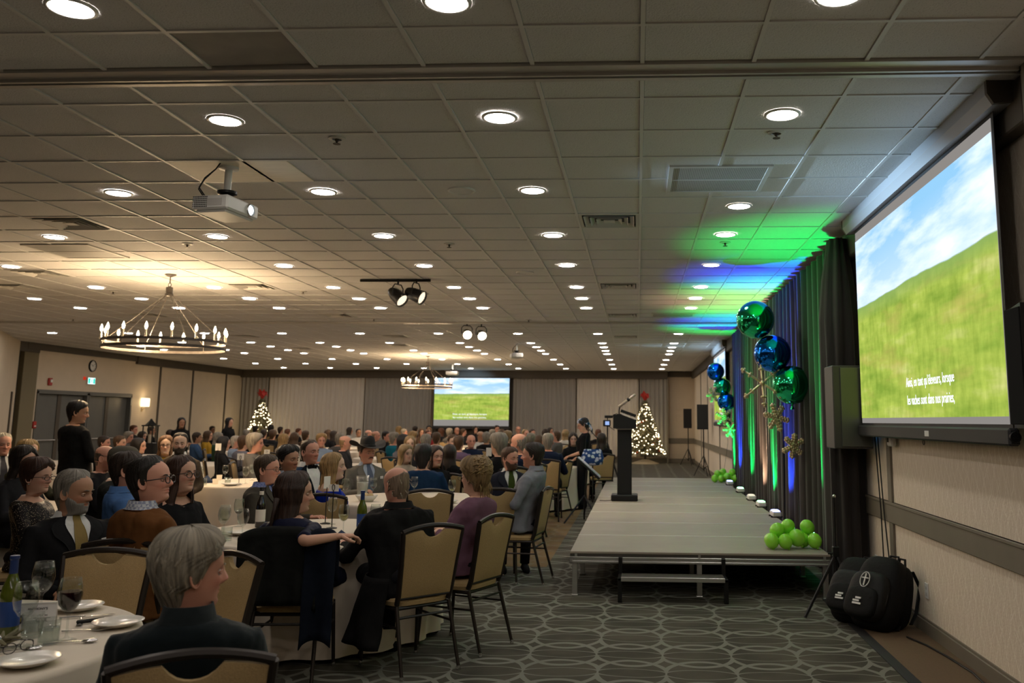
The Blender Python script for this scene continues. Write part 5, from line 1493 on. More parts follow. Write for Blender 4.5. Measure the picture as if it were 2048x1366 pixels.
# ---------------------------------------------------------------- Christmas trees
M['needle'] = pbr('frosted_needles', srgb(112, 108, 82), .8, noise=.25, scale=20)
M['fairy'] = emis('fairy_light', (1, .80, .48, 1), 9)
M['red_bow'] = pbr('red_bow', (.45, .02, .015, 1), .5)
M['bauble'] = pbr('red_gold_bauble', (.40, .10, .05, 1), .25, metal=.7)
M['skirt'] = pbr('tree_skirt', srgb(190, 176, 150), .9)
def xmas_tree(x, y, h, r, label, seed):
    P = thing('christmas_tree', label, 'christmas tree', (x, y, 0), 0, 'lit Christmas trees')
    rr = random.Random(seed); z0 = .50
    MB().tube([(0, 0, .05), (0, 0, h - .1)], [.05, .015], 8).build('trunk', M['trim_dark'], P)
    tips = []
    nb = 0
    mb = MB()
    for lv in range(22):
        t = lv / 21; zz = z0 + (h - .25 - z0) * t; R_ = r * (1 - t) ** .85 + .05; n = max(5, int(17 * (1 - t) + 4))
        for k in range(n):
            a = 2 * PI * k / n + lv * 1.3 + rr.uniform(-.15, .15); q = R_ * rr.uniform(.85, 1.08)
            p1 = Vector((q * math.cos(a), q * math.sin(a), zz - .16 * q + rr.uniform(-.04, .04))); p0 = Vector((.02 * math.cos(a), .02 * math.sin(a), zz + .12 * q))
            d = (p1 - p0)
            mb.tube([p0, p0 + d * .5 + Vector((0, 0, .02)), p1], [.012, .05, .012], 5)
            for m_ in range(5):
                f = .35 + .65 * m_ / 4; c = p0 + d * f; s = d.cross(Vector((0, 0, 1))).normalized()
                for sg in (-1, 1): mb.tube([c, c + s * sg * (.09 * (1.15 - f) + .05) + d.normalized() * .06], [.022, .006], 4, cap=False)
            tips.append((p1, a, zz))
    mb.build('branches', M['needle'], P)['kind'] = 'stuff'
    li = MB(); ba = MB()
    for k in range(300):
        t = rr.random() ** 1.35; zz = z0 - .05 + (h - .3 - z0) * t; q = (r * (1 - t) ** .85 + .06) * rr.uniform(.92, 1.08); a = rr.uniform(0, 2 * PI)
        li.ball((q * math.cos(a), q * math.sin(a), zz - .1 * q), .0165, 6, 4)
    li.build('fairy_lights', M['fairy'], P, 'all')['kind'] = 'stuff'
    for k in range(26):
        t = rr.random(); zz = z0 + (h - .5 - z0) * t; q = (r * (1 - t) ** .85) * 1.0; a = rr.uniform(0, 2 * PI)
        MB().ball((0, 0, 0), .045, 8, 6).build('bauble', M['bauble'], P, 'all', loc=(q * math.cos(a), q * math.sin(a), zz - .12 * q))
    b = MB()
    for k in range(7):
        a = 2 * PI * k / 7; b.tube([(0, 0, h - .22), (.14 * math.cos(a), .14 * math.sin(a), h - .02 + .06 * (k % 2)), (.22 * math.cos(a), .22 * math.sin(a), h - .13 + .14 * (k % 3))], [.04, .09, .015], 5, flat=.4)
    b.ball((0, 0, h - .16), .07, 8, 6).build('red_topper', M['red_bow'], P)
    MB().lathe([(.0, .17), (.12, .16), (.3, .10), (r * .75, .03), (r * .8, .0)], 24).build('tree_skirt', M['skirt'], P)
xmas_tree(.30, 34.6, 2.62, .68, 'lit Christmas tree with red topper behind the lectern', 5)
xmas_tree(-14.75, 34.3, 2.62, .66, 'lit Christmas tree with red topper in the far left corner', 9)
for (x, y) in ((.3, 33.7), (-14.6, 33.4)):
    ld = bpy.data.lights.new('tree_glow', 'POINT'); ld.energy = 7; ld.color = (1, .72, .4); ld.shadow_soft_size = .4
    lo = bpy.data.objects.new('tree_glow', ld); COL.objects.link(lo); lo.location = (x, y, 1.3)

# ---------------------------------------------------------------- things on the left wall
M['shade'] = emis('lit_lamp_shade', (1, .78, .46, 1), 2.6)
SN = thing('wall_sconce', 'lit wall sconce with square shade beside the left doors', 'wall lamp', (XL, 28.1, 1.98), 0)
MB().bbox(.04, -.17, 0, .16, .17, .27, .01).build('shade', M['shade'], SN); MB().bbox(0, -.05, -.16, .02, .05, .0, .004).tube([(.02, 0, -.08), (.09, 0, -.07), (.10, 0, .02)], .010, 6).build('bracket', M['gold'], SN)
ld = bpy.data.lights.new('sconce_glow', 'POINT'); ld.energy = 9; ld.color = (1, .7, .36); ld.shadow_soft_size = .1
lo = bpy.data.objects.new('sconce_glow', ld); COL.objects.link(lo); lo.parent = SN; lo.location = (.26, 0, .15)
CK = thing('wall_clock', 'round dark-rimmed wall clock above the left doors', 'clock', (XL, 25.28, 3.12), 0)
Mq = Matrix.Rotation(PI / 2, 4, 'Y')
MB().lathe([(.0, 0), (.17, 0), (.175, .02), (.165, .045), (.15, .045), (.15, .02), (0, .02)], 28, M=Mq).build('rim', M['black'], CK)
MB().lathe([(0, .022), (.15, .022), (.15, .026), (0, .026)], 28, M=Mq).build('dial', M['white'], CK)
for k in range(12):
    a = PI * k / 6; MB().bbox(.026, -.006, .115, .029, .006, .14, .001, M=Matrix.Rotation(a, 4, 'X')).build('hour_mark', M['black'], CK)
MB().bbox(.028, -.006, -.02, .032, .006, .085, .001, M=Matrix.Rotation(1.0, 4, 'X')).build('hour_hand', M['black'], CK); MB().bbox(.031, -.004, -.02, .034, .004, .12, .001, M=Matrix.Rotation(-.9, 4, 'X')).build('minute_hand', M['black'], CK)
EX = thing('exit_sign', 'lit green exit sign with running figure above the left doors', 'sign', (XL, 25.25, 2.58), 0)
MB().bbox(0, -.18, 0, .05, .18, .20, .006).build('sign_case', M['white'], EX)
G1 = emis('exit_green', (.02, .55, .42, 1), 1.2); G2 = emis('exit_white', (.75, .95, .95, 1), 1.5)
MB().box(.05, -.17, .01, .053, .17, .19).build('sign_face', G2, EX, False)
MB().box(.053, -.16, .025, .055, -.07, .175).box(.053, .07, .025, .055, .16, .175).build('green_panel', G1, EX, False)['kind'] = 'stuff'
rm = MB().ball((.054, .005, .155), .014, 8, 6, sc=(.2, 1, 1)).tube([(.054, .0, .14), (.054, -.005, .095)], .011, 6).tube([(.054, -.005, .095), (.054, .03, .075), (.054, .03, .035)], .008, 5).tube([(.054, -.005, .095), (.054, -.03, .07), (.054, -.05, .045)], .008, 5).tube([(.054, 0, .135), (.054, .035, .115)], .006, 5).tube([(.054, 0, .135), (.054, -.035, .12)], .006, 5)
rm.build('running_figure', G1, EX)
FA = thing('fire_alarm', 'small red fire alarm strobe left of the exit sign', 'alarm', (XL, 23.45, 2.58), 0)
M['red'] = pbr('red_plastic', (.4, .02, .015, 1), .4)
MB().bbox(0, -.07, -.10, .05, .07, .10, .008).build('case', M['red'], FA); MB().bbox(.05, -.04, -.02, .08, .04, .06, .006).build('strobe', M['white'], FA)
FB = tag(MB().bbox(0, -.03, 0, .05, .03, .09, .006).build('exit_indicator', emis('red_lamp', (.8, .05, .02, 1), .5)), 'tiny red indicator lamp beside the exit sign', 'lamp'); FB.location = (XL, 24.95, 2.70)
PS = thing('pull_station', 'small red fire pull box on the wall by the pillar', 'alarm', (XL, 22.98, 1.42), 0)
MB().bbox(0, -.06, -.09, .05, .06, .09, .008).build('case', M['red'], PS); MB().bbox(.05, -.035, -.05, .06, .035, -.02, .003).build('pull_bar', M['white'], PS)
# ---------------------------------------------------------------- things on the right wall
IC = thing('wall_intercom', 'small white intercom box on the wall below the near screen', 'intercom', (XR - .02, 7.93, 1.42), 0)
MB().bbox(-.045, -.075, 0, 0, .075, .115, .012).build('case', M['white'], IC); MB().bbox(-.048, .01, .035, -.043, .05, .09, .002).build('window', M['dark_void'], IC)
def outlet(y, label):
    O = thing('wall_outlet', label, 'outlet', (XR, y, .27), 0)
    MB().bbox(-.008, -.038, 0, 0, .038, .118, .003).build('plate', M['white'], O)
    for dz in (.035, .083): MB().bbox(-.011, -.016, dz - .014, -.007, .016, dz + .014, .002).build('socket', M['vent'], O)
outlet(7.28, 'white wall outlet right of the black backpacks'); outlet(8.75, 'white outlet plate on the wall behind the backpacks'); 
sw = thing('wall_outlet', 'second white outlet plate behind the backpacks, nearer the drape', 'outlet', (XR, 9.05, .27), 0)
MB().bbox(-.008, -.038, 0, 0, .038, .118, .003).build('plate', M['white'], sw); MB().bbox(-.011, -.016, .03, -.007, .016, .09, .002).build('socket', M['vent'], sw)
for i, (x, y0, l) in enumerate(((XR - .05, 8.36, 'first'), (XR - .04, 8.30, 'second'))):
    tag(MB().tube([(x, y0 + .1, 1.60), (x - .01, y0, 1.2), (x, y0 - .02, .85), (x - .02, y0 - .12 - .08 * i, .45), (x - .06, y0 - .3 - .06 * i, .02)], .006, 6).build('hanging_cable', M['black']), l + ' black cable hanging down the wall to the backpacks', 'cable')
tag(MB().tube([(2.05, 7.15, .012), (2.12, 6.9, .012), (2.16, 6.6, .012), (2.19, 6.2, .012), (2.15, 5.7, .012), (2.17, 5.0, .012)], .007, 6).build('floor_cable', M['black']), 'black cable lying along the right baseboard', 'cable')
tag(MB().tube([(-.58, 13.9, .412), (-.5, 13.85, .412), (-.42, 13.9, .412), (-.38, 13.98, .414)], .005, 5).build('lectern_cable', M['black']), 'thin cable from the lectern base to the stage edge', 'cable')
for (y, z, h, l) in ((34.2, 2.05, .30, 'upper'), (34.0, 1.62, .30, 'lower')):
    pn = tag(MB().bbox(-.14, -.02, 0, .14, .0, h, .004).build('access_panel', M['wall_beige']), l + ' faint square panel on the far right end wall', 'panel'); pn.location = (1.68, YB, z)

# ---------------------------------------------------------------- backpacks and folded stand
M['nylon'] = pbr('black_nylon', (.006, .006, .006, 1), .7, spec=.2, bump=.4, bscale=30); M['nylon2'] = pbr('black_nylon_panel', (.010, .010, .010, 1), .6, spec=.25, bump=.3, bscale=40)
def backpack(loc, rz, label, lean, sc=1.0):
    P = thing('backpack', label, 'backpack', loc, rz, 'black backpacks by the wall'); P.rotation_euler = (0, 0, rz)
    Ml = Matrix.Rotation(lean, 4, 'X') @ Matrix.Scale(sc, 4)
    def pod(w_, d_, h_, c, m, nm, p=2.6, label=None):
        mb = MB(); n, k = 24, 14
        for i in range(k + 1):
            ph = -PI / 2 + PI * i / k
            for q in range(n):
                t = 2 * PI * q / n
                f = lambda v_, e: math.copysign(abs(v_) ** e, v_)
                cp = f(math.cos(ph), .45)
                mb.v.append(tuple(Ml @ Vector((c[0] + w_ * cp * f(math.cos(t), .6), c[1] + d_ * cp * f(math.sin(t), .65), c[2] + h_ * f(math.sin(ph), .7)))))
        for i in range(k):
            for q in range(n): mb.face(i * n + q, i * n + (q + 1) % n, (i + 1) * n + (q + 1) % n, (i + 1) * n + q)
        return mb.build(nm, m, P, 'all')
    pod(.17, .10, .245, (0, 0, .25), M['nylon'], 'main_compartment')
    pod(.145, .06, .16, (0, -.115, .19), M['nylon2'], 'front_pocket')
    pod(.12, .035, .10, (0, -.165, .13), M['nylon'], 'lower_pocket')
    for s in (-1, 1): MB().tube([Ml @ Vector((s * .08, .10, .46)), Ml @ Vector((s * .10, .17, .35)), Ml @ Vector((s * .11, .15, .15)), Ml @ Vector((s * .13, .09, .06))], .022, 6, flat=.35).build('shoulder_strap', M['nylon2'], P)
    MB().tube([Ml @ Vector((-.04, .06, .48)), Ml @ Vector((-.03, .06, .54)), Ml @ Vector((.03, .06, .54)), Ml @ Vector((.04, .06, .48))], .010, 6).build('grab_handle', M['nylon2'], P)
    lg = MB()
    y_ = -.205
    for (x0, z0, x1, z1) in ((-.035, .10, .03, .112), (-.035, .118, .012, .130), (-.02, .136, .022, .148)): lg.cbox(((x0 + x1) / 2, y_, (z0 + z1) / 2), (x1 - x0, .004, z1 - z0))
    lg.v = [tuple(Ml @ Vector(v_)) for v_ in lg.v]
    lg.build('white_logo', M['white'], P, False, label='small white printed mark')['kind'] = 'stuff'
    zp = MB().tube([Ml @ Vector((.145 * math.sin(t), -.112, .19 + .165 * math.cos(t))) for t in np.linspace(-2, 2, 16)], .004, 5); zp.build('zip', M['grille_dark'], P)
    return P, Ml
backpack((1.72, 7.62, 0.0), R(-42), 'black backpack at the left of the two, against the stand', -.55, 1.12)
bp2, Ml = backpack((1.83, 7.38, 0.0), R(-50), 'black backpack in front with round white emblem, leaning on the wall', -.50, 1.2)
em = MB().tube([Ml @ Vector((.035 * math.cos(a), -.186, .275 + .05 * math.sin(a))) for a in np.linspace(0, 2 * PI, 18, endpoint=False)], .004, 5, closed=True)
em.tube([Ml @ Vector((0, -.186, .235)), Ml @ Vector((0, -.186, .315))], .006, 5).tube([Ml @ Vector((-.025, -.186, .285)), Ml @ Vector((.025, -.186, .285))], .006, 5); em.build('round_emblem', M['white'], bp2)
backpack((2.02, 7.50, 0.0), R(-66), 'black bag squeezed behind the backpacks, touching the wall', -.18, 1.0)
FS = thing('folded_stand', 'folded black tripod stand leaning beside the backpacks', 'stand', (1.72, 8.0, 0))
MB().tube([(0, 0, 0.0), (.0, .0, .66), (.0, .0, .98)], .011, 8).build('centre_pole', M['blackmetal'], FS)
for k, (dx, dy) in enumerate(((-.32, -.22), (.16, -.3), (.1, .16))): MB().tube([(0, 0, .50), (dx, dy, .012)], .014, 6).build('leg', M['blackmetal'], FS)
MB().bbox(-.03, -.03, .47, .03, .03, .56, .006).tube([(-.03, 0, .5), (-.07, 0, .5)], .01, 6).build('collar', M['blackmetal'], FS); MB().ball((0, 0, .985), .016, 8, 6).build('top_stud', M['steel'], FS)
# ---------------------------------------------------------------- banquet chairs
M['chair_fabric'] = pbr('tan_chair_fabric', srgb(168, 142, 98), .85, noise=.10, scale=160, bump=.25, bscale=220)
M['chair_frame'] = pbr('dark_brown_frame', (.022, .016, .012, 1), .38, metal=.35)
def chair_parts():
    out = {}
    def back(z): return -.205 - .095 * max(0, (z - .45) / .5)
    # seat
    mb = MB(); n = 9; rows = []
    for k, (zz, ins) in enumerate(((.425, .02), (.43, .004), (.455, .0), (.472, .012), (.480, .06), (.483, .14))):
        ring = []
        for q in range(32):
            t = 2 * PI * q / 32; e = .45
            x = (.222 - ins) * math.copysign(abs(math.cos(t)) ** e, math.cos(t)); y = .01 + (.222 - ins) * math.copysign(abs(math.sin(t)) ** e, math.sin(t))
            ring.append((x, y, zz))
        rows.append(ring)
    mb.grid(rows, closeu=True); mb.face(*[len(mb.v) - 32 + q for q in range(32)]); mb.face(*[q for q in range(32)][::-1])
    out['seat'] = mb.mesh('seat', M['chair_fabric'])
    # padded back with the hand-hold dip
    mb = MB(); K = 21; Rw = 12; F = []; B = []
    for i in range(Rw):
        t = i / (Rw - 1); f = []; b_ = []
        for j in range(K):
            s = j / (K - 1) * 2 - 1
            ztop = .892 + .022 * (1 - s * s); x0 = s * .205
            ztop -= .052 * max(0, 1 - (s / .36) ** 2) ** .6
            z = .485 + (ztop - .485) * t
            hw = .188 + .024 * (z - .485) / .4
            bul = .020 * (1 - s ** 4) * (1 - (2 * t - 1) ** 6)
            f.append((s * hw, back(z) + .012 + bul, z)); b_.append((s * hw, back(z) - .012 - bul * .6, z))
        F.append(f); B.append(b_)
    mb.grid(F); mb.grid(B, flip=True); o = K * Rw
    for i in range(Rw - 1):
        mb.face(i * K, (i + 1) * K, o + (i + 1) * K, o + i * K); mb.face(i * K + K - 1, o + i * K + K - 1, o + (i + 1) * K + K - 1, (i + 1) * K + K - 1)
    for j in range(K - 1):
        mb.face(j, o + j, o + j + 1, j + 1); a = (Rw - 1) * K; mb.face(a + j, a + j + 1, o + a + j + 1, o + a + j)
    out['backrest'] = mb.mesh('backrest', M['chair_fabric'])
    mb = MB()
    for s in (-1, 1): mb.tube([(s * .195, -.19, .44), (s * .198, back(.5), .5), (s * .208, back(.7), .7), (s * .222, back(.87), .87), (s * .226, back(.905), .905)], [.015, .016, .016, .016, .015], 8, flat=1.3)
    mb.tube([(s * .230, back(.92) + .012 * (1 - abs(s)), .905 + .032 * (1 - s * s)) for s in np.linspace(-1, 1, 13)], .0165, 8)
    mb.tube([(-.197, back(.48), .478), (.197, back(.48), .478)], .011, 6)
    out['back_frame'] = mb.mesh('back_frame', M['chair_frame'])
    mb = MB()
    for (p, q) in (((-.2, -.19, .415), (-.2, .2, .415)), ((.2, -.19, .415), (.2, .2, .415)), ((-.2, .2, .415), (.2, .2, .415)), ((-.2, -.19, .415), (.2, -.19, .415))): mb.tube([p, q], .012, 6)
    out['seat_frame'] = mb.mesh('seat_frame', M['chair_frame'])
    out['stretcher'] = MB().tube([(-.202, -.215, .36), (.202, -.215, .36)], .009, 6).tube([(-.203, -.225, .30), (-.205, .205, .30)], .008, 6).tube([(.203, -.225, .30), (.205, .205, .30)], .008, 6).mesh('stretcher', M['chair_frame'])
    for nm, (x, y, x1, y1) in (('a', (.198, .195, .212, .225)), ('b', (-.198, .195, -.212, .225)), ('c', (.197, -.195, .212, -.315)), ('d', (-.197, -.195, -.212, -.315))):
        out['leg' + nm] = MB().tube([(x, y, .43), (x1, y1, .012)], [.0145, .0115], 8).mesh('leg', M['chair_frame'])
        out['glide' + nm] = MB().lathe([(0, 0), (.014, 0), (.015, .006), (.0125, .02), (.012, .03)], 8, c=(x1, y1, 0)).mesh('glide', M['steel'])
    return out
CP = chair_parts()
def make_chair(loc, phi, label, full=True):
    """phi: direction the sitter would face, degrees from +X"""
    c = thing('banquet_chair', label, 'chair', (loc[0], loc[1], 0), R(phi - 90), 'tan banquet chairs')
    for nm in ('seat', 'backrest', 'back_frame', 'seat_frame', 'stretcher'): link(nm, CP[nm], c)
    for k in 'abcd':
        l = link('leg', CP['leg' + k], c); link('glide', CP['glide' + k], l)
    return c
def joined_chair():
    mb = MB()
    for nm, me in CP.items():
        b = len(mb.v); mb.v += [tuple(v.co) for v in me.vertices]
        for p in me.polygons: mb.face(*[b + i for i in p.vertices], m=0 if nm in ('seat', 'backrest') else 1)
    return mb.mesh('banquet_chair', [M['chair_fabric'], M['chair_frame']])
FARCHAIR = joined_chair()
def back_to(rail, phi): d = R(phi); return (rail[0] + .27 * math.cos(d), rail[1] + .27 * math.sin(d))
make_chair(back_to((-2.79, 4.67), -84), -84, 'empty tan banquet chair facing us behind the red wine glass')
make_chair(back_to((-2.07, 4.60), 232), 232, 'empty tan banquet chair just right of the grey-haired woman\u2019s face')
make_chair((-1.42, 2.95), 112, 'tan banquet chair at the bottom edge under the grey-haired woman in velvet')
make_chair((-2.22, 5.86), 95, 'banquet chair hung with dark jackets under the long-haired woman in navy')
make_chair(back_to((-1.36, 5.95), 135), 135, 'tan banquet chair under the balding man in black, its back towards us')
make_chair(back_to((-1.05, 6.60), 157), 157, 'tan banquet chair under the woman in mauve beside the aisle')
make_chair((-1.22, 9.33), 172, 'tan banquet chair seen edge-on under the man in the grey shirt')
make_chair((-2.90, 5.30), 88, 'dark-shadowed banquet chair behind the man in the brown jacket')
make_chair((-2.08, 9.12), 96, 'empty tan banquet chair right behind the balding man\u2019s head')
make_chair((-1.47, 9.36), 100, 'tan banquet chair between the mauve woman and the grey-shirted man')
make_chair((-2.90, 8.48), 90, 'tan banquet chair under the blonde woman in royal blue')
make_chair((-1.50, 15.60), 150, 'empty tan banquet chair on the aisle before the standing woman')

# ---------------------------------------------------------------- tables
M['linen'] = pbr('white_linen', srgb(214, 202, 184), .85, noise=.02, scale=6, bump=.06, bscale=200)
M['china'] = pbr('white_china', (.72, .69, .62, 1), .18, spec=.6)
M['wood_top'] = pbr('table_board', srgb(140, 110, 80), .6)
def thin_glass(name, tint=(1, 1, 1, 1), blend=.28):
    m = bpy.data.materials.new(name); m.use_nodes = True
    t = NT(m); t.n.remove(t.n['Principled BSDF'])
    tr = t.add('ShaderNodeBsdfTransparent'); tr.inputs[0].default_value = tint
    gl = t.add('ShaderNodeBsdfGlossy'); gl.inputs[1].default_value = .03
    lw = t.add('ShaderNodeLayerWeight'); lw.inputs[0].default_value = blend
    mx = t.add('ShaderNodeMixShader'); t.link(t.math('ADD', t.math('MULTIPLY', t.math('POWER', lw.outputs['Facing'], 1.6), .55), .03), mx.inputs[0]); t.link(tr.outputs[0], mx.inputs[1]); t.link(gl.outputs[0], mx.inputs[2])
    t.link(mx.outputs[0], t.n['Material Output'].inputs[0])
    return m
M['glass'] = thin_glass('clear_glass', (.93, .95, .94, 1))
M['red_wine'] = pbr('red_wine', (.018, .001, .003, 1), .05, spec=.7); M['white_wine'] = pbr('white_wine', (.50, .42, .10, 1), .05, spec=.6, Transmission_Weight=.7)
M['water'] = thin_glass('water', (.86, .89, .88, 1), .2)
M['bottle_green'] = pbr('green_bottle_glass', (.10, .13, .012, 1), .06, spec=.8, Transmission_Weight=.35); M['bottle_dark'] = pbr('dark_bottle_glass', (.008, .007, .005, 1), .06, spec=.8)
M['foil_blue'] = pbr('blue_capsule', (.01, .03, .12, 1), .35); M['label'] = pbr('paper_label', (.66, .62, .55, 1), .7); M['label_blue'] = pbr('blue_label', (.01, .05, .22, 1), .5)
M['card'] = pbr('white_card', (.72, .70, .66, 1), .6); M['ink'] = pbr('black_ink', (.01, .01, .01, 1), .6)
M['nap_blue'] = pbr('blue_napkin', (.015, .03, .075, 1), .9); M['nap_green'] = pbr('green_napkin', (.008, .05, .025, 1), .9)
M['flame'] = emis('candle_flame', (1, .68, .28, 1), 22); M['frost'] = emis('glowing_votive_glass', (1, .66, .34, 1), .75)
TZ = .755
def table(x, y, r, label, cl_label, seed, drop=.70):
    t = thing('round_table', label, 'table', (x, y, 0), 0, 'round banquet tables')
    MB().lathe([(0, .72), (r - .01, .72), (r, .728), (r, .742), (r - .01, .748), (0, .748)], 40).build('tabletop', M['wood_top'], t)
    for k in range(4):
        a = PI / 4 + PI / 2 * k; MB().tube([(.5 * r * math.cos(a), .5 * r * math.sin(a), .72), (.55 * r * math.cos(a), .55 * r * math.sin(a), 0.0)], .016, 6).build('leg', M['chair_frame'], t)
    mb = MB(); N = 120; rows = []
    for (rr, z) in ((.02, 0), (.5 * r, 0), (r - .02, 0), (r + .002, -.003), (r + .008, -.02)): rows.append([(rr * math.cos(2 * PI * k / N), rr * math.sin(2 * PI * k / N), TZ + z) for k in range(N)])
    for i in range(1, 8):
        f = i / 7; row = []
        for k in range(N):
            a = 2 * PI * k / N
            wv = math.cos(a * 17 + 2.5 * mnoise.noise(Vector((math.cos(a) * 2, math.sin(a) * 2, seed)))) + .6 * mnoise.noise(Vector((math.cos(a) * 5, math.sin(a) * 5, seed + f)))
            rr = r + .010 + .03 * f + .035 * f * wv
            row.append((rr * math.cos(a), rr * math.sin(a), TZ - .02 - drop * f))
        rows.append(row)
    mb.grid(rows, closeu=True, flip=True)
    b = len(mb.v); mb.v.append((0, 0, TZ)); 
    for k in range(N): mb.face(b, k, (k + 1) % N)
    c = mb.build('tablecloth', M['linen'], smooth='all'); c.location = (x, y, 0)
    tag(c, cl_label, 'tablecloth', 'white tablecloths')
table(-2.92, 3.38, .93, 'round table at the lower left carrying the red wine', 'white cloth on the lower left table with the red wine', 1)
table(-2.50, 7.00, .92, 'round table between the long-haired woman and the balding man', 'white cloth on the table behind the long-haired woman in navy', 2)
table(-5.25, 12.2, .92, 'round table with candle and card stands left of centre', 'white cloth on the left-of-centre table with the green napkin', 3)
table(-2.50, 9.95, .92, 'round table with water jug before the man in the cowboy hat', 'white cloth on the table before the man in the cowboy hat', 4)
table(-6.30, 8.35, .90, 'round table at the far left edge with the 28 card', 'white cloth on the left edge table with the 28 card', 5)

# ---------------------------------------------------------------- tableware
gm = MB().lathe([(0.0, .004), (.034, .002), (.036, .004), (.012, .010), (.0045, .018), (.004, .085), (.008, .096), (.022, .108), (.036, .130), (.042, .160), (.040, .188), (.0335, .222), (.0325, .222), (.039, .187), (.041, .160), (.035, .131), (.021, .110), (0, .100)], 24).mesh('wine_glass', M['glass'], 'all')
tm = MB().lathe([(0, .003), (.034, .0), (.037, .004), (.040, .095), (.038, .095), (.035, .012), (0, .010)], 24).mesh('tumbler', M['glass'], 'all')
pm = MB().lathe([(0, .006), (.058, .006), (.064, .009), (.088, .020), (.092, .022), (.091, .024), (.064, .013), (0, .009)], 32).mesh('side_plate', M['china'], 'all')
def wine_glass(x, y, label, fill=None, lev=.5, s=1.0, grp='wine glasses'):
    o = tag(link('wine_glass', gm, None, (x, y, TZ + .001)), label, 'glass', grp); o.scale = (s,) * 3
    if fill:
        zt = .100 + .085 * lev; pr = [(0, .101), (.020, .1095)] + [(r_, z_) for r_, z_ in ((.034, .131), (.0400, .160), (.0385, .185)) if z_ < zt]
        rt = float(np.interp(zt, [.101, .1095, .131, .160, .185], [0, .02, .034, .04, .0385]))
        MB().lathe(pr + [(rt, zt), (0, zt)], 22).build('wine', M[fill], o)
    return o
def tumbler(x, y, label, water=True):
    o = tag(link('tumbler', tm, None, (x, y, TZ + .001)), label, 'glass', 'water tumblers')
    if water: MB().lathe([(0, .0105), (.0345, .0125), (.0372, .06), (0, .06)], 20).build('water', M['water'], o)
def plate(x, y, label, s=1.0): o = tag(link('side_plate', pm, None, (x, y, TZ + .001)), label, 'plate', 'white side plates'); o.scale = (s,) * 3
def bottle(x, y, label, kind='green', cap='foil_blue'):
    b = thing('wine_bottle', label, 'bottle', (x, y, TZ + .001), 0, 'wine bottles')
    MB().lathe([(0, .004), (.034, 0), (.038, .006), (.038, .165), (.034, .195), (.020, .228), (.0145, .25), (.014, .30), (.016, .302), (.016, .312), (0, .312)], 24).build('bottle_body', M['bottle_green' if kind == 'green' else 'bottle_dark'], b, 'all')
    MB().lathe([(.0155, .245), (.0152, .30), (.0175, .303), (.0172, .316), (0, .318)], 20).build('capsule', M[cap], b)
    MB().lathe([(.0384, .045), (.0386, .046), (.0386, .14), (.0384, .141)], 24).build('paper_label', M['label' if kind != 'green' else 'label_blue'], b)
    if kind != 'green': MB().lathe([(.0150, .255), (.0168, .256), (.0168, .285), (.015, .286)], 20).build('neck_label', M['label'], b)
    return b
def cutlery(kind, x, y, a, label):
    c = thing(kind, label, 'cutlery', (x, y, TZ + .002), a, 'table cutlery')
    if kind == 'knife':
        MB().tube([(-.11, 0, .006), (-.05, 0, .007), (-.01, 0, .005)], [.006, .007, .005], 6, flat=.6).build('handle', M['steel'], c); MB().prism([(-.01, -.006), (.09, -.008), (.105, .004), (.09, .009), (-.01, .005)], .003, .0055).build('blade', M['steel'], c)
    elif kind == 'steak_knife':
        MB().bbox(-.11, -.009, .002, .0, .009, .018, .005).build('handle', M['black'], c); MB().prism([(0, -.007), (.10, -.009), (.118, .004), (.0, .008)], .006, .008).build('blade', M['steel'], c)
    elif kind == 'fork':
        MB().tube([(-.10, 0, .004), (0, 0, .006), (.03, 0, .004)], [.006, .003, .006], 6, flat=.5).build('handle', M['steel'], c)
        f = MB().bbox(.028, -.012, .002, .05, .012, .005, .001)
        for k in range(4): f.tube([(.048, -.0095 + .0063 * k, .004), (.088, -.0095 + .0063 * k, .010)], .0018, 4)
        f.build('tines', M['steel'], c)
    else:
        MB().tube([(-.10, 0, .004), (0, 0, .008), (.04, 0, .006)], [.006, .003, .004], 6, flat=.5).build('handle', M['steel'], c); MB().ball((.062, 0, .008), .02, 12, 8, sc=(1.4, 1, .35)).build('bowl', M['steel'], c)
def napkin(x, y, rz, col, label, s=1.0):
    mb = MB(); mb.v = [(-.10 * s, -.07 * s, 0), (.10 * s, -.07 * s, 0), (.0, .085 * s, 0), (0, -.02 * s, .085 * s), (-.05 * s, -.07 * s, .03 * s), (.05 * s, -.07 * s, .03 * s)]
    for q in ((0, 4, 3), (4, 5, 3), (5, 1, 3), (1, 2, 3), (2, 0, 3), (0, 1, 5), (0, 5, 4), (0, 2, 1)): mb.face(*q)
    o = mb.build('napkin', M[col], smooth=False); o.location = (x, y, TZ + .003); o.rotation_euler = (0, 0, rz); tag(o, label, 'napkin', 'folded napkins')
def number_stand(x, y, body, label, h=.33, rz=0.0, card=(.085, .10), under=None, loop=True):
    s = thing('number_stand', label, 'sign', (x, y, TZ + .001), rz, 'table number stands')
    MB().lathe([(0, 0), (.042, 0), (.042, .006), (.012, .012), (0, .013)], 20).build('base', M['blackmetal'], s)
    MB().tube([(0, 0, .01), (0, 0, h)], .0042, 8).build('rod', M['blackmetal'], s)
    if loop: MB().tube([(.011 * math.cos(a), -.004, h + .022 + .024 * math.sin(a)) for a in np.linspace(0, 2 * PI, 14, endpoint=False)], .0028, 6, closed=True).build('wire_clip', M['blackmetal'], s)
    MB().bbox(-card[0] / 2, .0, h - .01, card[0] / 2, .003, h - .01 + card[1], .0008).build('card', M['card'], s)
    if body: text('number', body, .048, s, M['ink'], (0, -.0012, h + card[1] * .62), (PI / 2, 0, 0), .9)
    if under:
        for k in range(2): text('number_caption', under, .014, s, M['ink'], (0, -.0012, h + card[1] * (.25 - .14 * k)), (PI / 2, 0, 0), .9)
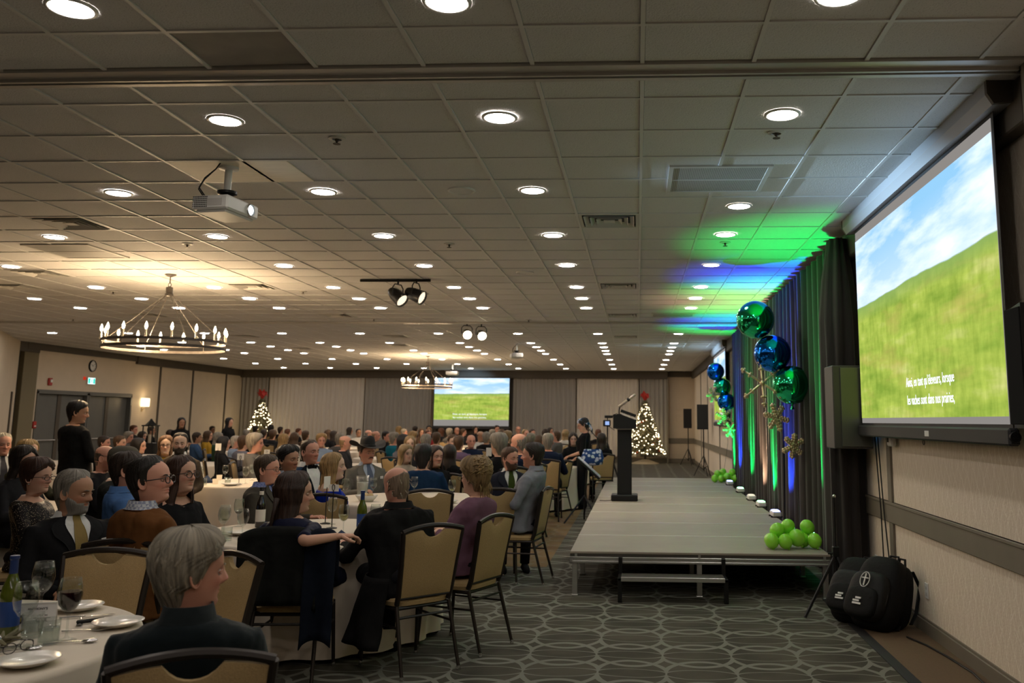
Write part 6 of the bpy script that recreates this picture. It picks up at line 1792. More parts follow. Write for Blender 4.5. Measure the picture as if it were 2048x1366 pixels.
def votive(x, y, label, lit=True):
    v = thing('votive_candle', label, 'candle', (x, y, TZ + .001), 0, 'votive candles')
    MB().lathe([(0, .003), (.030, 0), (.034, .006), (.038, .07), (.036, .07), (.031, .012), (0, .010)], 18).build('holder', M['frost'], v, 'all')
    MB().lathe([(0, .011), (.026, .011), (.026, .03), (0, .031)], 14).build('wax', M['candle'], v); MB().lathe([(0, .032), (.006, .040), (.004, .052), (0, .064)], 8).build('flame', M['flame'], v, 'all')
# lower left table
wine_glass(-2.25, 3.54, 'glass of red wine, half full, on the lower left table', 'red_wine', .88, 1.08)
wine_glass(-2.36, 3.44, 'empty wine glass nearest the bottle on the lower left table', None, s=1.08); wine_glass(-2.62, 3.92, 'empty wine glass standing behind the menu card', None, s=1.08)
tumbler(-2.29, 3.49, 'short water tumbler in front of the red wine'); tumbler(-2.42, 3.58, 'water tumbler beside the menu card, half hidden')
bottle(-2.52, 3.58, 'green wine bottle with blue capsule on the lower left table')
plate(-2.55, 4.08, 'white side plate at the back of the lower left table', 1.15); plate(-2.19, 3.79, 'white side plate at the right rim of the lower left table', 1.1); plate(-2.16, 3.19, 'white side plate at the front of the lower left table', 1.15)
cutlery('knife', -2.42, 3.95, R(28), 'long table knife beside the back plate'); cutlery('steak_knife', -2.30, 3.88, R(42), 'dark-handled steak knife lying near the red wine'); cutlery('fork', -2.26, 3.70, R(15), 'fork lying between red wine and right plate'); cutlery('spoon', -2.20, 3.50, R(20), 'dessert spoon at the foot of the tumbler'); cutlery('spoon', -2.33, 3.36, R(40), 'spoon lying under the reading glasses'); cutlery('fork', -2.38, 3.83, R(-60), 'fork lying crosswise before the back plate')
mc = thing('menu_card', 'small white tent card with printed sponsor names', 'card', (-2.47, 3.67, TZ + .001), R(18), None)
MB().bbox(-.10, -.0015, 0, .07, .0015, .105, .0006, M=Matrix.Rotation(-.22, 4, 'X')).build('front_leaf', M['card'], mc); MB().bbox(-.10, .0435, 0, .07, .0465, .105, .0006, M=Matrix.Translation((0, 0, 0)) @ Matrix.Rotation(.22, 4, 'X')).build('rear_leaf', M['card'], mc)
text('card_heading', 'ANTHONY\u2019S', .013, mc, M['ink'], (.0, .0195 - .003, .088), (PI / 2 - .22, 0, 0)); text('card_line', 'LITHIUM', .010, mc, M['ink'], (.02, .012, .062), (PI / 2 - .22, 0, 0)); text('card_line', 'COUL', .016, mc, M['ink'], (.02, .0075, .044), (PI / 2 - .22, 0, 0))
MB().bbox(-.012, -.0025, .053, .052, -.0018, .0545, .0002, M=Matrix.Rotation(-.22, 4, 'X')).build('card_rule', M['ink'], mc, False)
M['badge_y'] = pbr('yellow_badge', (.35, .28, .02, 1), .5); MB().lathe([(0, 0), (.020, 0), (.020, .001), (0, .001)], 18, M=Matrix.Rotation(-.22, 4, 'X') @ Matrix.Translation((-.066, -.0028, .05)) @ Matrix.Rotation(PI / 2, 4, 'X')).build('round_badge', M['ink'], mc)
MB().bbox(-.078, -.0050, .042, -.054, -.0040, .058, .0002, M=Matrix.Rotation(-.22, 4, 'X')).build('badge_emblem', M['badge_y'], mc, False)
rg = thing('reading_glasses', 'folded dark reading glasses lying on the lower left table', 'glasses', (-2.31, 3.35, TZ + .002), R(70))
for s in (-1, 1): MB().tube([(s * .033 + .025 * math.cos(a), -.0, .022 + .019 * math.sin(a)) for a in np.linspace(0, 2 * PI, 16, endpoint=False)], .0018, 5, closed=True).build('lens_rim', M['glass_frame'], rg); MB().tube([(s * .058, 0, .03), (s * .062, .01, .032), (s * -.02, .016, .05 if s > 0 else .02)], .0018, 5).build('temple', M['glass_frame'], rg)
MB().tube([(-.009, 0, .028), (0, 0, .031), (.009, 0, .028)], .0018, 5).build('bridge', M['glass_frame'], rg)
ornm = MB()
rr = random.Random(3)
for k in range(16): ornm.tube([(0, 0, .01), (.05 * math.cos(k * 1.7), .05 * math.sin(k * 1.7), .02 + .03 * rr.random()), (.09 * math.cos(k * 1.7 + .2), .09 * math.sin(k * 1.7 + .2), .015 + .05 * rr.random())], [.006, .010, .003], 5)
og = thing('table_centrepiece', 'frosted evergreen sprig with bauble by the green bottle', 'decoration', (-2.44, 3.40, TZ + .001)); ornm.build('sprigs', M['needle'], og)['kind'] = 'stuff'; MB().ball((.02, -.03, .035), .028, 12, 8).build('bauble', M['steel'], og)
# table of the long-haired woman
for (x, y, l, f, v_) in ((-3.24, 7.22, 'wine glass with a little red, left of the dark bottle', 'red_wine', .25), (-2.86, 6.45, 'empty wine glass before the long-haired woman', None, 0), (-3.05, 6.55, 'wine glass by the clasped hands, second from them', None, 0), (-3.12, 6.72, 'wine glass by the clasped hands, nearest them', 'white_wine', .2), (-2.55, 7.45, 'empty wine glass behind the wire number stand', None, 0), (-2.24, 6.82, 'glass of white wine, half full, beside the green bottle', 'white_wine', .55), (-2.02, 6.90, 'empty wine glass right of the second green bottle', None, 0)): wine_glass(x, y, l, f, v_)
bottle(-3.06, 7.22, 'dark wine bottle with white neck label', 'dark', 'black'); bottle(-2.15, 6.98, 'green white-wine bottle with blue capsule before the black coat')
number_stand(-2.46, 7.20, None, 'wire stand holding a blank white card behind the long-haired woman', .30, R(-4), (.085, .055))
number_stand(-2.62, 7.5, None, 'gold-lit number stand seen edge-on beside the woman in navy', .30, R(72), loop=False)
tumbler(-2.06, 6.75, 'water tumbler beside the green white-wine bottle'); tumbler(-2.96, 6.42, 'water tumbler in front of the clasped hands')
plate(-2.98, 6.72, 'white side plate left of the long-haired woman', 1.2); plate(-1.86, 6.55, 'white side plate by the balding man\u2019s elbow', 1.1); plate(-2.70, 6.32, 'white side plate with cutlery before the long-haired woman', 1.2)
cutlery('knife', -2.85, 6.62, R(30), 'knife on the table left of the long-haired woman'); cutlery('fork', -2.95, 6.50, R(40), 'fork on the table left of the long-haired woman'); cutlery('steak_knife', -2.80, 6.75, R(20), 'dark-handled knife by the blue napkin')
napkin(-2.88, 6.90, .5, 'nap_blue', 'crumpled navy napkin near the clasped hands', 1.0); napkin(-2.20, 6.62, 1.2, 'nap_blue', 'dark napkin by the glass of white wine', .7)
rs = tag(MB().ball((0, 0, .03), .03, 10, 8, sc=(1, 1, .8)).build('red_bauble', M['red']), 'small red bauble lying among the cutlery', 'decoration'); rs.location = (-2.80, 6.55, TZ)
# left-of-centre table
votive(-5.62, 11.75, 'lit candle glass on the left-of-centre table'); votive(-5.95, 12.55, 'lit candle glass farther back on the left-of-centre table')
number_stand(-5.30, 11.75, None, 'card stand with back of card towards us, left-of-centre table', .33, R(20), (.085, .085)); number_stand(-5.05, 12.0, '21', 'number stand with card 21 on the left-of-centre table', .36, R(-8), under='pl', loop=False); number_stand(-6.02, 12.6, None, 'small far number stand above the left-of-centre table', .42, 0, under='pl', loop=False)
for (x, y, l) in ((-5.28, 11.9, 'wine glass by the back-turned card stand'), (-4.98, 11.75, 'wine glass right of the 21 card'), (-5.75, 12.3, 'wine glass behind the candle, left-of-centre table'), (-5.45, 12.5, 'wine glass at the back of the left-of-centre table'), (-5.9, 11.9, 'wine glass left of the candle, left-of-centre table')): wine_glass(x, y, l)
for (x, y, l) in ((-5.42, 11.68, 'tumbler beside the candle, left-of-centre table'), (-5.68, 11.55, 'tumbler left of the candle, left-of-centre table')): tumbler(x, y, l)
napkin(-5.92, 11.60, .4, 'nap_green', 'folded green napkin on the left-of-centre table', 1.25); napkin(-4.82, 11.55, -.3, 'nap_blue', 'folded blue-grey napkin on the left-of-centre table', 1.2); napkin(-5.85, 12.0, .2, 'nap_blue', 'folded blue napkin behind the green one', 1.2)
plate(-5.3, 11.52, 'white plate at the front of the left-of-centre table', 1.3)
PT = thing('water_jug', 'clear plastic water jug before the man in the cowboy hat', 'jug', (-3.12, 10.1, TZ + .001))
MB().lathe([(0, .003), (.052, 0), (.056, .008), (.072, .235), (.070, .235), (.053, .012), (0, .012)], 24).build('jug_body', M['glass'], PT, 'all'); MB().tube([(.062, 0, .20), (.12, 0, .19), (.12, 0, .07), (.058, 0, .05)], .009, 6).build('handle', M['glass'], PT); MB().lathe([(0, .013), (.0525, .013), (.065, .16), (0, .16)], 20).build('iced_water', pbr('iced_water', (.52, .50, .46, 1), .2), PT)
BB = thing('bread_basket', 'white boat-shaped bread bowl on the cowboy-hat table', 'bowl', (-2.90, 9.55, TZ + .001)); MB().lathe([(0, .006), (.07, .0), (.085, .02), (.12, .065), (.116, .066), (.08, .024), (0, .012)], 24).build('bowl', M['china'], BB, 'all'); 
for k in range(3): MB().ball((.04 * math.cos(2.1 * k), .035 * math.sin(2.1 * k), .055), .038, 10, 8, sc=(1, 1, .8)).build('bread_roll', pbr('bread_%d' % k, (.50, .36, .18, 1), .8), BB)
for (x, y, l, f) in ((-2.95, 9.95, 'wine glass right of the water jug', 'red_wine'), (-3.2, 9.75, 'wine glass left of the water jug', 'red_wine'), (-2.02, 9.75, 'white wine glass behind the empty chair', 'white_wine'), (-2.55, 10.2, 'wine glass in front of the cowboy hat man', None)): wine_glass(x, y, l, f, .3)
plate(-2.0, 9.45, 'white plate behind the empty chair, cowboy-hat table', 1.2); tumbler(-2.7, 9.9, 'tumbler on the cowboy-hat table', True)
wine_glass(-5.62, 8.2, 'wine glass in front of the 28 card', None); wine_glass(-6.0, 7.7, 'wine glass at the left edge behind the tan chair', None); bottle(-5.95, 7.85, 'dark bottle with white label at the left edge', 'dark', 'card'); number_stand(-6.02, 8.85, '28', 'number stand with card 28 behind the red-haired woman', .29, R(-18), (.105, .15), 'pl', loop=False)
votive(-6.55, 8.7, 'lit candle glass beside the waiter, left edge table'); tumbler(-5.75, 7.9, 'tumbler at the left edge behind the tan chair'); bottle(-6.2, 7.75, 'dark bottle farthest left on the left edge table', 'dark', 'black')

# ---------------------------------------------------------------- people near the camera
SK = {'p': (.58, .335, .235, 1), 'r': (.58, .29, .205, 1), 't': (.40, .215, .13, 1), 'b': (.19, .095, .055, 1), 'f': (.62, .41, .30, 1)}
BL = (.010, .010, .011, 1)
def nametag(rig, P, a, z, off=.034, w_=.055, h_=.032):
    x, y = rig.tsec(np.array([z]), np.array([a]), off); c = rig.tp(float(x[0]), float(y[0]), z)
    Mm = Matrix.Translation(c) @ Matrix.Rotation(-a * .8, 4, 'Z')
    MB().bbox(-w_ / 2, -.001, -h_ / 2, w_ / 2, .003, h_ / 2, .0008, M=Mm).build('name_tag', M['card'], P, False)
def p_grey(rig, P, A):
    collar(rig, .014, .045, 'roll_collar', M['velvet'], P, (.008, .012, .013, 1), .05)
    L_ = []
    rr = random.Random(4)
    for k in range(46):
        a = rr.uniform(-PI, PI); z0 = rr.uniform(.05, .125)
        if abs(a) < 1.05: continue
        P_ = []
        for i in range(5):
            z = z0 - i * .028; aa = a + (.12 * i if a > 0 else -.12 * i); x, y = sec(np.array([min(z, .124)]), np.array([aa])); k_ = 1.16 + .05 * math.sin(i * 1.6)
            P_.append((float(x[0]) * k_, -.012 + (float(y[0]) + .012) * k_, z + .018))
        if P_[-1][2] > -.09: L_.append(P_)
    link('hair_locks', strands(rig, L_, .009), P, col=(.30, .265, .20, 1))
person('grey-haired woman in dark teal velvet jacket, seen from behind at the bottom', (-1.477, 2.97, 1.119), 112, 'f', hphi=42, skin=SK['r'], hair=(.25, .22, .165, 1), style='full', hair_kw=dict(th=.022, vol=.006, lock=.008, bottom=-.10), top=(.006, .011, .013, 1), top_kw=dict(mat=M['velvet'], off=.024, neckz=-.01, folds=.012), arms=('lap', 'lap'), wide=1.2, thick=1.05, age=1, extra=p_grey, lean=-.06)
person('dark-sleeved person cut off by the lower left corner', (-1.865, 2.35, 1.114), 30, 'm', hair=(.03, .02, .015, 1), style='short', top=BL, top_kw=dict(off=.03), arms=('table', 'table'), wide=1.1, lean=.0)
def p_beard(rig, P, A):
    suit(rig, P, tie=(.24, .17, .06, 1), lapel=(.014, .014, .015, 1)); nametag(rig, P, -.62, -.17, w_=.075, h_=.038)
person('man with grey beard, dark suit and gold tie, lower left', (-3.526, 5.50, 1.157), -32, 'm', hphi=-2, pitch=R(-4), hs=1.04, skin=SK['t'], hair=(.20, .18, .15, 1), style='recede', hair_kw=dict(th=.017), beard=(.27, .25, .22, 1), beard_kw=dict(th=.006), top=(.011, .011, .012, 1), top_kw=dict(off=.024), extra=p_beard, wide=1.08, age=1, arms=('lap', 'lap'))
def p_brown(rig, P, A):
    collar(rig, .012, .032, 'shirt_collar', M['check'], P, (.45, .47, .5, 1), .3)
person('man in brown corduroy jacket and black-rimmed glasses, looking up', (-2.874, 5.20, 1.254), 62, 'm', hphi=4, pitch=R(9), skin=SK['r'], hair=(.012, .009, .007, 1), style='recede', hair_kw=dict(th=.018), glasses=dict(r=.0032, w=.026, h=.019), top=(.125, .052, .017, 1), top_kw=dict(off=.026, folds=.013), extra=p_brown, wide=1.12, thick=1.1, hs=1.07, arms=('clasp', 'lap'), lean=0.0)
def p_neck(rig, P, A):
    MB().tube([rig.hp((0, 0, 0)) * 0 + rig.tp(.055 * math.cos(a) * (1 + .25 * max(0, math.sin(a))), -.005 + .055 * math.sin(a) + .03 * max(0, math.sin(a)), -.012 - .065 * max(0, math.sin(a)) ** 1.5) for a in np.linspace(0, 2 * PI, 26, endpoint=False)], .0022, 5, closed=True).build('necklace', M['steel'], P)
person('woman in black cardigan with round glasses and necklace, hand raised', (-3.158, 6.10, 1.236), -22, 'f', hphi=-20, pitch=R(5), skin=SK['p'], hair=(.045, .022, .014, 1), style='long', hair_kw=dict(bottom=-.20, th=.012), glasses=dict(r=.0026, w=.024, h=.021, round_=2.1), top=BL, top_kw=dict(off=.013, neckz=-.035, neckdrop=.05), top_name='cardigan', extra=p_neck, arms=('clasp', 'clasp'), lean=.02)
person('man in bright blue shirt, half hidden by the brown jacket', (-3.832, 6.60, 1.229), 30, 'm', hs=1.07, hphi=20, skin=SK['r'], hair=(.03, .018, .012, 1), style='short', stubble=(.75, .66, .6), top=(.07, .15, .34, 1), top_kw=dict(off=.014), top_name='shirt', extra=lambda r_, P, A: collar(r_, .012, .03, 'shirt_collar', M['cloth'], P, (.08, .17, .38, 1), .3), arms=('table', 'table'))
def p_cap(rig, P, A):
    mb = MB(); rows = []
    for i in range(9):
        t = i / 8; ph = t * PI / 2; z = .065 + .075 * math.sin(ph)
        rows.append([rig.hp((.092 * math.cos(ph) ** .6 * math.sin(a) * (1 if t < 1 else 0.01), (.118 if math.cos(a) > 0 else .122) * math.cos(ph) ** .6 * math.cos(a) - .008 + .012 * (1 - t) * (math.cos(a) > .3), z)) for a in np.linspace(0, 2 * PI, 28, endpoint=False)])
    mb.grid(rows, closeu=True); mb.build('flat_cap', M['cloth'], P, 'all', col=(.10, .09, .07, 1))
    pk = MB(); pk.grid([[rig.hp((.085 * math.sin(a) * k, .06 + .085 * math.cos(a) * k, .078 - .02 * k - .01 * abs(math.sin(a)))) for a in np.linspace(-1.2, 1.2, 12)] for k in (.3, .7, 1.0)]); pk.build('cap_peak', M['cloth'], P, 'all', col=(.09, .08, .06, 1))
person('man in grey flat cap and dark coat behind the blue shirt', (-4.405, 7.50, 1.246), 12, 'm', skin=SK['p'], hair=(.1, .09, .07, 1), style='short', top=(.02, .022, .02, 1), top_kw=dict(off=.02), extra=p_cap, arms=('table', 'table'))
person('bald man with beard stubble in black shirt, glasses over his head', (-5.475, 9.00, 1.208), 8, 'm', pitch=R(-6), skin=SK['r'], hair=(.06, .045, .035, 1), style='bald', hair_kw=dict(th=.005), stubble=(.6, .5, .44), top=BL, top_kw=dict(off=.018), glasses=dict(r=.0022, zc=.02), arms=('table', 'table'), wide=1.1)
person('red-haired woman with glasses, earring and dark sequinned jacket', (-4.634, 6.75, 1.164), 6, 'f', hphi=-4, skin=SK['p'], hair=(.040, .016, .009, 1), style='full', hair_kw=dict(th=.026, vol=.008, bottom=-.10), glasses=dict(r=.0022, h=.014), top=(.012, .010, .010, 1), top_kw=dict(mat=M['sequin'], off=.016, neckz=-.035, neckdrop=.04), extra=lambda r_, P, A: MB().ball(r_.hp((.080, -.006, -.046)), .007, 8, 6).build('earring', M['steel'], P), arms=('table', 'table'))
make_chair((-4.72, 6.72), 28, 'tan banquet chair at the left edge under the sequinned woman')
person('dark-haired woman with black glasses behind the sequinned woman', (-5.499, 7.80, 1.236), -14, 'f', hphi=-18, skin=SK['p'], hair=(.018, .011, .008, 1), style='bob', hair_kw=dict(th=.02), glasses=dict(r=.0028), top=(.02, .02, .022, 1), top_kw=dict(off=.014), arms=('table', 'lap'))
person('blonde woman resting her chin on her hand, left edge', (-6.522, 9.30, 1.250), -12, 'f', skin=SK['p'], hair=(.36, .23, .09, 1), style='long', hair_kw=dict(bottom=-.22, th=.018), top=(.05, .05, .03, 1), top_kw=dict(off=.014), arms=('chin', 'table'))
person('elderly white-haired man in dark suit at the left edge', (-7.321, 10.00, 1.305), -38, 'm', skin=SK['r'], hair=(.42, .37, .28, 1), style='recede', top=(.018, .019, .018, 1), top_kw=dict(off=.022), age=1, arms=('lap', 'lap'), extra=lambda r_, P, A: suit(r_, P, tie=(.05, .05, .06, 1), lapel=(.02, .02, .02, 1)))
def w_arms(rig):
    return {1: (rig.sh[1] + Vector((.07, .06, -.27)), rig.sh[1] + Vector((.02, .32, -.30))), -1: (rig.sh[-1] + Vector((-.06, .05, -.28)), rig.sh[-1] + Vector((.02, .28, -.30)))}
W1 = person('waiter standing in black shirt and trousers, carrying plates', (-6.523, 10.10, 1.676), 62, 'm', hphi=22, pitch=R(-6), stand=True, wide=1.12, skin=SK['t'], hair=(.012, .009, .008, 1), style='short', hair_kw=dict(th=.022), top=(.010, .010, .010, 1), top_kw=dict(off=.018, sleeve=.62, bottom=-.5), top_name='shirt', legs=(.008, .009, .011, 1), arms_abs=w_arms)
for k in range(3):
    o = tag(link('side_plate', pm, None, (W1.location.x + .34, W1.location.y + .36, 1.175 + .014 * k)), 'white plate carried by the standing waiter, %s of the stack' % ('bottom', 'middle', 'top')[k], 'plate', 'plates in the waiter\u2019s hands'); o.scale = (1.3,) * 3
person('brown-haired woman with glasses and mustard top beside the bearded man', (-6.368, 11.80, 1.257), -62, 'f', skin=SK['f'], hair=(.13, .065, .03, 1), style='long', hair_kw=dict(bottom=-.22), glasses=dict(r=.002), top=(.35, .20, .02, 1), top_kw=dict(off=.013), arms=('lap', 'lap'))
person('bearded man in brown suit with white shirt and black tie', (-5.646, 10.80, 1.308), -66, 'm', skin=SK['f'], hair=(.04, .028, .02, 1), style='recede', beard=(.05, .035, .022, 1), beard_kw=dict(th=.012), top=(.075, .052, .034, 1), top_kw=dict(off=.024), extra=lambda r_, P, A: suit(r_, P, tie=(.006, .006, .007, 1), lapel=(.085, .06, .04, 1)), arms=('lap', 'lap'), wide=1.05)
person('man in olive-grey suit, checked shirt and thin glasses, mid-picture left', (-3.242, 7.75, 1.179), 0, 'm', hphi=-4, pitch=R(3), skin=SK['r'], hair=(.06, .038, .022, 1), style='short', hair_kw=dict(th=.012), glasses=dict(r=.0020, h=.014), top=(.048, .043, .034, 1), top_kw=dict(off=.025), extra=lambda r_, P, A: suit(r_, P, shirt=(.20, .24, .42, 1), tie=(.02, .035, .16, 1), lapel=(.055, .05, .04, 1), mat=M['check']), wide=1.1, arms=('lap', 'table'), age=.7)
person('young man with thick black hair in navy jacket', (-3.375, 8.55, 1.230), -26, 'm', hphi=-24, skin=SK['t'], hair=(.010, .008, .007, 1), style='short', hair_kw=dict(th=.024, lock=.007), stubble=(.75, .66, .6), top=(.014, .016, .03, 1), top_kw=dict(off=.022), extra=lambda r_, P, A: suit(r_, P, shirt=(.26, .28, .34, 1), lapel=(.018, .02, .035, 1)), arms=('lap', 'lap'))
person('man in navy dinner jacket with black bow tie and name tag', (-3.445, 9.30, 1.275), -38, 'm', hphi=-30, pitch=R(3), skin=SK['r'], hair=(.05, .032, .02, 1), style='recede', hair_kw=dict(th=.009), stubble=(.82, .74, .68), top=(.012, .030, .065, 1), top_kw=dict(off=.024), extra=lambda r_, P, A: (suit(r_, P, bow=True, lapel=(.006, .008, .012, 1)), nametag(r_, P, -.5, -.16)), wide=1.08, arms=('lap', 'lap'))
person('young blonde woman in royal blue off-shoulder dress', (-2.894, 8.45, 1.173), 40, 'f', hphi=6, pitch=R(4), skin=SK['f'], hair=(.30, .185, .075, 1), style='long', hair_kw=dict(bottom=-.30, th=.014), top=(.006, .028, .35, 1), top_kw=dict(off=.013, sleeve=.30, neckz=-.085, mat=M['satin']), top_name='dress', legs=(.006, .028, .35, 1), arms=('lap', 'lap'))
M['felt'] = pbr('black_felt', (.008, .007, .007, 1), .8, noise=.1, scale=60)
def p_hat(rig, P, A):
    suit(rig, P, shirt=(.36, .42, .52, 1), tie=(.10, .13, .19, 1), lapel=(.16, .15, .13, 1)); nametag(rig, P, -.62, -.15)
    mb = MB(); N = 40; rows = []
    for (r0, z) in ((.22, .0), (.20, -.004), (.13, -.004), (.098, .0), (.094, .03), (.090, .07), (.082, .10), (.06, .115), (.02, .105), (.002, .104)):
        row = []
        for k in range(N):
            a = 2 * PI * k / N; cx, cy = math.sin(a), math.cos(a)
            lift = .075 * abs(cx) ** 3 * (1 if r0 > .12 else 0) * ((r0 - .09) / .13) ** 1
            rx = r0 * (.92 if r0 > .12 else .86); ry = r0 * (1.05 if r0 > .12 else 1.16)
            row.append(rig.hp((rx * cx, ry * cy - .008, .078 + z + lift - (.018 if r0 > .18 and cy > .5 else 0) + (.012 * math.cos(2 * a) if z > .09 else 0))))
        rows.append(row)
    mb.grid(rows, closeu=True); mb.build('cowboy_hat', M['felt'], P, 'all'); MB().tube([rig.hp((.085 * math.sin(a), .112 * math.cos(a) - .008, .088)) for a in np.linspace(0, 2 * PI, 28, endpoint=False)], .008, 6, closed=True).build('hat_band', M['black'], P)
    link('moustache', strands(rig, [[(s * .004, .106, -.047), (s * .02, .102, -.052), (s * .033, .090, -.066)] for s in (-1, 1)], .009, 'moustache'), P, col=(.10, .05, .03, 1))
person('man in black cowboy hat, moustache and grey suit', (-3.323, 10.90, 1.213), -52, 'm', hphi=-46, skin=SK['r'], hair=(.06, .04, .03, 1), style='short', top=(.135, .125, .108, 1), top_kw=dict(off=.024), extra=p_hat, arms=('table', 'lap'), wide=1.05, hs=1.05)
def p_navy(rig):
    s = rig.sh
    return {1: (Vector((.27, -.37, s[1].z - .03)), Vector((.42, -.20, s[1].z - .015))), -1: (s[-1] + Vector((-.05, .14, -.24)), s[-1] + Vector((.10, .36, -.20)))}
def p_long(rig, P, A):
    rr = random.Random(8); L_ = []
    for k in range(26):
        x0 = rr.uniform(-.085, .085); L_.append([(x0, -.10 - .02 * rr.random(), -.02), (x0 * 1.15, -.125, -.12), (x0 * 1.2 + rr.uniform(-.02, .02), -.14, -.22), (x0 * 1.1 + rr.uniform(-.03, .03), -.145, -.30 - rr.uniform(0, .07))])
    link('hair_locks', strands(rig, L_, .016), P, col=(.028, .014, .009, 1))
person('long dark-haired woman in navy dress, bare arm over the chair back', (-2.249, 5.85, 1.136), 82, 'f', hphi=16, skin=SK['p'], hair=(.032, .016, .010, 1), style='long', hair_kw=dict(bottom=-.30, th=.020, lock=.005, vol=.004), top=(.010, .012, .032, 1), top_kw=dict(off=.012, sleeve=.42, mat=M['satin']), top_name='dress', legs=(.01, .012, .03, 1), arms_abs=p_navy, palm={1: Vector((0, 0, -1)), ('d', 1): Vector((.8, .6, .0))}, extra=p_long, lean=-.02)
def coat_skirt(rig, P, A):
    mb = MB(); K = 30; rows = []
    for i in range(12):
        t = i / 11; z = .60 - .42 * t; row = []
        for j in range(K):
            a = -PI * .05 + (PI * .74) * j / (K - 1)
            r_ = (.22 + .08 * t) * (1 + .30 * max(0, math.sin(a))) + .03 * math.sin(a * 7 + 2 * mnoise.noise(Vector((a, t * 2, 1)))) * t
            row.append((-r_ * 1.05 * math.sin(a) + .02, r_ * math.cos(a) * .95 - .0, z))
        rows.append(row)
    mb.grid(rows); o = mb.build('coat_skirt', M['cloth'], P, 'all', col=(.0085, .0085, .0085, 1))
    sd = o.modifiers.new('thickness', 'SOLIDIFY'); sd.thickness = .01
def p_wisps(rig, P, A):
    collar(rig, .020, .030, 'coat_collar', M['cloth'], P, (.008, .008, .008, 1), .4)
    rr = random.Random(5); L_ = []
    for k in range(16):
        a = rr.uniform(1.6, 4.7); z = rr.uniform(-.07, .05); x, y = sec(np.array([z]), np.array([a])); x, y = float(x[0]), float(y[0]); L_.append([(x, y, z), (x * 1.08, y * 1.08, z - .012), (x * 1.2, y * 1.2, z - .03 + rr.uniform(-.01, .02))])
    link('hair_wisps', strands(rig, L_, .0035), P, col=(.34, .28, .2, 1))
person('balding man in long black coat, back turned, at the near table', (-1.700, 6.28, 1.162), 135, 'm', hphi=140, pitch=R(-8), skin=SK['r'], hair=(.22, .16, .11, 1), style='bald', hair_kw=dict(th=.018, lock=.0022), top=(.0085, .0085, .0085, 1), top_kw=dict(off=.034, folds=.016, bottom=-.62), top_name='coat', arms=('table', 'table'), lean=.16, wide=1.18, thick=1.15, age=1, extra=lambda r_, P, A: (p_wisps(r_, P, A), coat_skirt(r_, P, A)))
def p_curl(rig, P, A):
    rr = random.Random(6); mb = []
    for k in range(120):
        a = rr.uniform(0, 2 * PI); b = rr.uniform(-.5, 1.4); c = Vector((0, -.055, .075)); r0 = .078
        p = c + Vector((math.cos(b) * math.cos(a) * r0 * 1.1, math.cos(b) * math.sin(a) * r0, math.sin(b) * r0 * .95)); t = Vector((-math.sin(a), math.cos(a), rr.uniform(-.8, .8))).normalized(); n = (p - c).normalized()
        mb.append([tuple(p + t * .022 * math.cos(q) + n * (.012 * math.sin(q) + .006) - Vector((0, 0, .006 * q))) for q in np.linspace(0, 5.5, 7)])
    for k in range(16):
        x0 = rr.uniform(-.06, .08); mb.append([(x0, -.085, -.02), (x0 * 1.1, -.105, -.07), (x0 * 1.15 + rr.uniform(-.02, .02), -.10, -.12 - rr.uniform(0, .07))])
    link('curly_updo', strands(rig, mb, .0062, 'curly_updo', 4), P, col=(.30, .20, .085, 1)); MB().ball(rig.hp((-.081, -.006, -.044)), .006, 8, 6).build('earring', M['gold'], P)
person('woman with curly blonde updo and mauve cardigan by the aisle', (-1.228, 6.72, 1.198), 152, 'f', hphi=152, skin=SK['p'], hair=(.22, .145, .065, 1), style='full', hair_kw=dict(th=.022, vol=.014, lock=.010, bottom=-.10), top=(.165, .085, .125, 1), top_kw=dict(off=.022, folds=.014), top_name='cardigan', glasses=dict(r=.0016), arms=('table', 'clasp'), extra=p_curl, lean=-.12, age=.8, wide=1.05)
person('man in grey shirt with folded arms facing left beside the aisle', (-1.097, 9.30, 1.257), 170, 'm', hphi=176, pitch=R(3), skin=SK['r'], hair=(.022, .015, .011, 1), style='short', hair_kw=dict(th=.020), stubble=(.72, .64, .58), top=(.195, .205, .235, 1), top_kw=dict(off=.016, folds=.013), top_name='shirt', extra=lambda r_, P, A: collar(r_, .013, .03, 'shirt_collar', M['cloth'], P, (.2, .21, .24, 1), .3), arms=('cross', 'cross'), lean=-.15, wide=1.08, thick=1.1)
person('bearded man in navy suit with green tie beside the grey shirt', (-1.442, 10.15, 1.188), -72, 'm', hphi=-40, skin=SK['r'], hair=(.07, .032, .017, 1), style='short', hair_kw=dict(th=.012), beard=(.075, .032, .016, 1), beard_kw=dict(th=.012), top=(.016, .018, .028, 1), top_kw=dict(off=.024), extra=lambda r_, P, A: suit(r_, P, tie=(.035, .055, .008, 1), lapel=(.02, .022, .032, 1)), arms=('lap', 'lap'), wide=1.08, lean=.05)
person('dark-haired person in blue suit, back turned, mid-picture', (-2.642, 10.95, 1.169), 95, 'm', skin=SK['p'], hair=(.010, .008, .008, 1), style='full', hair_kw=dict(th=.024), top=(.010, .030, .075, 1), top_kw=dict(off=.026), arms=('table', 'table'), wide=1.15, hs=1.12)
person('dark-haired woman in black looking to the right behind the blue suit', (-2.706, 11.95, 1.128), -62, 'f', hphi=-50, skin=SK['p'], hair=(.03, .014, .009, 1), style='long', hair_kw=dict(bottom=-.30), top=BL, top_kw=dict(off=.013), arms=('lap', 'lap'), hs=1.08)
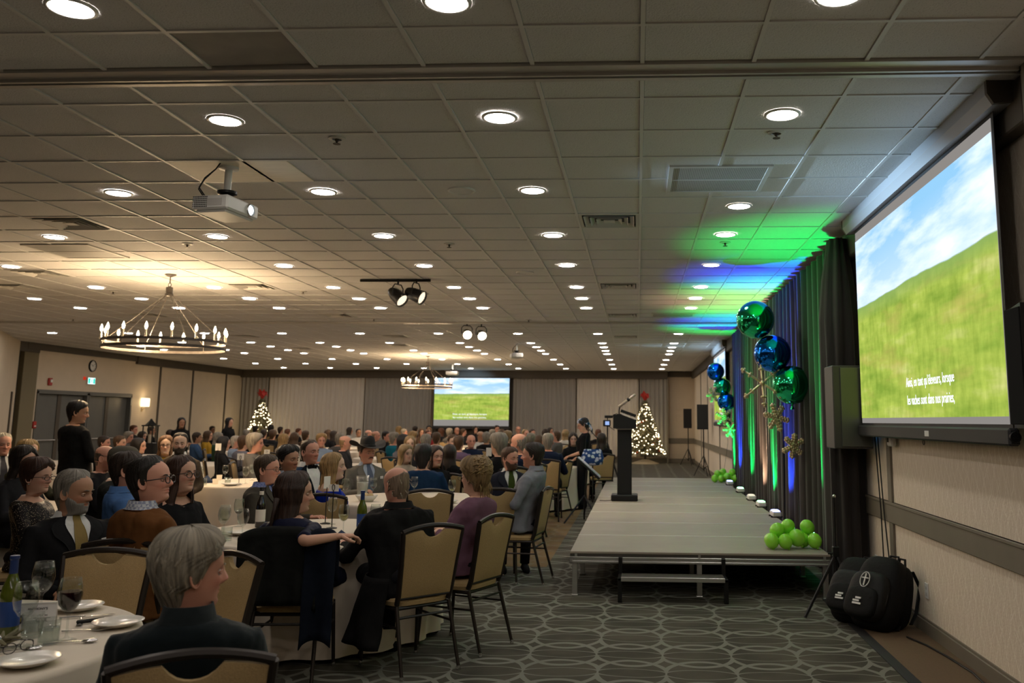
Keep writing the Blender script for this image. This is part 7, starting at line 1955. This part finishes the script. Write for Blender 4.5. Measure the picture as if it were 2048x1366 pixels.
def p_scarf(rig, P, A):
    mb = MB(); rows = []
    for i in range(10):
        t = i / 9; ph = t * PI / 2
        rows.append([rig.hp((.084 * math.cos(ph) ** .55 * math.sin(a), (.112 if math.cos(a) > 0 else .130) * math.cos(ph) ** .55 * math.cos(a) - .012, .055 - .10 * max(0, -math.cos(a)) * (1 - t) + .085 * math.sin(ph))) for a in np.linspace(0, 2 * PI, 26, endpoint=False)])
    mb.grid(rows, closeu=True); mb.build('headscarf', M['floral'], P, 'all', col=(.012, .06, .11, 1))
    kn = MB().ball(rig.hp((0, -.125, -.03)), .03, 10, 8)
    for s in (-1, 1): kn.tube([rig.hp((0, -.12, -.03)), rig.hp((s * .02, -.15, -.10)), rig.hp((s * .035, -.13, -.20))], [.02, .03, .012], 6, flat=.4)
    kn.build('scarf_knot', M['floral'], P, 'all', col=(.01, .04, .08, 1))
WS_ = person('woman standing in black with blue headscarf and glasses by the stage', (-1.024, 16.80, 1.532), 178, 'f', hphi=182, pitch=R(-14), stand=True, skin=SK['p'], hair=(.015, .012, .012, 1), style='full', top=BL, top_kw=dict(off=.014, sleeve=.62, bottom=-.5), glasses=dict(r=.002), legs=BL, arms_abs=lambda rig: {1: (rig.sh[1] + Vector((.05, -.02, -.27)), rig.sh[1] + Vector((-.02, .20, -.42))), -1: (rig.sh[-1] + Vector((-.05, .02, -.27)), rig.sh[-1] + Vector((.02, .24, -.34)))}, extra=p_scarf)
BG = thing('shoulder_bag', 'blue and white patterned cloth bag at the standing woman\u2019s hip', 'bag', (WS_.location.x + .20, WS_.location.y - .18, .80), .3)
bm = MB()
for (z, a, b_) in ((0, .10, .03), (.03, .20, .07), (.15, .23, .09), (.28, .19, .06), (.31, .17, .03)): pass
bm.grid([[(a * math.cos(t), b_ * math.sin(t), z) for t in np.linspace(0, 2 * PI, 24, endpoint=False)] for (z, a, b_) in ((0, .06, .02), (.02, .19, .07), (.14, .22, .09), (.27, .18, .06), (.30, .16, .03))], closeu=True, flip=True)
bm.build('bag_body', M['floral'], BG, 'all', col=(.03, .07, .22, 1)); MB().tube([(-.14, 0, .28), (-.12, .03, .50), (-.05, .06, .66), (.10, .03, .50), (.14, 0, .28)], .010, 6, flat=.4).build('bag_strap', M['nylon2'], BG)
# jackets hung over the long-haired woman's chair
def hung_jacket(x0, x1, zt, zb, yb, seed, col, label, cat='jacket', group='jackets over the chair back'):
    """a garment draped over the chair back: front and back falls joined over the rail"""
    mb = MB(); K = 26; rows = []
    for i in range(22):
        t = i / 21; row = []
        for j in range(K):
            f = j / (K - 1); x = x0 + (x1 - x0) * f
            w_ = .020 * mnoise.noise(Vector((x * 9, t * 5, seed))) + .014 * math.sin(x * 42 + 3 * mnoise.noise(Vector((x * 3, seed, t * 2))))
            if t < .62: tt = t / .62; z = zb + (zt - zb) * tt + .03 * mnoise.noise(Vector((x * 4, seed, 0))) * (1 - tt); y = yb - .035 - .03 * (1 - tt) + w_ * (1 - .6 * tt)
            elif t < .75: tt = (t - .62) / .13; z = zt + .02 * math.sin(PI * tt); y = yb - .035 + .09 * tt
            else: tt = (t - .75) / .25; z = zt - .28 * tt; y = yb + .055 + w_ * .5
            z += -.05 * abs(2 * f - 1) ** 3
            row.append((x, y, z))
        rows.append(row)
    mb.grid(rows)
    n0 = len(mb.v); off = [tuple((p[0], p[1] + (.012 if i % 99999 < K * 15 else -.012), p[2] - .006)) for i, p in enumerate(mb.v)]
    me = mb.mesh('hung_jacket', M['cloth'], 'all')
    o = link('hung_jacket', me, None, (-2.20, 5.86, 0), R(5), col=col)
    sd = o.modifiers.new('thickness', 'SOLIDIFY'); sd.thickness = .012
    return tag(o, label, cat, group)
hung_jacket(-.30, .20, .945, .50, -.285, 1, (.010, .011, .010, 1), 'black jacket draped over the long-haired woman\u2019s chair back')
hung_jacket(.12, .31, .935, .30, -.305, 2, (.007, .010, .018, 1), 'shiny navy jacket with zip hanging at the chair\u2019s right')
CROWD=[((-9.99,16.33,1.152),15,'m','short','dark','black','r','short dark-haired guest in black, first from left, by left doors',1),
((-9.48,15.98,1.164),10,'m','short','brown','brown','p','short brown-haired guest in brown, second from left, by left doors',1),
((-12.51,21.45,1.140),0,'m','full','grey','grey','r','wavy grey-haired guest in grey, third from left, by left doors',1),
((-15.29,26.45,1.252),0,'m','short','auburn','dark','r','short auburn-haired guest in dark, fourth from left, by left doors',1),
((-7.89,13.83,1.174),5,'f','long','black','black','p','long black-haired guest in black, fifth from left, by left doors',1),
((-12.75,22.47,1.145),-10,'f','bob','dark','cream','p','dark bob-haired guest in cream, sixth from left, by left doors',1),
((-15.27,27.40,1.212),20,'m','short','dark','black','t','short dark-haired guest in black, seventh from left, by left doors',1),
((-14.24,26.63,1.137),40,'f','bob','dark','blue','p','dark bob-haired guest in blue, first from left, by left wall',1),
((-10.43,20.74,1.157),30,'m','short','dark','blue','t','short dark-haired guest in blue, second from left, by left wall',1),
((-11.00,22.44,1.170),10,'f','long','brown','mustard','p','long brown-haired guest in mustard, third from left, by left wall',1),
((-15.28,31.45,1.201),-20,'m','short','black','black','b','short black-haired guest in black, fourth from left, by left wall',1),
((-9.82,20.54,1.165),20,'f','bob','grey','green','p','grey bob-haired guest in green, fifth from left, by left wall',1),
((-7.21,15.30,1.180),30,'f','long','black','black','p','long black-haired guest in black, sixth from left, by left wall',1),
((-12.78,27.58,1.133),0,'m','bald','grey','dark','r','bald guest in dark, seventh from left, by left wall',1),
((-8.26,18.07,1.142),20,'m','recede','white','pale blue','r','white receding-haired guest in pale blue, eighth from left, by left wall',1),
((-7.16,15.98,1.181),60,'m','short','brown','plaid','p','short brown-haired guest in plaid, first from left, below left tree',1),
((-11.46,25.73,1.170),60,'m','short','grey','dark','r','short grey-haired guest in dark, second from left, below left tree',1),
((-5.82,13.40,1.247),15,'m','full','grey','grey','r','wavy grey-haired guest in grey, third from left, below left tree',1),
((-14.16,32.50,1.216),70,'m','short','black','black','b','short black-haired guest in black, fourth from left, below left tree',1),
((-10.86,25.53,1.177),80,'m','short','dark','dark','p','short dark-haired guest in dark, fifth from left, below left tree',1),
((-13.79,33.00,1.251),80,'f','bob','black','dark','t','black bob-haired guest in dark, sixth from left, below left tree',1),
((-10.29,24.79,1.164),85,'f','full','brown','dark','p','wavy brown-haired guest in dark, seventh from left, below left tree',1),
((-13.21,32.50,1.186),60,'m','short','dark','dark','p','short dark-haired guest in dark, first from left, before pale curtain',1),
((-7.41,18.44,1.181),60,'f','long','blonde','cream','f','long blonde-haired guest in cream, second from left, before pale curtain',1),
((-11.45,28.76,1.157),70,'m','short','auburn','brown','p','short auburn-haired guest in brown, third from left, before pale curtain',1),
((-8.29,21.29,1.161),70,'f','bob','brown','white','p','brown bob-haired guest in white, fourth from left, before pale curtain',1),
((-12.04,31.26,1.154),20,'m','short','auburn','black','r','short auburn-haired guest in black, fifth from left, before pale curtain',1),
((-8.42,22.34,1.190),75,'m','short','brown','brown','p','short brown-haired guest in brown, sixth from left, before pale curtain',1),
((-6.29,17.54,1.189),-60,'m','full','blonde','pale blue','r','wavy blonde-haired guest in pale blue, seventh from left, before pale curtain',1),
((-9.64,27.48,1.156),40,'f','bob','brown','dark','p','brown bob-haired guest in dark, eighth from left, before pale curtain',1),
((-8.48,24.67,1.164),10,'f','long','dark','black','p','long dark-haired guest in black, ninth from left, before pale curtain',1),
((-6.39,18.92,1.189),85,'m','short','grey','grey','p','short grey-haired guest in grey, tenth from left, before pale curtain',1),
((-5.20,15.73,1.202),20,'m','bald','fair','dark','r','bald guest in dark, eleventh from left, before pale curtain',1),
((-10.60,32.50,1.185),20,'f','long','dark','white','p','long dark-haired guest in white, twelfth from left, before pale curtain',1),
((-9.09,28.76,1.174),-50,'m','recede','black','white','t','black receding-haired guest in white, thirteenth from left, before pale curtain',1),
((-7.82,25.68,1.181),20,'m','bald','grey','dark','r','bald guest in dark, fourteenth from left, before pale curtain',1),
((-6.86,23.19,1.187),10,'m','bald','fair','dark','r','bald guest in dark, first from left, left of far screen',1),
((-6.38,22.47,1.190),-10,'m','short','black','black','r','short black-haired guest in black, second from left, left of far screen',1),
((-5.23,19.07,1.215),40,'m','short','grey','teal','r','short grey-haired guest in teal, third from left, left of far screen',1),
((-8.77,32.50,1.234),60,'f','bob','blonde','dark','p','blonde bob-haired guest in dark, fourth from left, left of far screen',1),
((-4.27,16.17,1.216),60,'f','bob','black','plaid','p','black bob-haired guest in plaid, fifth from left, left of far screen',1),
((-7.58,28.76,1.184),10,'m','short','grey','dark','r','short grey-haired guest in dark, sixth from left, left of far screen',1),
((-3.18,12.20,1.155),-40,'f','bob','fair','cream','f','fair bob-haired guest in cream, seventh from left, left of far screen',1),
((-3.93,15.30,1.205),-70,'f','long','fair','dark','f','long fair-haired guest in dark, eighth from left, left of far screen',1),
((-5.41,21.35,1.193),60,'f','full','blonde','cream','f','wavy blonde-haired guest in cream, ninth from left, left of far screen',1),
((-8.16,32.50,1.238),70,'m','short','dark','dark','p','short dark-haired guest in dark, tenth from left, left of far screen',1),
((-7.26,29.76,1.189),-60,'f','bob','brown','brown','p','brown bob-haired guest in brown, eleventh from left, left of far screen',1),
((-4.18,17.54,1.204),75,'f','bob','grey','green','p','grey bob-haired guest in green, twelfth from left, left of far screen',1),
((-6.06,25.68,1.193),-50,'m','short','auburn','red','r','short auburn-haired guest in red, thirteenth from left, left of far screen',1),
((-7.60,32.25,1.262),-70,'m','short','black','dark','t','short black-haired guest in dark, fourteenth from left, left of far screen',1),
((-4.48,19.77,1.207),85,'m','short','brown','white','p','short brown-haired guest in white, first from left, below the far screen',1),
((-6.91,31.26,1.189),60,'f','bob','auburn','dark','p','auburn bob-haired guest in dark, second from left, below the far screen',1),
((-2.63,12.45,1.150),95,'f','long','dark','black','p','long dark-haired guest in black, third from left, below the far screen',1),
((-6.10,28.76,1.194),80,'f','full','grey','grey','p','wavy grey-haired guest in grey, fourth from left, below the far screen',1),
((-3.48,16.72,1.209),-60,'m','short','brown','brown','f','short brown-haired guest in brown, fifth from left, below the far screen',1),
((-6.61,32.50,1.212),-50,'m','bald','fair','dark','r','bald guest in dark, sixth from left, below the far screen',1),
((-3.14,15.63,1.211),80,'m','short','brown','mauve','p','short brown-haired guest in mauve, seventh from left, below the far screen',1),
((-6.06,30.91,1.182),20,'m','short','brown','dark','r','short brown-haired guest in dark, eighth from left, below the far screen',1),
((-3.23,17.27,1.207),-65,'m','bald','white','navy','r','bald guest in navy, ninth from left, below the far screen',1),
((-5.93,32.50,1.253),-60,'f','bob','dark','dark','p','dark bob-haired guest in dark, tenth from left, below the far screen',1),
((-3.96,22.47,1.207),-30,'m','bald','dark','white','t','bald guest in white, eleventh from left, below the far screen',1),
((-3.48,20.54,1.210),70,'m','short','grey','black','t','short grey-haired guest in black, twelfth from left, below the far screen',1),
((-4.34,26.63,1.206),60,'m','short','grey','dark','r','short grey-haired guest in dark, thirteenth from left, below the far screen',1),
((-5.06,32.00,1.282),-60,'m','short','dark','dark','r','short dark-haired guest in dark, fourteenth from left, below the far screen',1),
((-1.89,12.05,1.290),140,'f','full','grey','black','p','wavy grey-haired guest in black, fifteenth from left, below the far screen',1),
((-3.99,26.13,1.215),60,'f','bob','brown','dark','p','brown bob-haired guest in dark, sixteenth from left, below the far screen',1),
((-3.18,21.79,1.213),80,'f','full','fair','brown','p','wavy fair-haired guest in brown, seventeenth from left, below the far screen',1),
((-1.69,12.65,1.297),160,'m','bald','grey','navy','r','bald guest in navy, first from left, right of far screen',1),
((-4.35,32.50,1.264),-60,'m','bald','dark','dark','r','bald guest in dark, second from left, right of far screen',1),
((-3.28,26.13,1.220),-40,'m','recede','fair','dark','r','fair receding-haired guest in dark, third from left, right of far screen',1),
((-2.26,18.92,1.218),80,'m','short','grey','grey','p','short grey-haired guest in grey, fourth from left, right of far screen',1),
((-3.26,27.65,1.213),-50,'m','short','dark','white','r','short dark-haired guest in white, fifth from left, right of far screen',1),
((-1.99,18.07,1.188),100,'f','long','brown','black','p','long brown-haired guest in black, sixth from left, right of far screen',1),
((-2.90,28.15,1.209),60,'f','bob','dark','dark','p','dark bob-haired guest in dark, seventh from left, right of far screen',1),
((-1.50,14.97,1.265),90,'m','short','grey','navy','r','short grey-haired guest in navy, eighth from left, right of far screen',1),
((-3.17,32.50,1.217),-40,'f','long','dark','white','p','long dark-haired guest in white, ninth from left, right of far screen',1),
((-2.04,22.32,1.223),170,'m','recede','brown','grey','r','brown receding-haired guest in grey, tenth from left, right of far screen',1),
((-2.07,25.68,1.221),80,'f','bob','fair','white','p','fair bob-haired guest in white, eleventh from left, right of far screen',1),
((-1.36,18.92,1.225),-80,'f','bob','dark','black','f','dark bob-haired guest in black, twelfth from left, right of far screen',1),
((-1.17,26.63,1.228),100,'m','short','auburn','black','r','short auburn-haired guest in black, first from left, by camera tripod',1),
((-0.74,18.44,1.229),100,'f','long','dark','black','p','long dark-haired guest in black, second from left, by camera tripod',1)]
FTABLES=[(-2.35,13.60),(-2.00,16.90),(-5.20,16.90),(-8.35,16.90),(-11.55,16.90),(-2.35,20.20),(-5.55,20.20),(-8.70,20.20),(-11.90,20.20),(-2.00,23.50),(-5.20,23.50),(-8.35,23.50),(-11.55,23.50),(-2.35,26.80),(-5.55,26.80),(-8.70,26.80),(-11.90,26.80),(-2.00,30.10),(-5.20,30.10),(-8.35,30.10),(-11.55,30.10)]
FTL=[('the first', 'nearest'), ('the second', 'nearest'), ('the second', 'second'), ('the second', 'third'), ('the second', 'fourth'), ('the third', 'nearest'), ('the third', 'second'), ('the third', 'third'), ('the third', 'fourth'), ('the fourth', 'nearest'), ('the fourth', 'second'), ('the fourth', 'third'), ('the fourth', 'fourth'), ('the fifth', 'nearest'), ('the fifth', 'second'), ('the fifth', 'third'), ('the fifth', 'fourth'), ('the sixth', 'nearest'), ('the sixth', 'second'), ('the sixth', 'third'), ('the sixth', 'fourth')]
# ---------------------------------------------------------------- guests farther off: a few figures, copied
FT = {}
for sx in 'mf':
    for pose, ar in (('a', ('table', 'table')), ('b', ('lap', 'lap'))):
        rg_ = Rig(sx, 1.20, -.03); A_ = arms_of(rg_, *ar)
        FT['body', sx, pose] = body_mesh(rg_, A_, sx == 'f', lo=True, age=.5)
        FT['top', sx, pose] = top_mesh(rg_, A_, off=.022 if sx == 'm' else .015, lo=True, name='top')
        if pose == 'a': FT['legs', sx] = trouser_mesh(rg_, True)
    rg_ = Rig(sx, 1.20, -.03)
    for st, kw in (('short', dict(th=.018)), ('recede', dict(th=.014)), ('bald', dict(th=.010)), ('long', dict(th=.018, bottom=-.26)), ('bob', dict(th=.02)), ('full', dict(th=.030, vol=.008))):
        FT['hair', sx, st] = hair_mesh(rg_, st, lo=True, **kw)
    if sx == 'm': FT['shirt'] = rg_
HC = {'grey': (.24, .21, .17, 1), 'white': (.46, .40, .32, 1), 'black': (.012, .009, .008, 1), 'dark': (.03, .018, .012, 1), 'brown': (.085, .045, .022, 1), 'auburn': (.10, .035, .015, 1), 'blonde': (.34, .21, .085, 1), 'fair': (.26, .17, .08, 1)}
CC = {'black': BL, 'dark': (.02, .02, .022, 1), 'grey': (.10, .095, .09, 1), 'navy': (.012, .018, .04, 1), 'blue': (.04, .08, .16, 1), 'pale blue': (.22, .28, .38, 1), 'teal': (.01, .11, .16, 1), 'white': (.5, .48, .44, 1), 'mustard': (.33, .19, .02, 1), 'green': (.03, .06, .03, 1), 'mauve': (.12, .08, .14, 1), 'brown': (.07, .045, .03, 1), 'red': (.2, .02, .02, 1), 'plaid': (.14, .14, .17, 1), 'cream': (.38, .32, .24, 1)}
def guest(i, pos, phi, sex, style, hair, top, skin, label, chair):
    s = min(1.15, max(.92, pos[2] / 1.20)); d = R(phi - 90)
    ly = .012; x = pos[0] + ly * s * math.sin(d); y = pos[1] - ly * s * math.cos(d)
    P = thing('person', label, 'person', (x, y, 0), d, 'guests seated in the far rows'); P.scale = (s, s, s)
    pose = 'ab'[i % 2]
    link('body', FT['body', sex, pose], P, col=SK[skin]); link('hair', FT['hair', sex, style], P, col=HC[hair])
    link('top', FT['top', sex, pose], P, col=CC[top]); link('trousers', FT['legs', sex], P, col=BL)
    if chair:
        o = link('banquet_chair', FARCHAIR, None, (x, y, 0), d)
        o.scale = (s, s, s); tag(o, 'chair of ' + label, 'chair', 'tan banquet chairs')
for i, g_ in enumerate(CROWD): guest(i, *g_)
for i, (x, y) in enumerate(FTABLES):
    table(x, y, .90, 'round table in %s row of the far tables, %s from the aisle' % FTL[i], 'white cloth on the table in %s far row, %s from the aisle' % FTL[i], 20 + i)
# waitresses and a lantern by the left wall
def far_standing(pos, phi, label, hair, top, skin, apron=None):
    person(label, pos, phi, 'f', stand=True, skin=SK[skin], hair=HC[hair], style='long', hair_kw=dict(bottom=-.2), top=CC[top], top_kw=dict(off=.014, bottom=-.5), legs=BL, arms=('down', 'hold'), eyes=False)
far_standing((-11.242, 21.50, 1.501), -50, 'long-haired waitress in black standing by the left wall panels', 'black', 'black', 't')
far_standing((-11.432, 24.50, 1.506), -20, 'waitress in black and white standing near the left Christmas tree', 'black', 'black', 'p')
LN = thing('lantern', 'black lantern on a small stand by the left wall', 'lantern', (-11.9, 21.3, 0))
MB().bbox(-.2, -.2, 0, .2, .2, 1.02, .01).build('pedestal', M['black'], LN)
for sx in (-1, 1):
    for sy in (-1, 1): MB().bbox(sx * .12 - .012, sy * .12 - .012, 1.02, sx * .12 + .012, sy * .12 + .012, 1.42, .003).build('corner_post', M['blackmetal'], LN)
MB().prism([(-.15, -.15), (.15, -.15), (.15, .15), (-.15, .15)], 1.42, 1.45).lathe([(.15, 1.45), (.05, 1.55), (.02, 1.60), (0, 1.60)], 4).build('lantern_roof', M['blackmetal'], LN, False)
MB().lathe([(0, 1.02), (.04, 1.02), (.04, 1.22), (0, 1.22)], 14).build('candle', M['candle'], LN)
number_stand(-2.15, 12.9, None, 'white card stand far behind the mauve woman', .36, 0, (.08, .12), loop=False)
